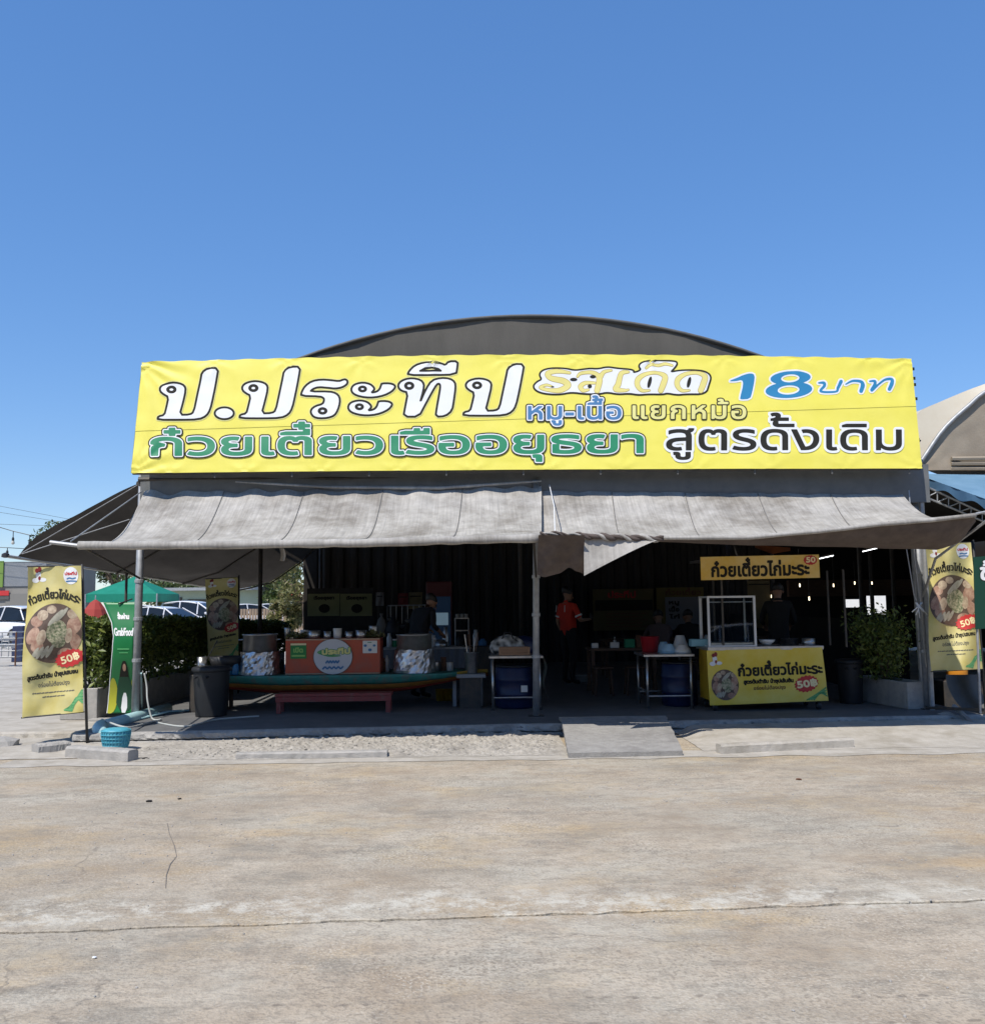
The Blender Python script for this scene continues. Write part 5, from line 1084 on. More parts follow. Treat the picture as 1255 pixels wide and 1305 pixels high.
for sd_ in (-1, 1):
    strip(.0, .5, sd_, 0, .88, .012).build('teal_strake', M['teal'], boat, smooth=True, solid=.015); strip(.5, .8, sd_, 0, 1).build('orange_strake', M['borange'], boat, smooth=True, solid=.015); strip(.8, 1.0, sd_, 0, 1).build('red_strake', M['bred'], boat, smooth=True, solid=.015)
strip(.0, .5, -1, .87, 1).build('bow_strake', mat('boat_ochre', (.36, .25, .03), (.28, .17, .03), 7, .5), boat, smooth=True, solid=.015)
b = MB(); b.grid(lambda u, v: (xs0 + (xs1 - xs0) * u, YB + .42 + (2 * v - 1) * (hull(u, 0)[0]), hull(u, 0)[1] - .012), 60, 6); b.build('deck', M['teal'], boat, smooth=True)
b = MB(); b.grid(lambda u, v: (xs0 + (xs1 - xs0) * u, YB + .42 + (2 * v - 1) * hull(u, 1)[0], hull(u, 1)[1]), 60, 4); b.build('bottom', M['bred'], boat)
for px in (292, 579, 613):
    x = U(px, 880, YB + .3).x; s = (x - xs0) / (xs1 - xs0); b = MB(); zz = hull(min(.98, max(.02, s)), 1)[1]; b.box((x, YB + .42, (zz + .13) / 2), (.05, .05, zz - .13)); b.build('support', M['wood'] if px == 292 else M['galv'], boat)
q0, q1 = G(350, 910, .13), G(499, 908, .13); bz = U(420, 884, q0.y).z
be = thing('bench', 'low red painted wooden bench in front of the boat', 'bench', (q0.x + .8, q0.y + .1, .13)); rm = mat('bench_red', (.30, .05, .045), (.24, .06, .05), 9, .6, c3=(.20, .12, .1), s3=7)
b = MB(); b.box(((q0.x + q1.x) / 2, q0.y + .12, bz - .02), (q1.x - q0.x, .28, .04)); b.build('seat', rm, be, bevel=.006)
b = MB(); b.box(((q0.x + q1.x) / 2, q0.y - .008, bz - .075), (q1.x - q0.x - .02, .02, .065)); b.build('apron_board', rm, be)
for x in (q0.x + .05, q1.x - .05):
    for y in (q0.y + .02, q0.y + .24):
        b = MB(); b.box((x, y, (bz - .04 + .13) / 2), (.06, .04, bz - .04 - .13)); b.build('leg', rm, be)
M['foil'] = mat('foil', (.72, .72, .73), (.6, .6, .62), 9, .38, metal=1, bump=.5, bscale=9); M['sootpot'] = mat('old_pot', (.46, .45, .43), (.60, .59, .57), 9, .33, metal=.85)
def pot(label, px, py0, py1, foilpy, wpx):
    Y = YB + .32; c = U(px, py1, Y); r = wpx / 2 / F * Y; zt_ = U(px, py0, Y).z; zf = U(px, foilpy, Y).z; z0 = hull(.5, 0)[1] - .005
    t = thing('stock_pot', label, 'pot', (c.x, Y, z0))
    b = MB(); b.lathe((c.x, Y, z0), [(r * .95, 0), (r, .03), (r, zt_ - z0 - .02), (r * 1.05, zt_ - z0 - .015), (r * 1.05, zt_ - z0), (r * .96, zt_ - z0), (r * .95, zt_ - z0 - .1), (.001, zt_ - z0 - .1)], 32); b.build('body', M['sootpot'], t, smooth=True)
    vs = []; fs = []; n = 60; rng = random.Random(px)
    for j in range(9):
        for k in range(n):
            a = 2 * math.pi * k / n; rr = r * (1.10 + .10 * (1 - j / 8)) + .02 * nz((math.cos(a) * 4, math.sin(a) * 4, j * .7 + px)) + .012 * nz((math.cos(a) * 9, math.sin(a) * 9, j * 1.6)); z = z0 + .005 + (zf - z0) * j / 8 + (.02 * nz((math.cos(a) * 3, math.sin(a) * 3, px)) if j == 8 else 0)
            vs.append((c.x + rr * math.cos(a), Y + rr * math.sin(a), z))
    for j in range(8):
        for k in range(n): fs.append((j * n + k, j * n + (k + 1) % n, (j + 1) * n + (k + 1) % n, (j + 1) * n + k))
    b = MB(); b.add(vs, fs); b.build('foil_wrap', M['foil'], t)
    for s in (-1, 1):
        b = MB(); b.tube([(c.x + s * r, Y - .06, zt_ - .08), (c.x + s * (r + .05), Y - .06, zt_ - .08), (c.x + s * (r + .05), Y + .06, zt_ - .08), (c.x + s * r, Y + .06, zt_ - .08)], .008, 6); b.build('handle', M['steel'], t)
pot('foil wrapped stock pot at the left end of the boat', 331, 808, 859, 831, 42); pot('foil wrapped stock pot right of the red box', 528, 808, 858, 828, 44)
# red box with round logo board
rb = thing('red_box', 'orange red counter box with a round white logo on the boat', 'counter box', U(424, 860, YB + .05))
ra, rb_ = U(364, 815, YB + .1), U(484, 860, YB + .1); z0 = hull(.5, 0)[1] - .003; M['redbox'] = mat('red_paint', (.48, .085, .035), (.40, .065, .03), 5, .5, c3=(.36, .10, .06), s3=5)
for c_, d_ in ((((ra.x + rb_.x) / 2, YB + .11, (ra.z + z0) / 2), (rb_.x - ra.x, .02, ra.z - z0)), (((ra.x + rb_.x) / 2, YB + .37, ra.z - .01), (rb_.x - ra.x - .004, .498, .02)), ((ra.x + .012, YB + .37, (ra.z + z0) / 2 - .012), (.02, .49, ra.z - z0 - .03)), ((rb_.x - .012, YB + .37, (ra.z + z0) / 2 - .012), (.02, .49, ra.z - z0 - .03))):
    b = MB(); b.box(c_, d_); b.build('board', M['redbox'], rb)
for zz in (z0 + .012, ra.z - .008):
    b = MB(); b.box(((ra.x + rb_.x) / 2, YB + .096, zz), (rb_.x - ra.x, .006, .016)); b.build('edge_strip', mat('aged_trim', (.45, .33, .22), rough=.6), rb)
W_ = rb_.x - ra.x
def rbs(x, y, off): return Vector((ra.x + W_ * x / 120, YB + .098 - off, ra.z - (ra.z - z0) * y / 45))
disc(rb, rbs, .012, 'logo_rim', M['tarp'], ell(60.5, 22.5, 25.2, 23, 60), (30, 90, -3, 48), .5); disc(rb, rbs, .014, 'round_logo', mat('logo_white', (.56, .57, .60), rough=.5), ell(60.5, 22.5, 24.4, 22.3, 60), (30, 90, -3, 48), .5)
L1 = Print(36, 86, 6, 30, .25).text('ประทีป', 47, 82, 19.5, 5, slope=-.03); L1.emit(1.4, rbs, .016, 'logo_text', M['pgreen'], rb); L1.emit(.7, rbs, .018, 'logo_text', M['ppale'], rb)
Print(34, 86, 6, 30, .25).polys([chaikin([(38, 17), (48, 12.5), (54, 15), (60, 20), (75, 21.5), (58, 23.5), (48, 21)], 2)]).emit(0, rbs, .0155, 'logo_boat', M['veg'], rb)
for y_, xa_, xb_ in ((29, 52, 68), (36.5, 48, 73)):
    L2 = Print(40, 84, y_ - 6, y_ + 6, .3); L2.stroke([(xa_ + (xb_ - xa_) * i / 9, y_ + 1.0 * (-1) ** i) for i in range(10)], .9); L2.emit(.6, rbs, .016, 'logo_text', mat('print_pale_blue', (.35, .42, .55), rough=.5), rb); L2.emit(0, rbs, .018, 'logo_text', M['pblue2'], rb)
ns = [ell(16, 15, 9.5, 9.5)]
Print(2, 32, 2, 30, .3).polys([np.array([(7, 6), (26, 6), (26, 24), (7, 24)], float)]).emit(.6, rbs, .006, 'green_sticker', mat('sticker_green', (.02, .22, .05), rough=.5), rb)
Print(2, 32, 2, 30, .3).polys([np.array([(6.5, 5.2), (26.5, 5.2), (26.5, 7.6), (6.5, 7.6)], float)]).emit(0, rbs, .008, 'sticker_tape', M['porange'], rb)
Print(2, 32, 2, 30, .2).text('เปิด', 10.5, 22, 16.5, 4.5).emit(.4, rbs, .008, 'sticker_text', mat('sticker_lime', (.25, .5, .12), rough=.5), rb)
Print(2, 32, 16, 30, .25).stroke([(9, 21), (24, 21)], 1.1).emit(0, rbs, .008, 'sticker_text', mat('sticker_lime2', (.25, .5, .12), rough=.5), rb)
Print(92, 119, 0, 24, .3).polys([np.array([(99, 3.5), (116, 3.5), (116, 18), (99, 18)], float)]).emit(.7, rbs, .006, 'white_sticker', M['china'], rb)
for x_, y_, w_ in ((101.5, 9, 1.6), (113, 9, 1.4), (107.5, 14.5, 1.8), (107, 5, .9)): Print(94, 119, 0, 22, .25).stroke([(x_ - w_ * (2.5 if y_ == 5 else .3), y_), (x_ + w_ * (2.5 if y_ == 5 else .3), y_)], w_ * (.5 if y_ == 5 else 1)).emit(0, rbs, .008, 'sticker_mark', M['pblue2'] if y_ != 5 else M['pgreen'], rb)
for i, (px, w, h, lab, m_) in enumerate(((400, 17, 10, 'leftmost wide steel cup on the red box', 'steel'), (417, 10, 9, 'narrow steel cup left of the white beaker on the red box', 'steel'), (430, 11, 12.5, 'tall white beaker standing in the middle of the red box', 'china'), (445, 10, 8.5, 'narrow steel cup right of the white beaker on the red box', 'steel'), (460, 14, 10, 'rightmost wide steel cup on the red box', 'steel'))):
    p = U(px, 814, YB + .3); r_ = w / 2 / F * p.y; h_ = h / F * p.y; b = MB(); b.lathe((p.x, p.y, ra.z + .001), [(r_ * .85, 0), (r_ * .9, .004), (r_, h_), (r_ * .94, h_), (r_ * .86, .012), (.001, .01)], 18); tag(b.build('cup', M[m_], smooth=True), lab, 'cup', 'cups on the red box')
for px, lab, sd_ in ((380, 'heap of greens at the left end of the red box', 3), (474, 'heap of greens at the right end of the red box', 5)):
    p = U(px, 813, YB + .35); b = MB(); rng = random.Random(sd_); leaves(b, [(p.x + rng.gauss(0, .07), p.y + rng.gauss(0, .05), ra.z + .012 + abs(rng.gauss(0, .035))) for _ in range(260)], .03, rng); tag(b.build('vegetable_heap', M['dry'], fix=False), lab, 'vegetables', kind='stuff')
# pail with ladles, tray, jugs
p = U(601, 858, YB + .25); t = thing('pail', 'steel pail holding ladles at the bow of the boat', 'pail', p)
b = MB(); b.lathe((p.x, p.y, p.z), [(.075, 0), (.08, .01), (.105, .29), (.11, .295), (.1, .295), (.075, .02), (.001, .02)], 22); b.build('body', M['steel'], t, smooth=True)
for i, (dx, dy, hh) in enumerate(((-.06, .02, .55), (-.02, -.03, .62), (.03, .03, .5), (.06, -.01, .58))):
    b = MB(); b.tube([(p.x + dx * .4, p.y + dy, p.z + .03), (p.x + dx * 1.6, p.y + dy, p.z + hh)], .009, 6); b.build('ladle', M['wood'] if i % 2 else M['steel'], t)
b = MB(); b.box((p.x - .01, p.y, p.z - .03), (.42, .36, .055)); tag(b.build('tray', mat('grey_tray', (.25, .27, .29), rough=.5), bevel=.012), 'grey tray under the steel pail at the boat bow', 'tray')
b = MB(); b.box((p.x - .02, p.y, (p.z - .06 + .13) / 2), (.3, .26, p.z - .06 - .13)); tag(b.build('stand', M['iron']), 'dark stand below the grey tray at the boat bow', 'stand')
jug = mat('blue_jug', (.03, .16, .32), rough=.25)
for i, (px, lab) in enumerate(((291, 'blue plastic bottle next to the bin, left of the pair'), (300, 'blue plastic bottle touching the left stock pot'))):
    p = U(px, 857, YB + .2); b = MB(); b.lathe((p.x, p.y, hull(.06, 0)[1]), [(.045, 0), (.048, .01), (.048, .13), (.02, .18), (.02, .21), (.001, .212)], 16); tag(b.build('bottle', jug, smooth=True), lab, 'bottle', 'blue bottles on the boat')
p = U(257, 852, 13.6); b = MB(); b.lathe((p.x, p.y, .85), [(.07, -.2), (.07, .04), (.064, .04), (.06, -.15), (.001, -.15)], 18); tag(b.build('pail', M['steel'], smooth=True), 'steel canister with tongs behind the left bin', 'canister')
b = MB(); b.box((p.x + .1, p.y + .05, .39), (.45, .4, .52)); tag(b.build('stand', M['iron'], bevel=.01), 'dark cabinet behind the left bin', 'stand')
for dx, dz in ((.1, .42), (.18, .38), (.05, .36)):
    pass
b = MB(); b.tube([(p.x, p.y, .72), (p.x + .22, p.y - .02, 1.12)], .008, 6); tag(b.build('tongs', M['blackp']), 'black tongs sticking up from the canister', 'tongs')
b = MB(); b.lathe((p.x + .32, p.y + .1, .83), [(.1, -.18), (.22, -.04), (.24, .06), (.23, .06), (.2, -.03), (.001, -.15)], 22); tag(b.build('wok', M['blackp'], smooth=True), 'black wok left of the foil wrapped pot', 'wok')

# ================================================================== INTERIOR
def steel_table(label, pxl, pxr, pyt, pyb, dep, m=None, grp='steel legged work tables'):
    m = m or M['steel']; a = G(pxl + 3, pyb, .13); Y = a.y; xl_, xr_ = U(pxl, pyt, Y).x, U(pxr, pyt, Y).x; zt_ = U((pxl + pxr) / 2, pyt, Y).z
    t = thing('work_table', label, 'table', ((xl_ + xr_) / 2, Y + dep / 2, .13), grp)
    b = MB(); b.box(((xl_ + xr_) / 2, Y + dep / 2, zt_ - .018), (xr_ - xl_, dep, .036)); b.build('tabletop', m, t, bevel=.006)
    for x in (xl_ + .05, xr_ - .05):
        for y in (Y + .04, Y + dep - .04):
            b = MB(); b.tube([(x, y, .13), (x, y, zt_ - .036)], .018, 10); lg = b.build('leg', m, t, smooth=True); b = MB(); b.lathe((x, y, .13), [(.024, 0), (.024, .03), (.018, .035)], 10); b.build('foot', M['blackp'], lg)
    for y in (Y + .04, Y + dep - .04):
        b = MB(); b.tube([(xl_ + .05, y, .30), (xr_ - .05, y, .30)], .013, 8); b.build('rail', m, t)
    for x in (xl_ + .05, xr_ - .05):
        b = MB(); b.tube([(x, Y + .04, .36), (x, Y + dep - .04, .36)], .013, 8); b.build('rail', m, t)
    return Y, zt_, xl_, xr_
Yt, ztt, xa_, xb_ = steel_table('steel table carrying a crate beside the centre post', 623, 692, 836, 906, .75)
p = U(655, 834, Yt + .2); cr = thing('crate', 'brown slatted plastic crate on the table by the centre post', 'crate', (p.x, p.y, ztt)); cm = mat('brown_plastic', (.33, .19, .11), (.28, .16, .09), 8, .55)
for zz in (.018, .058, .098):
    for sy in (-1, 1):
        b = MB(); b.box((p.x, p.y + sy * .13, ztt + zz), (.40, .012, .03)); b.build('slat', cm, cr)
    for sx in (-1, 1):
        b = MB(); b.box((p.x + sx * .2, p.y, ztt + zz), (.012, .245, .03)); b.build('slat', cm, cr)
for sx in (-.2, 0, .2):
    b = MB(); b.box((p.x + sx, p.y - .139, ztt + .06), (.03, .006, .115)); b.build('corner', cm, cr)
b = MB(); b.box((p.x, p.y, ztt + .008), (.38, .24, .01)); b.build('base', cm, cr)
p = U(645, 834, Yt + .5); t = thing('bag', 'black and white patterned bag slumped on the table by the centre post', 'bag', (p.x, p.y, ztt))
vm = mat('patterned_cloth', (.02, .02, .02), (.6, .6, .58), 9, .8, detail=1); vs = []; fs = []
b = MB(); b.lathe((p.x + .02, p.y, ztt), [(.2, 0), (.24, .08), (.22, .17), (.14, .24), (.05, .27), (.001, .28)], 22, sx=1.1, sy=.7); b.build('body', vm, t, smooth=True)
b = MB(); b.tube([(p.x - .06, p.y - .1, ztt + .22), (p.x - .02, p.y - .12, ztt + .31), (p.x + .06, p.y - .12, ztt + .31), (p.x + .1, p.y - .1, ztt + .22)], .01, 6); b.build('handle', M['blackp'], t)
bluep = mat('blue_plastic', (.007, .014, .055), (.01, .02, .075), 6, .4)
b = MB(); p2 = U(668, 834, Yt + .6); b.lathe((p2.x, p2.y, ztt), [(.12, 0), (.15, .06), (.14, .16), (.08, .24), (.001, .26)], 16, sx=1.3); tag(b.build('bag', bluep, smooth=True), 'blue plastic bag behind the crate on the table', 'bag')
def drum(label, px, Y, r, h, m=bluep):
    x = U(px, 860, Y).x; t = thing('drum', label, 'drum', (x, Y, .13)); b = MB(); b.lathe((x, Y, .13), [(r * .92, 0), (r, .03), (r, h * .3), (r * 1.04, h * .33), (r, h * .36), (r, h * .64), (r * 1.04, h * .67), (r, h * .7), (r * .97, h * .93), (r * .9, h * .96)], 26); b.build('body', m, t, smooth=True)
    b = MB(); b.lathe((x, Y, .13), [(r * .95, h * .955), (r * .97, h * .98), (r * .9, h), (.001, h)], 26); b.build('lid', M['blackp'] if m is bluep else m, t, smooth=True); return x
x = drum('blue plastic drum under the steel table by the centre post', 655, Yt + .38, .27, .6)
b = MB(); p = U(668, 878, Yt + .10); b.box((p.x, Yt + .105, p.z), (.09, .004, .09)); tag(b.build('label_sheet', M['china']), 'white label on the drum under the table by the centre post', 'label')
b = MB(); b.grid(lambda u, v: (xb_ + .012 + .05 * v + .03 * math.sin(v * 7), Yt + .05 + .5 * u, ztt - .02 - (.58 * v)), 12, 14); tag(b.build('cloth', mat('floral_cloth', (.25, .22, .2), (.05, .16, .12), 16, .8, c3=(.35, .12, .12), s3=12), smooth=True), 'patterned cloth hanging off the right end of the steel table', 'cloth')
Yt2, ztt2, xa2, xb2 = steel_table('steel table with upturned bowls beside the noodle cart', 820, 885, 834, 904, .8)
drum('blue plastic drum under the table of bowls', 865, Yt2 + .45, .25, .62)
gbw = 'upturned bowls on the steel table'
bw = mat('pale_blue_bowl', (.30, .50, .66), rough=.4)
bowl('pale blue upturned bowl, left of the bowl pile', (U(851, 830, Yt2 + .3).x, Yt2 + .25, ztt2 + .001), .11, .13, bw, False, gbw); bowl('white upturned bowl at the front of the bowl pile', (U(868, 830, Yt2 + .3).x, Yt2 + .22, ztt2 + .001), .13, .12, M['china'], False, gbw); bowl('white upturned bowl at the back of the bowl pile', (U(866, 830, Yt2 + .6).x, Yt2 + .55, ztt2 + .001), .12, .24, M['china'], False, gbw); bowl('pale blue upturned bowl at the back left of the pile', (U(846, 830, Yt2 + .5).x, Yt2 + .52, ztt2 + .001), .10, .15, bw, False, gbw)
p = U(829, 829, Yt2 + .5); b = MB(); b.lathe((p.x, Yt2 + .55, ztt2), [(.1, 0), (.11, .01), (.135, .22), (.142, .225), (.13, .225), (.1, .02), (.001, .02)], 24); tag(b.build('bucket', mat('red_plastic', (.30, .012, .02), rough=.4), smooth=True), 'red plastic bucket left of the upturned bowls', 'bucket')
# wooden dining tables and stools further in
def wtable(label, px0, px1, Y, zt_=.86, dep=.7, m=None):
    m = m or M['wood']; xl_, xr_ = U(px0, 830, Y).x, U(px1, 830, Y).x; t = thing('dining_table', label, 'table', ((xl_ + xr_) / 2, Y + dep / 2, .13), 'wooden dining tables')
    b = MB(); b.box(((xl_ + xr_) / 2, Y + dep / 2, zt_ - .02), (xr_ - xl_, dep, .04)); b.build('tabletop', m, t, bevel=.005)
    for x in (xl_ + .05, xr_ - .05):
        for y in (Y + .05, Y + dep - .05):
            b = MB(); b.box((x, y, (.13 + zt_ - .04) / 2), (.055, .055, zt_ - .17)); b.build('leg', m, t)
    return xl_, xr_
wtable('dark wooden dining table right of the person in red', 752, 838, 15.2); wtable('dark wooden dining table below the menu banners', 770, 900, 18.5); wtable('dark wooden dining table deep behind the cart', 960, 1060, 19)
def stool(label, px, Y, h=.45):
    x = U(px, 850, Y).x; t = thing('stool', label, 'stool', (x, Y, .13), 'wooden stools'); b = MB(); b.box((x, Y, .13 + h - .015), (.3, .3, .03)); b.build('seat', M['wood'], t, bevel=.004)
    for sx in (-1, 1):
        for sy in (-1, 1): b = MB(); b.tube([(x + sx * .14, Y + sy * .14, .13), (x + sx * .11, Y + sy * .11, .13 + h - .03)], .018, 6); b.build('leg', M['wood'], t)
stool('wooden stool under the left half of the dining table', 768, 15.1); stool('wooden stool under the right half of the dining table', 808, 15.15)
for px, w, h, m_, lab in ((758, .1, .08, 'china', 'small white tissue box at the left of the dining table'), (783, .14, .09, 'china', 'pale napkin box in the middle of the dining table'), (783.5, .05, .17, 'steel', 'steel sauce bottle behind the napkin box'), (802, .16, .14, 'pgreen', 'green condiment box on the dining table'), (814, .09, .2, 'rust', 'tall brownish menu holder on the dining table')):
    Y = 15.4 + (.15 if 'behind' in lab else 0); x = U(px, 825, Y).x; b = MB()
    if m_ == 'steel': b.lathe((x, Y, .86), [(w / 2, 0), (w / 2, h * .7), (w / 5, h * .85), (w / 5, h), (.001, h)], 14)
    else: b.box((x, Y, .86 + h / 2), (w, .1, h))
    tag(b.build('table_item', M[m_], bevel=0 if m_ == 'steel' else .006), lab, 'table item')
# back counter with grey cloth, clutter
xa3, xb3 = U(488, 830, 16.5).x, U(600, 830, 16.5).x
ct = thing('counter', 'back counter with a pale grey cloth front behind the boat', 'counter', ((xa3 + xb3) / 2, 16.8, .13))
b = MB(); b.box(((xa3 + xb3) / 2, 16.85, .83), (xb3 - xa3, .7, .05)); b.build('top', M['steel'], ct)
b = MB(); b.grid(lambda u, v: (xa3 + (xb3 - xa3) * u, 16.48 + .012 * math.sin(u * 60), .82 - .33 * v), 60, 3); b.build('cloth_front', mat('grey_cloth', (.17, .18, .2), (.2, .21, .23), 5, .8), ct)
for x in (xa3 + .05, xb3 - .05): b = MB(); b.box((x, 16.85, .47), (.06, .6, .68)); b.build('leg', M['iron'], ct)
rng = random.Random(12)
items = [(496, .09, .24, 'china', 'white bottle at the left end of the back counter'), (503, .10, .13, 'pgreen', 'green tub on the back counter next to the white bottle'), (470, .16, .2, 'china', 'white carton left on the back counter beyond the red box'), (552, .13, .2, 'china', 'white tub right of the second stock pot'), (562, .22, .12, 'steel', 'steel basin on the back counter'), (568, .12, .34, 'steel', 'tall steel tiered container on the back counter'), (585, .1, .16, 'blackp', 'black jar on the back counter'), (597, .09, .2, 'rust', 'brown bottle at the right end of the back counter'), (606, .1, .28, 'china', 'tall white bottle beyond the steel pail'), (615, .14, .12, 'pblue2', 'blue bowl at the far right of the back counter')]
for px, w, h, m_, lab in items:
    Y = 16.75 + rng.uniform(-.1, .2); x = U(px, 825, Y).x; b = MB(); x = min(xb3 - .05, max(xa3 + .05, x)) if px not in (470, 606, 615) else x
    b.lathe((x, Y, .856), [(w * .5, 0), (w * .52, .01), (w * .5, h * .65), (w * .3, h * .8), (w * .28, h), (.001, h)], 14); tag(b.build('container', M[m_], smooth=True), lab, 'container')
b = MB(); b.box((xa3 - .35, 16.85, .6), (.7, .6, .5)); tag(b.build('cabinet', M['iron'], bevel=.01), 'dark cabinet left of the back counter', 'cabinet')
b = MB(); b.box((xb3 + .2, 16.85, .6), (.38, .6, .5)); tag(b.build('cabinet', M['iron'], bevel=.01), 'dark cabinet right of the back counter', 'cabinet')
yel = mat('yellow_plastic', (.42, .26, .02), rough=.45)
for px, lab in ((561, 'yellow bucket under the boat, left one of two'), (570, 'yellow bucket under the boat, right one of two')):
    b = MB(); x = U(px, 880, 14.6).x; b.lathe((x, 14.6, .13), [(.06, 0), (.065, .01), (.075, .17), (.08, .175), (.07, .175), (.06, .02), (.001, .02)], 18); tag(b.build('bucket', yel, smooth=True), lab, 'bucket', 'yellow buckets')
# drinks fridge
x0, x1 = U(543, 800, 20).x, U(576, 800, 20).x; fr = thing('drinks_fridge', 'tall red drinks fridge, bluish reflection put in as glow on its glass door', 'fridge', ((x0 + x1) / 2, 20.3, .13)); redf = mat('fridge_red', (.12, .012, .018), rough=.4)
b = MB(); b.box(((x0 + x1) / 2, 20.35, 1.1), (x1 - x0, .6, 1.94)); b.build('cabinet', redf, fr, bevel=.02)
b = MB(); b.box(((x0 + x1) / 2, 20.035, 1.0), (x1 - x0 - .06, .02, 1.5)); b.build('glass_door', emis('glass_glow', (.02, .05, .11), .10), fr)  # dark glass given a faint bluish glow
b = MB(); b.box(((x0 + x1) / 2 + .02, 20.02, 1.28), (x1 - x0 - .2, .012, .26)); b.build('door_reflection', emis('reflection_glow', (.25, .38, .48), .28), fr)  # bluish-white reflection in the glass, put in as emission
b = MB(); b.box(((x0 + x1) / 2 + .0, 20.03, 1.92), (x1 - x0 - .04, .02, .2)); b.build('header', redf, fr)
# menu boards on the rear walls
mb = thing('menu_board', 'pair of pale green menu posters on a dark frame behind the boat', 'menu board', U(434, 800, 21))
b = MB(); a_, c_ = U(391, 750, 21), U(476, 800, 21); b.box(((a_.x + c_.x) / 2, 21.06, (a_.z + .13) / 2), (c_.x - a_.x, .06, a_.z - .13)); b.build('backing', M['corr'], mb)
mg = mat('menu_green', (.20, .21, .09), (.24, .24, .12), 3, .6)
for xA, xB in ((392, 432.5), (433.5, 474)):
    e0_, e1_ = U(xA, 757, 21), U(xB, 785, 21); b = MB(); b.box(((e0_.x + e1_.x) / 2, 21.02, (e0_.z + e1_.z) / 2), (e1_.x - e0_.x, .015, e0_.z - e1_.z)); o = b.build('poster', mg, mb)
    sf = lambda x, y, off, e0_=e0_, e1_=e1_: Vector((e0_.x + (e1_.x - e0_.x) * x / 40, 21.01 - off, e0_.z + (e1_.z - e0_.z) * y / 28))
    Print(4, 36, 0, 12, .3).text('เรืออยุธยา', 8, 33, 7, 3).emit(.3, sf, .004, 'poster_text', M['ink'], o); disc(o, sf, .004, 'bowl_picture', M['ink'], ell(21, 18.5, 7, 5.5), (8, 34, 8, 28), .5)
def board(name, label, cat, px0, py0, px1, py1, Y, m, txt=()):
    a_, c_ = U(px0, py0, Y), U(px1, py1, Y); t = thing(name, label, cat, ((a_.x + c_.x) / 2, Y, c_.z)); b = MB(); b.grid(lambda u, v: (a_.x + (c_.x - a_.x) * u, Y + .012 * math.sin(u * 7 + v * 3), a_.z + (c_.z - a_.z) * v), 12, 10); b.build('sheet', m, t, solid=.01)
    w, h = px1 - px0, py1 - py0; sf = lambda x, y, off: Vector((a_.x + (c_.x - a_.x) * x / w, Y - .02 - off, a_.z + (c_.z - a_.z) * y / h))
    return t, sf, w, h
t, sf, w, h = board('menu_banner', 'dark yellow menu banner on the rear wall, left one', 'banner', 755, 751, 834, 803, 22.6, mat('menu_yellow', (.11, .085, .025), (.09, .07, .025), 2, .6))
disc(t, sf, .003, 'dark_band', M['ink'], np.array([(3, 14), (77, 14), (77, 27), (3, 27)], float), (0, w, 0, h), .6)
Print(0, w, 0, h, .4).text('ประทีป', 20, 55, 11, 6).emit(.5, sf, .004, 'title_text', M['pred'], t)
for k in range(5): Print(0, w, 28, 52, .4).stroke([(17, 31 + 4 * k), (70 - 7 * (k % 2), 31 + 4 * k)], .7).emit(0, sf, .004, 'text_line', M['rust'], t)
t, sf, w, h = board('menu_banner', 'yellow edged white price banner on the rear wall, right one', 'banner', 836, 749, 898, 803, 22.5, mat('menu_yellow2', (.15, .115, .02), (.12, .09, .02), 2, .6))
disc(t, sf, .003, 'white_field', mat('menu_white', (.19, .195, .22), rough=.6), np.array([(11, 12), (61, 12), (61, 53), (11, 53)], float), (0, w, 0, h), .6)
Print(0, w, 0, 14, .35).text('ก๋วยเตี๋ยว', 12, 58, 9.5, 5).emit(.4, sf, .004, 'title_text', M['rust'], t)
for k, s_ in enumerate(('หมู', 'เนื้อ', 'ไก่')): Print(10, w, 12, 50, .35).text(s_, 16, 29, 21 + 9 * k, 3.6).emit(.4, sf, .005, 'price_text', M['ink'], t)
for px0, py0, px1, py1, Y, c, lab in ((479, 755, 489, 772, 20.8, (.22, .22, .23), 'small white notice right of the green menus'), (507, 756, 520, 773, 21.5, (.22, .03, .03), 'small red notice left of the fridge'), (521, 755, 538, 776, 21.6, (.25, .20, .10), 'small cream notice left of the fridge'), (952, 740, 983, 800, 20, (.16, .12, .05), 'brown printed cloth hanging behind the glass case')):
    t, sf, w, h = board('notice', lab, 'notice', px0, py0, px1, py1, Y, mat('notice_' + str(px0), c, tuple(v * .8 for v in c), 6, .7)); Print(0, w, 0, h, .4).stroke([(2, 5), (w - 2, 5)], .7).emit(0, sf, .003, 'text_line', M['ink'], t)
# lit bulbs deep inside on the right, glowing rods for gaps in the roof
GLOW = emis('bulb_glow', (1, .82, .55), 3); rng = random.Random(5)
for i, (px, py, Y, lab) in enumerate(((1019, 747, 19, 'lit bulb above the cart, left of the cart upright'), (1031, 764, 17, 'lowest lit bulb, seen over the pot on the cart'), (983, 761, 20, 'lit bulb just right of the hanging brown cloth'), (1062, 747, 20, 'lit bulb just right of the cart header'), (1089, 744, 21, 'lit bulb above the small gap in the dark hall'), (1111, 744, 22, 'lit bulb above the bright gap in the dark hall'))):
    p = U(px, py, Y); t = thing('hanging_bulb', lab, 'bulb', p, 'lit bulbs inside the hall'); b = MB(); b.lathe(p, [(.001, -.02), (.011, -.013), (.014, 0), (.011, .022), (.011, .05)], 12); b.build('bulb', GLOW, t, smooth=True)
    b = MB(); b.lathe(p, [(.016, .05), (.018, .1), (.001, .105)], 8); b.build('socket', M['blackp'], t); b = MB(); b.tube([p + Vector((0, 0, .1)), p + Vector((0, 0, .75 if Y < 21 or px < 1080 else .5))], .004, 4); b.build('cord', M['blackp'], t)
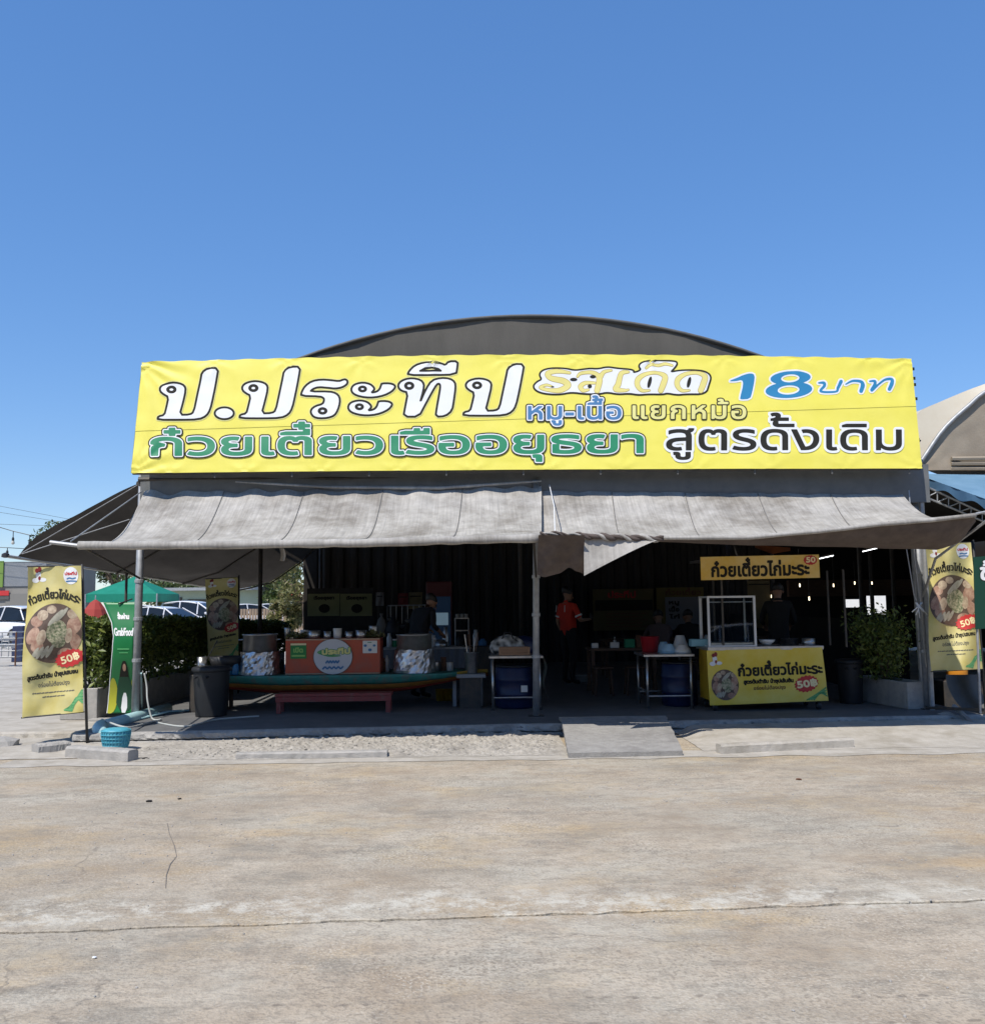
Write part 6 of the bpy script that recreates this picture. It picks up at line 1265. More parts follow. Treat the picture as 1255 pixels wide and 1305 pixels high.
GAPGLOW = emis('roof_gap_glow', (.95, .97, 1), 4)  # daylight through roof gaps, put in as glowing rods
for i, (xa4, ya4, xb4, yb4, Y, lab) in enumerate(((1099, 703, 1124, 697, 19, 'glowing rod added for a light gap in the roof at right'), (1044, 712, 1062, 708, 19.5, 'glowing rod added for a roof light gap right of the cart header'))):
    a_, c_ = U(xa4, ya4, Y), U(xb4, yb4, Y); t = thing('roof_gap_dash', lab, 'roof light gap', a_, 'roof light gaps'); b = MB(); b.tube([a_, c_], .008, 8); b.build('tube', GAPGLOW, t); b = MB(); b.tube([a_ + Vector((0, 0, .04)), c_ + Vector((0, 0, .04))], .02, 6); b.build('gap_edge', M['iron'], t)
b = MB(); b.grid(lambda u, v: U(962 + 45 * u, 694 + 10 * v * (1 - .6 * abs(2 * u - 1)) + 4 * u, 15.5 + .3 * v), 16, 6); tag(b.build('drape', mat('orange_cloth', (.30, .09, .02), (.2, .06, .02), 8, .8), smooth=True), 'orange cloth drape under the roof above the cart header', 'drape')
# white plastic scraps hanging under the left awning, left
b = MB(); b.grid(lambda u, v: U(356 + 6 * u + 2 * math.sin(v * 3), 699 + 16 * v, 12.7 + .02 * math.sin(u * 5)), 5, 8); tag(b.build('hanging_bag', M['awn'], smooth=True), 'scrap of pale plastic hanging under the left awning', 'plastic bag')

# ================================================================== PEOPLE
SKIN = mat('skin', (.28, .15, .095), (.32, .18, .115), 8, .55); HAIR = mat('hair', (.012, .01, .009), rough=.5)
def cloth(name, c): return mat(name, c, tuple(v * .8 for v in c), 7, .85, bump=.4, bscale=18)
def person(label, loc, rz, J, shirt, trous, extras=None, seat=0):
    """J: joint positions in metres, facing -Y, origin under the feet"""
    t = thing('person', label, 'person', loc); Mx = Matrix.Translation(Vector(loc)) @ Matrix.Rotation(rz, 4, 'Z')
    lg_ = J.get('long', 0)
    V = [('pelvis', .135), ('waist', .125), ('chest', .15), ('neck0', .07), ('neck1', .055), ('jaw', .072), ('skull', .098), ('crown', .07)]
    names = [v[0] for v in V]; rad = [v[1] for v in V]; E_ = [(i, i + 1) for i in range(7)]; pos = [Vector(J[n]) for n in names]; part = [1, 1, 1, 0, 0, 0, 0]
    def chain(root, items):
        pr = root
        for p, r_, m in items: pos.append(Vector(p)); rad.append(r_); E_.append((pr, len(pos) - 1)); part.append(m); pr = len(pos) - 1
        return pr
    for s in 'LR':
        sh, el, wr = (Vector(J[k + s]) for k in ('sh', 'el', 'wr')); sl = sh.lerp(el, .75)
        hd = (wr - el).normalized(); h = chain(2, [(sh, .062, 1), (sl, .052, 1), (el, .042, lg_), (el.lerp(wr, .5), .037, lg_), (wr, .027, 0), (wr + hd * .06, .032, 0)])
        side = hd.cross(Vector((0, 0, 1))); side = side.normalized() if side.length > .1 else Vector((1, 0, 0)); curl = Vector((0, 0, -1)) if abs(hd.z) < .8 else Vector((0, -1, 0)); base = pos[h]
        for k, (o_, L) in enumerate(((-.027, .062), (-.009, .072), (.009, .068), (.027, .055))): chain(h, [(base + side * o_ + hd * .03, .0095, 0), (base + side * o_ + hd * (.03 + L * .55) + curl * .012, .0088, 0), (base + side * o_ + hd * (.03 + L * .85) + curl * .034, .0078, 0)])
        chain(h, [(base - hd * .03 - side * .035 + curl * .01, .011, 0), (base + hd * .012 - side * .052 + curl * .02, .009, 0)])
        hip, kn, an, toe = (Vector(J[k + s]) for k in ('hip', 'kn', 'an', 'toe')); chain(0, [(hip, .098, 2), (hip.lerp(kn, .5), .085, 2), (kn, .062, 2), (kn.lerp(an, .4), .058, 2), (an, .042, 2), (toe.lerp(an, .5) + Vector((0, 0, -.0)), .04, 3), (toe, .034, 3)])
    me = bpy.data.meshes.new('body'); me.from_pydata([tuple(p) for p in pos], E_, []); o = bpy.data.objects.new('body', me); COL.objects.link(o)
    md = o.modifiers.new('k', 'SKIN'); me.skin_vertices[0].data[0].use_root = True
    for i, r_ in enumerate(rad):
        sv = me.skin_vertices[0].data[i]; q = (r_ * 1.28, r_ * .85) if i in (0, 1, 2) else (r_, r_); sv.radius = q
    md.use_smooth_shade = True; su = o.modifiers.new('s', 'SUBSURF'); su.levels = 2
    dg = bpy.context.evaluated_depsgraph_get(); m2 = bpy.data.meshes.new_from_object(o.evaluated_get(dg)); bpy.data.objects.remove(o)
    for mm in (SKIN, shirt, trous, HAIR): m2.materials.append(mm)
    for f in m2.polygons:
        c = f.center; best = (9e9, 0)
        for (a, b_), m in zip(E_, part):
            p0, p1 = pos[a], pos[b_]; e = p1 - p0; L = e.length_squared; k = min(1, max(0, (c - p0).dot(e) / L)) if L else 0; d = (c - p0 - e * k).length - (rad[a] * (1 - k) + rad[b_] * k)
            if d < best[0]: best = (d, m)
        f.material_index = 2 if (best[1] == 1 and c.z < J['pelvis'][2] - .03 and abs(c.x) < .2) else best[1]
    m2.transform(Mx); link('body', m2, [], t, True)
    sk = Vector(J['skull']); fw = Vector(J.get('look', (0, -1, 0))).normalized(); up = (Vector(J['crown']) - Vector(J['jaw'])).normalized(); rt = fw.cross(up)
    def kid(name, b_, m, sm=True): b_.xform(Mx); b_.build(name, m, t, sm)
    b = MB()
    def hp(u, v):
        a = u * 2 * math.pi; ph = v * (1.9 if True else 0); d = up * math.cos(ph) + (fw * math.cos(a) + rt * math.sin(a)) * math.sin(ph); r_ = .112
        if d.dot(fw) > .35: r_ = .112 if d.dot(up) > .45 else .08
        return sk + Vector((0, 0, .012)) - fw * .008 + d * r_
    b.grid(hp, 24, 10); kid('hair', b, HAIR)
    for s in (-1, 1):
        b = MB(); b.lathe((0, 0, 0), [(.001, -.012), (.012, 0), (.001, .012)], 8); b.xform(Matrix.Translation(sk + fw * .088 + rt * s * .034 - up * .02)); kid('eye', b, HAIR)
        b = MB(); b.lathe((0, 0, 0), [(.001, -.03), (.018, 0), (.001, .03)], 8); b.xform(Matrix.Translation(sk + rt * s * .1 - up * .02)); kid('ear', b, SKIN)
    b = MB(); b.tube([sk + fw * .095 - up * .015, sk + fw * .118 - up * .05, sk + fw * .092 - up * .058], [.008, .015, .012], 8); kid('nose', b, SKIN)
    b = MB(); b.tube([sk + fw * .088 - up * .085 + rt * .022, sk + fw * .096 - up * .083, sk + fw * .088 - up * .085 - rt * .022], .006, 6); kid('mouth', b, mat('lip', (.22, .08, .07), rough=.5))
    if extras: extras(kid, J)
    return t
def standing():
    J = dict(pelvis=(0, 0, .95), waist=(0, .0, 1.10), chest=(0, .01, 1.33), neck0=(0, .02, 1.46), neck1=(0, .01, 1.51), jaw=(0, -.015, 1.56), skull=(0, -.005, 1.63), crown=(0, .0, 1.68), look=(0, -1, 0))
    for s, k in (('L', 1), ('R', -1)): J.update({'sh' + s: (k * .18, .01, 1.41), 'el' + s: (k * .25, .02, 1.13), 'wr' + s: (k * .24, -.08, .90), 'hip' + s: (k * .09, 0, .90), 'kn' + s: (k * .10, -.02, .50), 'an' + s: (k * .10, .02, .09), 'toe' + s: (k * .12, -.15, .045)})
    return J
J = standing(); J.update(elR=(-.27, -.05, 1.15), wrR=(-.16, -.33, 1.16), look=(-.1, -1, -.35))
def stripes(kid, J):
    for s in 'LR':
        sh, el = Vector(J['sh' + s]), Vector(J['el' + s]); q = sh.lerp(el, .62); d = (el - sh).normalized(); b = MB(); b.tube([q, q + d * .03], .066, 14, cap=False); kid('sleeve_stripe', b, M['pwhite'])
    b = MB(); w = Vector(J['wrR']); b.box((w.x + .02, w.y - .12, w.z + .04), (.075, .015, .15)); kid('phone', b, M['blackp'])
    for x in (-.10, .12):
        b = MB(); b.tube([(x, .165, 1.42), (x * 1.05, .178, 1.30)], .008, 5); kid('shirt_stripe', b, M['pwhite'])
q = U(724, 800, 17.0)
person('person in a red shirt with white stripes standing behind the centre post', (q.x, 17.0, .13), R(127), J, cloth('red_shirt', (.62, .035, .015)), cloth('black_trousers', (.012, .012, .014)), stripes)
J = standing(); J.update(elL=(.26, -.1, 1.16), wrL=(.16, -.34, 1.08), elR=(-.27, -.06, 1.14), wrR=(-.2, -.3, 1.02), look=(.1, -1, -.6), long=1, chest=(0, -.12, 1.28), neck0=(0, -.2, 1.38), neck1=(0, -.25, 1.42), jaw=(0, -.31, 1.45), skull=(0, -.32, 1.51), crown=(0, -.31, 1.57), shL=(.18, -.14, 1.35), shR=(-.18, -.14, 1.35))
q = U(533, 800, 14.9); person('cook in dark clothes standing behind the right stock pot', (q.x, 14.9, .13), R(140), J, cloth('navy_shirt', (.014, .016, .022)), cloth('dark_trousers', (.015, .015, .018)))
J = standing(); J.update(elL=(.26, -.08, 1.14), wrL=(.2, -.3, 1.05), elR=(-.26, -.08, 1.14), wrR=(-.2, -.3, 1.05), look=(0, -1, -.3), long=1)
q = U(992, 800, 15.2); person('vendor in black standing behind the noodle cart', (q.x, 15.2, .13), R(165), J, cloth('black_shirt', (.012, .012, .012)), cloth('black_trousers2', (.012, .012, .014)))
def sitting():
    J = dict(pelvis=(0, .05, .55), waist=(0, .05, .68), chest=(0, .0, .90), neck0=(0, -.05, 1.03), neck1=(0, -.07, 1.08), jaw=(0, -.11, 1.12), skull=(0, -.10, 1.19), crown=(0, -.09, 1.25), look=(0, -1, -.4))
    for s, k in (('L', 1), ('R', -1)): J.update({'sh' + s: (k * .18, -.02, .98), 'el' + s: (k * .26, -.2, .78), 'wr' + s: (k * .15, -.42, .80), 'hip' + s: (k * .1, .02, .53), 'kn' + s: (k * .13, -.40, .50), 'an' + s: (k * .13, -.38, .09), 'toe' + s: (k * .14, -.54, .045)})
    return J
for px, Y, lab, col in ((840, 17.7, 'seated diner with a pale top and bent back, left of two', (.16, .11, .10)), (878, 17.75, 'seated diner in black, right of the diner with the pale top', (.012, .013, .016))):
    q = U(px, 800, Y); stool('wooden stool under the ' + ('left' if px == 840 else 'right') + ' seated diner', px, Y + .05, .42); person(lab, (q.x, Y, .13), R(180), sitting(), cloth('top_%d' % px, col), cloth('tr_%d' % px, (.015, .015, .02)))

# ================================================================== LEFT BACKGROUND
GREEN = mat('gazebo_green', (.01, .26, .17), (.015, .30, .20), 3, .6, trans=.35)
gz = thing('gazebo', 'green pop-up gazebo tent in the parking lot', 'gazebo', U(153, 790, 45)); YG2 = 45.0
gl, gr = U(109, 757, YG2).x, U(200, 757, YG2).x; zc = U(150, 739, YG2 + 1.6).z; ze = U(150, 757, YG2).z; gw = (gr - gl); gm = (gl + gr) / 2
co = [(gl, YG2), (gr, YG2), (gr, YG2 + gw), (gl, YG2 + gw)]
b = MB(); b.add([(x, y, ze) for x, y in co] + [(gm, YG2 + gw / 2, zc + .15)], [(0, 1, 4), (1, 2, 4), (2, 3, 4), (3, 0, 4)]); b.build('roof', GREEN, gz)
for i in range(4):
    a_, c_ = co[i], co[(i + 1) % 4]; b = MB(); b.add([(*a_, ze), (*c_, ze), (*c_, ze - .38), (*a_, ze - .38)], [(0, 1, 2, 3)]); b.build('valance', GREEN, gz)
    b = MB(); b.box((a_[0], a_[1], (ze + .1) / 2), (.05, .05, ze - .1)); b.build('leg', M['galv'], gz)
um = thing('parasol', 'red folded parasol standing by the green gazebo', 'parasol', U(121, 800, 40)); p = U(121, 790, 40)
b = MB(); b.lathe((p.x, 40, .1), [(.62, .6), (.56, 1.0), (.42, 1.4), (.22, 1.68), (.05, 1.8), (.001, 1.81)], 10); b.build('canopy', mat('red_cloth', (.30, .035, .025), rough=.8), um); b = MB(); b.tube([(p.x, 40, .1), (p.x, 40, 2.1)], .025, 6); b.build('pole', M['galv'], um)
WHITE = mat('car_white', (.72, .73, .75), rough=.25, coat=.6); CGL = mat('car_glass', (.012, .015, .018), rough=.06); TYRE = mat('tyre', (.015, .015, .015), rough=.8)
def make_car(label, loc, rz, hs=1.0):
    t = thing('parked_car', label, 'car', (0, 0, 0), 'white cars in the parking lot')
    st = [(-2.1, .62, .42, .62), (-2.0, .78, .28, .86), (-1.5, .86, .22, .95), (-.6, .88, .2, .97), (.4, .88, .2, .97), (1.1, .87, .22, .93), (1.7, .82, .26, .82), (2.05, .7, .34, .66), (2.12, .6, .42, .56)]
    b = MB(); vs = []; fs = []
    for x, w, z0, z1 in st:
        for yy, zz in ((-w * .9, z0), (-w, z0 + .12), (-w, (z0 + z1) / 2 + .05), (-w * .93, z1), (0, z1 + .03), (w * .93, z1), (w, (z0 + z1) / 2 + .05), (w, z0 + .12), (w * .9, z0)): vs.append((x, yy, zz * hs))
    n = 9
    for i in range(len(st) - 1):
        for k in range(n): fs.append((i * n + k, i * n + (k + 1) % n, (i + 1) * n + (k + 1) % n, (i + 1) * n + k))
    fs += [tuple(range(n - 1, -1, -1)), tuple((len(st) - 1) * n + k for k in range(n))]; b.add(vs, fs); b.build('body', WHITE, t, True, sub=1)
    cab = [(-1.75, .70, .93, .95), (-1.35, .70, .93, 1.33), (-.6, .70, .93, 1.46), (.25, .70, .93, 1.42), (.75, .70, .92, 1.16), (1.15, .70, .92, .94)]
    vs = []; fs = []
    for x, w, z0, z1 in cab: vs += [(x, -.80, z0 * hs), (x, -.60 - .1 * (z1 < 1.2), z1 * hs), (x, .60 + .1 * (z1 < 1.2), z1 * hs), (x, .80, z0 * hs)]
    for i in range(len(cab) - 1):
        for k in range(4): fs.append((i * 4 + k, i * 4 + (k + 1) % 4, (i + 1) * 4 + (k + 1) % 4, (i + 1) * 4 + k))
    b = MB(); b.add(vs, fs); b.build('windows', CGL, t)
    b = MB(); b.grid(lambda u, v: (-1.42 + 1.72 * u, (-.62 + 1.24 * v), (1.345 + .14 * math.sin(math.pi * (.12 + .78 * u)) - .02 * abs(2 * v - 1) ** 3) * hs), 10, 8); b.build('roof', WHITE, t, True, solid=.04)
    for s in (-1, 1):
        for a_, c_ in (((-1.75, .81, .94), (-1.38, .63, 1.34)), ((-.5, .81, .95), (-.55, .62, 1.45)), ((1.15, .81, .94), (.28, .62, 1.42)), ((.35, .81, .95), (.3, .63, 1.40))):
            b = MB(); b.tube([(a_[0], s * a_[1], a_[2] * hs), (c_[0], s * c_[1], c_[2] * hs)], .028, 6); b.build('pillar', WHITE, t)
        b = MB(); b.box((.85, s * .95, .98 * hs), (.1, .18, .12)); b.build('mirror', WHITE, t, bevel=.03)
        b = MB(); b.box((2.0, s * .55, .68 * hs), (.14, .28, .13)); b.build('headlight', M['china'], t, bevel=.03); b = MB(); b.box((-2.02, s * .6, .78 * hs), (.1, .22, .16)); b.build('tail_light', M['pred'], t, bevel=.03)
        for x in (-1.3, 1.3):
            b = MB(); b.tube([(x, s * .72, .31), (x, s * .90, .31)], .31, 20); w = b.build('wheel', TYRE, t); b = MB(); b.tube([(x, s * .895, .31), (x, s * .912, .31)], .19, 14); b.build('rim', M['steel'], w)
    t.location = loc; t.rotation_euler = (0, 0, rz); return t
p = U(214, 800, 42); car0 = make_car('white car nearest the hedge, nose to the right', (p.x, 42, .1), R(-20))
def ccar(px, Y, rz, lab, sz=1):
    p = U(px, 800, Y); c = copy_tree(car0, None, (p.x, Y, .1), R(rz), lab); c.scale = (sz, sz, sz * 1.06); return c
ccar(253, 46, -12, 'white car behind the nearest one, beside the yellow flag in the distance', 1.1); ccar(8, 41, 160, 'white car behind the left flag at the far left'); ccar(322, 58, 30, 'far white car seen right of the thin hall post', 1); ccar(352, 60, 25, 'far white car in the middle of the gap beside the menus', 1); ccar(380, 62, 20, 'far white car partly hidden by the menu board', 1); ccar(190, 50, 10, 'white car under the green gazebo roof', 1)
c = copy_tree(car0, None, (7.6, -3.2, 0), R(178), 'white car parked behind the viewpoint, mirrored in the glass case')
# buildings
bl = thing('shop_building', 'low grey shop building with green corner at the far left', 'building', U(0, 790, 62)); YB2 = 62.0; zt_ = U(10, 716, YB2).z; xr_ = U(60, 716, YB2).x; xl_ = U(-300, 716, YB2).x; wl = mat('grey_wall', (.26, .245, .22), (.22, .21, .19), 1, .8)
b = MB(); b.box(((xl_ + xr_) / 2, YB2 + 4, (zt_ + .1) / 2), (xr_ - xl_, 8, zt_ - .1)); b.build('wall', wl, bl)
for i in range(40):
    x = U(5, 716, YB2).x + (xr_ - U(5, 716, YB2).x) * (i + .5) / 40; b = MB(); b.box((x, YB2 - .05, zt_ - .85), (.05, .06, 1.5)); b.build('cladding_rib', M['galv'], bl)
b = MB(); b.box(((xl_ + xr_) / 2, YB2 - .02, zt_ - .85), (xr_ - xl_, .03, 1.6)); b.build('cladding', mat('blue_grey_clad', (.12, .14, .16), rough=.6), bl)
b = MB(); b.box((U(-3, 720, YB2).x, YB2 - .12, zt_ - .8), (.9, .1, 1.7)); b.build('green_panel', mat('green_panel', (.16, .26, .05), rough=.6), bl)
b = MB(); b.box((U(4, 756, YB2 - .1).x, YB2 - .1, U(4, 756, YB2).z), (.75, .06, .32)); b.build('red_panel', M['pred'], bl); b = MB(); b.box((U(4, 761.5, YB2 - .1).x, YB2 - .1, U(4, 762, YB2).z), (.75, .06, .2)); b.build('dark_panel', M['tarp'], bl)
for i in range(6):
    x = xl_ + (xr_ - xl_) * (i + .5) / 6; b = MB(); b.box((x, YB2 - .03, 1.3), (2.1, .05, 2.4)); b.build('shutter', mat('shutter_%d' % i, (.20, .19, .17), rough=.6), bl)
gb = thing('green_house', 'pale green low house behind the parked cars', 'building', U(235, 790, 66)); Y = 66; xl_, xr_ = U(208, 750, Y).x, U(330, 750, Y).x; zt_ = U(230, 753, Y).z; gwm = mat('mint_wall', (.40, .47, .36), (.36, .43, .33), 1.5, .8)
b = MB(); b.box(((xl_ + xr_) / 2, Y + 3, (zt_ + .1) / 2), (xr_ - xl_, 6, zt_ - .1)); b.build('wall', gwm, gb); b = MB(); b.box(((xl_ + xr_) / 2, Y + 2.8, zt_ + .1), (xr_ - xl_ + .8, 7.2, .2)); b.build('roof', M['galv'], gb)
for px, w, h in ((217, .9, 1.3), (224, .9, 1.3), (236, .8, 1.9), (254, 1.6, 1.0)):
    b = MB(); x = U(px, 765, Y).x; b.box((x, Y - .02, 1.55 if h < 1.5 else 1.05), (w, .05, h)); w_ = b.build('window', CGL, gb); b = MB(); b.box((x, Y - .05, (1.55 if h < 1.5 else 1.05) - h / 2), (w + .2, .08, .08)); b.build('sill', M['china'], w_)
wf = thing('fence', 'pale board fence behind the hedge in the gap beside the menus', 'fence', U(345, 790, 52)); xl_, xr_ = U(306, 780, 52).x, U(400, 780, 52).x
for i in range(26):
    x = xl_ + (xr_ - xl_) * (i + .5) / 26; b = MB(); b.box((x, 52, .75 + .03 * nz((i, 0, 0))), ((xr_ - xl_) / 26 - .03, .03, 1.3)); b.build('board', mat('fence_wood', (.30, .22, .15), (.24, .18, .13), 4, .8) if i == 0 else bpy.data.materials['fence_wood'], wf)
b = MB(); b.box(((xl_ + xr_) / 2, 52.05, 1.1), (xr_ - xl_, .04, .1)); b.build('rail', M['bark'], wf)
# trees
def tree(label, px, Y, zt_, r, n, size, seed, m, grp='trees behind the parking lot', zc=.55):
    x = U(px, 760, Y).x; t = thing('tree', label, 'tree', (x, Y, .1), grp); rng = random.Random(seed); h = zt_; b = MB(); b.tube([(x, Y, .1), (x + .05 * h * rng.uniform(-1, 1), Y, h * .3), (x + .06 * h * rng.uniform(-1, 1), Y, h * .7)], [.05 * h ** .8, .04 * h ** .8, .012 * h], 8); b.build('trunk', M['bark'], t)
    pts = []; K = 16
    for i in range(K):
        a = rng.random() * 6.28; rr = r * rng.random() ** .5; z = h * rng.uniform(.38, .93); rr *= max(.25, math.sin(math.pi * min(1, (z / h - .2) / .85))); c = Vector((x + rr * math.cos(a), Y + rr * math.sin(a), z)); b = MB(); b.tube([(x, Y, h * rng.uniform(.2, .45)), Vector((x, Y, z * .7)).lerp(c, .5), c], [.012 * h, .008 * h, .003 * h], 5); b.build('limb', M['bark'], t); s = r * rng.uniform(.22, .42)
        for k in range(n // K):
            d = Vector((rng.gauss(0, 1), rng.gauss(0, 1), rng.gauss(0, .8))).normalized() * s * rng.random() ** .4; pts.append(c + d)
    b = MB(); leaves(b, pts, size, rng); tag(b.build('crown', m, t, fix=False), kind='stuff')
for i, (px, Y, h, r, m_, lab) in enumerate(((205, 78, 5.6, 3.6, 'tree', 'green tree behind the gazebo, left of the green house'), (240, 80, 5.2, 3.2, 'tree', 'green tree rising over the roof of the green house'), (282, 74, 4.9, 3.0, 'tree', 'dark green tree behind the distant yellow flag'), (322, 70, 4.6, 2.4, 'tree', 'green tree left of the thin hall post in the gap'), (350, 66, 4.4, 2.4, 'tree', 'green tree in the middle of the gap beside the menus'), (392, 44, 5.0, 2.0, 'dry', 'tall yellowish tree at the edge of the dark rear wall'), (372, 46, 1.9, 1.1, 'dry', 'low yellow green shrub under the yellowish tree'), (150, 85, 7.8, 3, 'tree', 'tree whose top peeps over the dark canopy'), (75, 90, 9.8, 3, 'tree', 'tree whose tip peeps beside the left canopy slope'))):
    tree(lab, px, Y, h, r, 2600, .17 if Y > 60 else .12, 40 + i, M[m_])
b = MB(); p = U(377, 757, 50); b.lathe((p.x, 50, p.z), [(.001, -.35), (.2, -.2), (.28, 0), (.2, .22), (.001, .3)], 12); tag(b.build('lantern', mat('red_lantern', (.5, .07, .04), rough=.6), smooth=True), 'small red lantern hanging in the gap beside the menus', 'lantern')
# trolley at the far left
p = G(12, 850, .1); tq = thing('trolley', 'metal rack trolley standing at the far left of the lot', 'trolley', (p.x, p.y, .1)); xl_, xr_ = U(-25, 830, p.y).x, U(20, 830, p.y).x; z1_ = U(10, 806, p.y).z
for x in (xl_, xr_):
    for y in (p.y, p.y + .5): b = MB(); b.tube([(x, y, .12), (x, y, z1_)], .022, 6); b.build('post', M['rust'], tq)
for k in range(5):
    z = .35 + (z1_ - .35) * k / 4; b = MB(); b.tube([(xl_, p.y, z), (xr_, p.y, z)], .018, 6); b.build('bar', M['galv'], tq); b = MB(); b.tube([(xr_, p.y, z), (xr_, p.y + .5, z)], .018, 6); b.build('bar', M['galv'], tq)
for k in range(5): x = xl_ + (xr_ - xl_) * k / 5; b = MB(); b.tube([(x, p.y, .35), (x, p.y, z1_)], .012, 6); b.build('bar', M['galv'], tq)
for k, (dx, dz) in enumerate(((.25, .62), (.5, .62), (.3, .82), (.6, .82))): b = MB(); b.box((xr_ - dx, p.y + .25, dz), (.16, .3, .12)); b.build('tray', M['china'], tq, bevel=.01)
b = MB(); b.box((U(26, 822, 27).x, 27, .6), (.3, .4, 1.0)); tag(b.build('box', mat('navy_box', (.02, .03, .08), rough=.6), bevel=.02), 'navy box standing behind the metal trolley', 'box')
# festoon lights and power lines
fs_ = thing('festoon_light', 'string of unlit bulbs crossing the sky at upper left', 'string light', U(0, 672, 14)); cab = [U(-60, 655, 13.5), U(0, 672, 14), U(17, 677, 14), U(38, 682, 14), U(60, 686, 14.2), U(120, 690, 14.6)]
b = MB(); b.tube(cab, .006, 5); b.build('cable', M['blackp'], fs_)
f2 = thing('festoon_light', 'lower string of unlit bulbs just above the canopy corner at left', 'string light', U(0, 697, 14)); b = MB(); b.tube([U(-60, 695, 14), U(10, 698, 14), U(60, 701, 14.5)], .005, 5); b.build('cable', M['blackp'], f2)
cg = mat('clear_bulb', (.55, .55, .5), rough=.15)
for px, py, L, pr in ((17, 677, .14, fs_), (38, 682, .13, fs_), (-20, 667, .14, fs_), (9.5, 698, .09, f2), (34, 699.5, .1, f2)):
    p = U(px, py, 14); b = MB(); b.tube([p, p - Vector((0, 0, L - .04))], .006, 5); bb = b.build('drop_cord', M['blackp'], pr); b = MB(); b.lathe(p - Vector((0, 0, L)), [(.012, .05), (.018, .03), (.018, 0)], 8); b.build('socket', M['blackp'], pr); b = MB(); b.lathe(p - Vector((0, 0, L + .03)), [(.001, -.03), (.022, -.015), (.024, 0), (.016, .03)], 10); b.build('bulb', cg, pr)
sl_ = thing('flood_lamp', 'small black flood lamp at the outer corner of the left canopy', 'lamp', U(6, 709, 12.6)); p = U(7, 708, 12.55); b = MB(); b.lathe(p, [(.02, -.03), (.05, -.02), (.045, .02), (.02, .035), (.001, .04)], 12); b.build('head', M['blackp'], sl_); b = MB(); b.tube([p, U(26, 711, 12.5)], .008, 5); b.build('arm', M['blackp'], sl_)
for i, (ya, yb_) in enumerate(((645, 662), (653, 667), (668, 671))):
    b = MB(); b.tube([U(-60, ya - 6, 60), U(0, ya, 60), U(90, yb_, 61), U(200, yb_ + 14, 62)], .014, 4); tag(b.build('power_line', M['iron']), ['topmost thin power line in the sky at left', 'middle thin power line in the sky at left', 'lowest thin power line in the sky at left'][i], 'power line')

# ------------------------------------------------------------------ opposite side of the yard (mirrored in the glass case)
os_ = thing('storage_shed', 'long brown shed across the yard behind the viewpoint, mirrored in the glass', 'building', (4, -17, 0))
b = MB(); b.box((4, -18, 3.0), (70, 6, 6.0)); b.build('wall', mat('shed_wall', (.11, .095, .08), (.14, .12, .10), 1.5, .8), os_)
b = MB(); b.box((4, -17.5, 6.15), (71, 8, .25)); b.build('roof', M['galv'], os_)
for i in range(14):
    b = MB(); b.box((-28 + 5 * i, -14.98, 1.6), (3.2, .06, 3.2)); b.build('door', M['dark'], os_)

# ------------------------------------------------------------------ more kitchen clutter behind the boat
rk = thing('wire_rack', 'steel dish rack frame right of the drinks fridge', 'rack', (U(588, 820, 17.2).x, 17.2, .86)); xk0, xk1 = U(580, 800, 17.2).x, U(597, 800, 17.2).x; zk = U(588, 788, 17.2).z
for x in (xk0, xk1):
    b = MB(); b.tube([(x, 17.2, .86), (x, 17.2, zk)], .012, 6); b.build('post', M['steel'], rk)
for z in (zk, zk - .22):
    b = MB(); b.box(((xk0 + xk1) / 2, 17.2, z), (xk1 - xk0, .2, .02)); b.build('shelf', M['steel'], rk)
for k in range(3):
    b = MB(); x = xk0 + (xk1 - xk0) * (k + .5) / 3; b.lathe((x, 17.2, zk + .01), [(.03, 0), (.035, .07), (.03, .07), (.001, .01)], 10); b.build('cup', M['conc_block'], rk)
hr = thing('utensil_rail', 'rail of hanging steel ladles and sieves behind the boat', 'utensil rail', U(515, 800, 18)); ra_, rb2 = U(494, 772, 18), U(545, 771, 18); b = MB(); b.tube([ra_, rb2], .012, 6); b.build('rail', M['galv'], hr)
for k in range(7):
    p = ra_.lerp(rb2, (k + .5) / 7); L = .22 + .16 * ((k * 37) % 5) / 5; b = MB(); b.tube([p, p - Vector((0, 0, L))], .007, 5); o = b.build('handle', M['steel'], hr); b = MB(); b.lathe(p - Vector((0, .03, L + .05)), [(.001, -.035), (.04, -.015), (.055, .03), (.05, .03), (.001, -.02)], 12); b.build('scoop', M['steel'], o)
for x in (ra_, rb2):
    b = MB(); b.tube([x, (x.x, 18.0, .13)], .02, 6); b.build('post', M['iron'], hr)
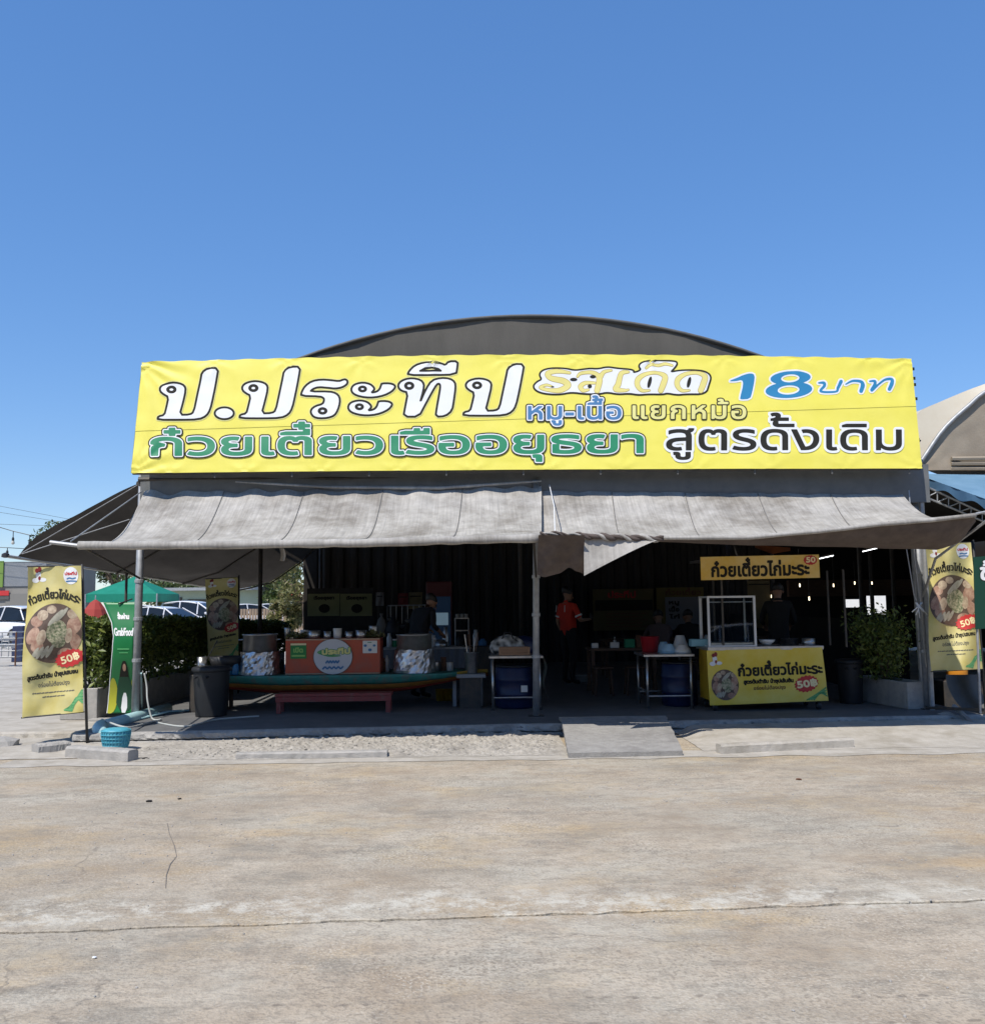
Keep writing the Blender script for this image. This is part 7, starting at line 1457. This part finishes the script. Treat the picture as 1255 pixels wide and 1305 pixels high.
extra = [(366, .09, .16, 'steel', 'small steel pot behind the left end of the red box'), (388, .12, .12, 'china', 'white dish behind the leftmost cup'), (476, .13, .17, 'steel', 'steel pot behind the right end of the red box'), (489, .09, .2, 'rust', 'brown sauce bottle left of the right stock pot'), (493, .07, .24, 'china', 'slim white bottle left of the right stock pot'), (556, .12, .14, 'steel', 'steel bowl stack right of the right stock pot'), (565, .08, .2, 'rust', 'brown jar right of the right stock pot'), (573, .10, .12, 'china', 'white mug near the boat bow'), (349, .1, .13, 'china', 'white tub between the left stock pot and the red box'), (359, .07, .2, 'blackp', 'black bottle just left of the red box')]
for i, (px, w, h, m_, lab) in enumerate(extra):
    Y = YB + .62 - .0; x = U(px, 850, Y).x; sx_ = (x - xs0) / (xs1 - xs0); z0 = hull(min(.97, max(.03, sx_)), 0)[1] - .012
    if 364 <= px <= 484: Y = YB + .45; x = U(px, 815, Y).x; z0 = ra.z
    b = MB(); b.lathe((x, Y, z0 + .001), [(w * .46, 0), (w * .5, .008), (w * .5, h * .7), (w * (.3 if 'bottle' in lab else .5), h * .82), (w * (.2 if 'bottle' in lab else .52), h), (.001, h)], 14); tag(b.build('container', M[m_], smooth=True), lab, 'container')
for i, (px, py, w, c, lab) in enumerate(((500, 790, .3, (.03, .03, .035), 'black bag hanging from the utensil rail at left'), (540, 789, .22, (.25, .25, .26), 'pale plastic bag hanging from the utensil rail at right'), (486, 786, .2, (.2, .18, .16), 'small pale bag hanging beside the white notice'))):
    p = U(px, py, 17.9); b = MB(); b.lathe((p.x, p.y, p.z - .2), [(.001, -.16), (w * .4, -.12), (w * .5, .0), (w * .35, .14), (.02, .2), (.03, .26)], 14, sy=.6); tag(b.build('bag', mat('bag_%d' % i, c, rough=.5), smooth=True), lab, 'bag')
fl = thing('floor_basin', 'shallow white basin standing on the floor behind the person in red', 'basin', U(745, 868, 17.6)); p = U(745, 868, 17.6); b = MB(); b.lathe((p.x, 17.6, .131), [(.1, 0), (.13, .01), (.17, .12), (.18, .125), (.16, .12), (.11, .02), (.001, .02)], 20); b.build('body', M['conc_block'], fl, True)
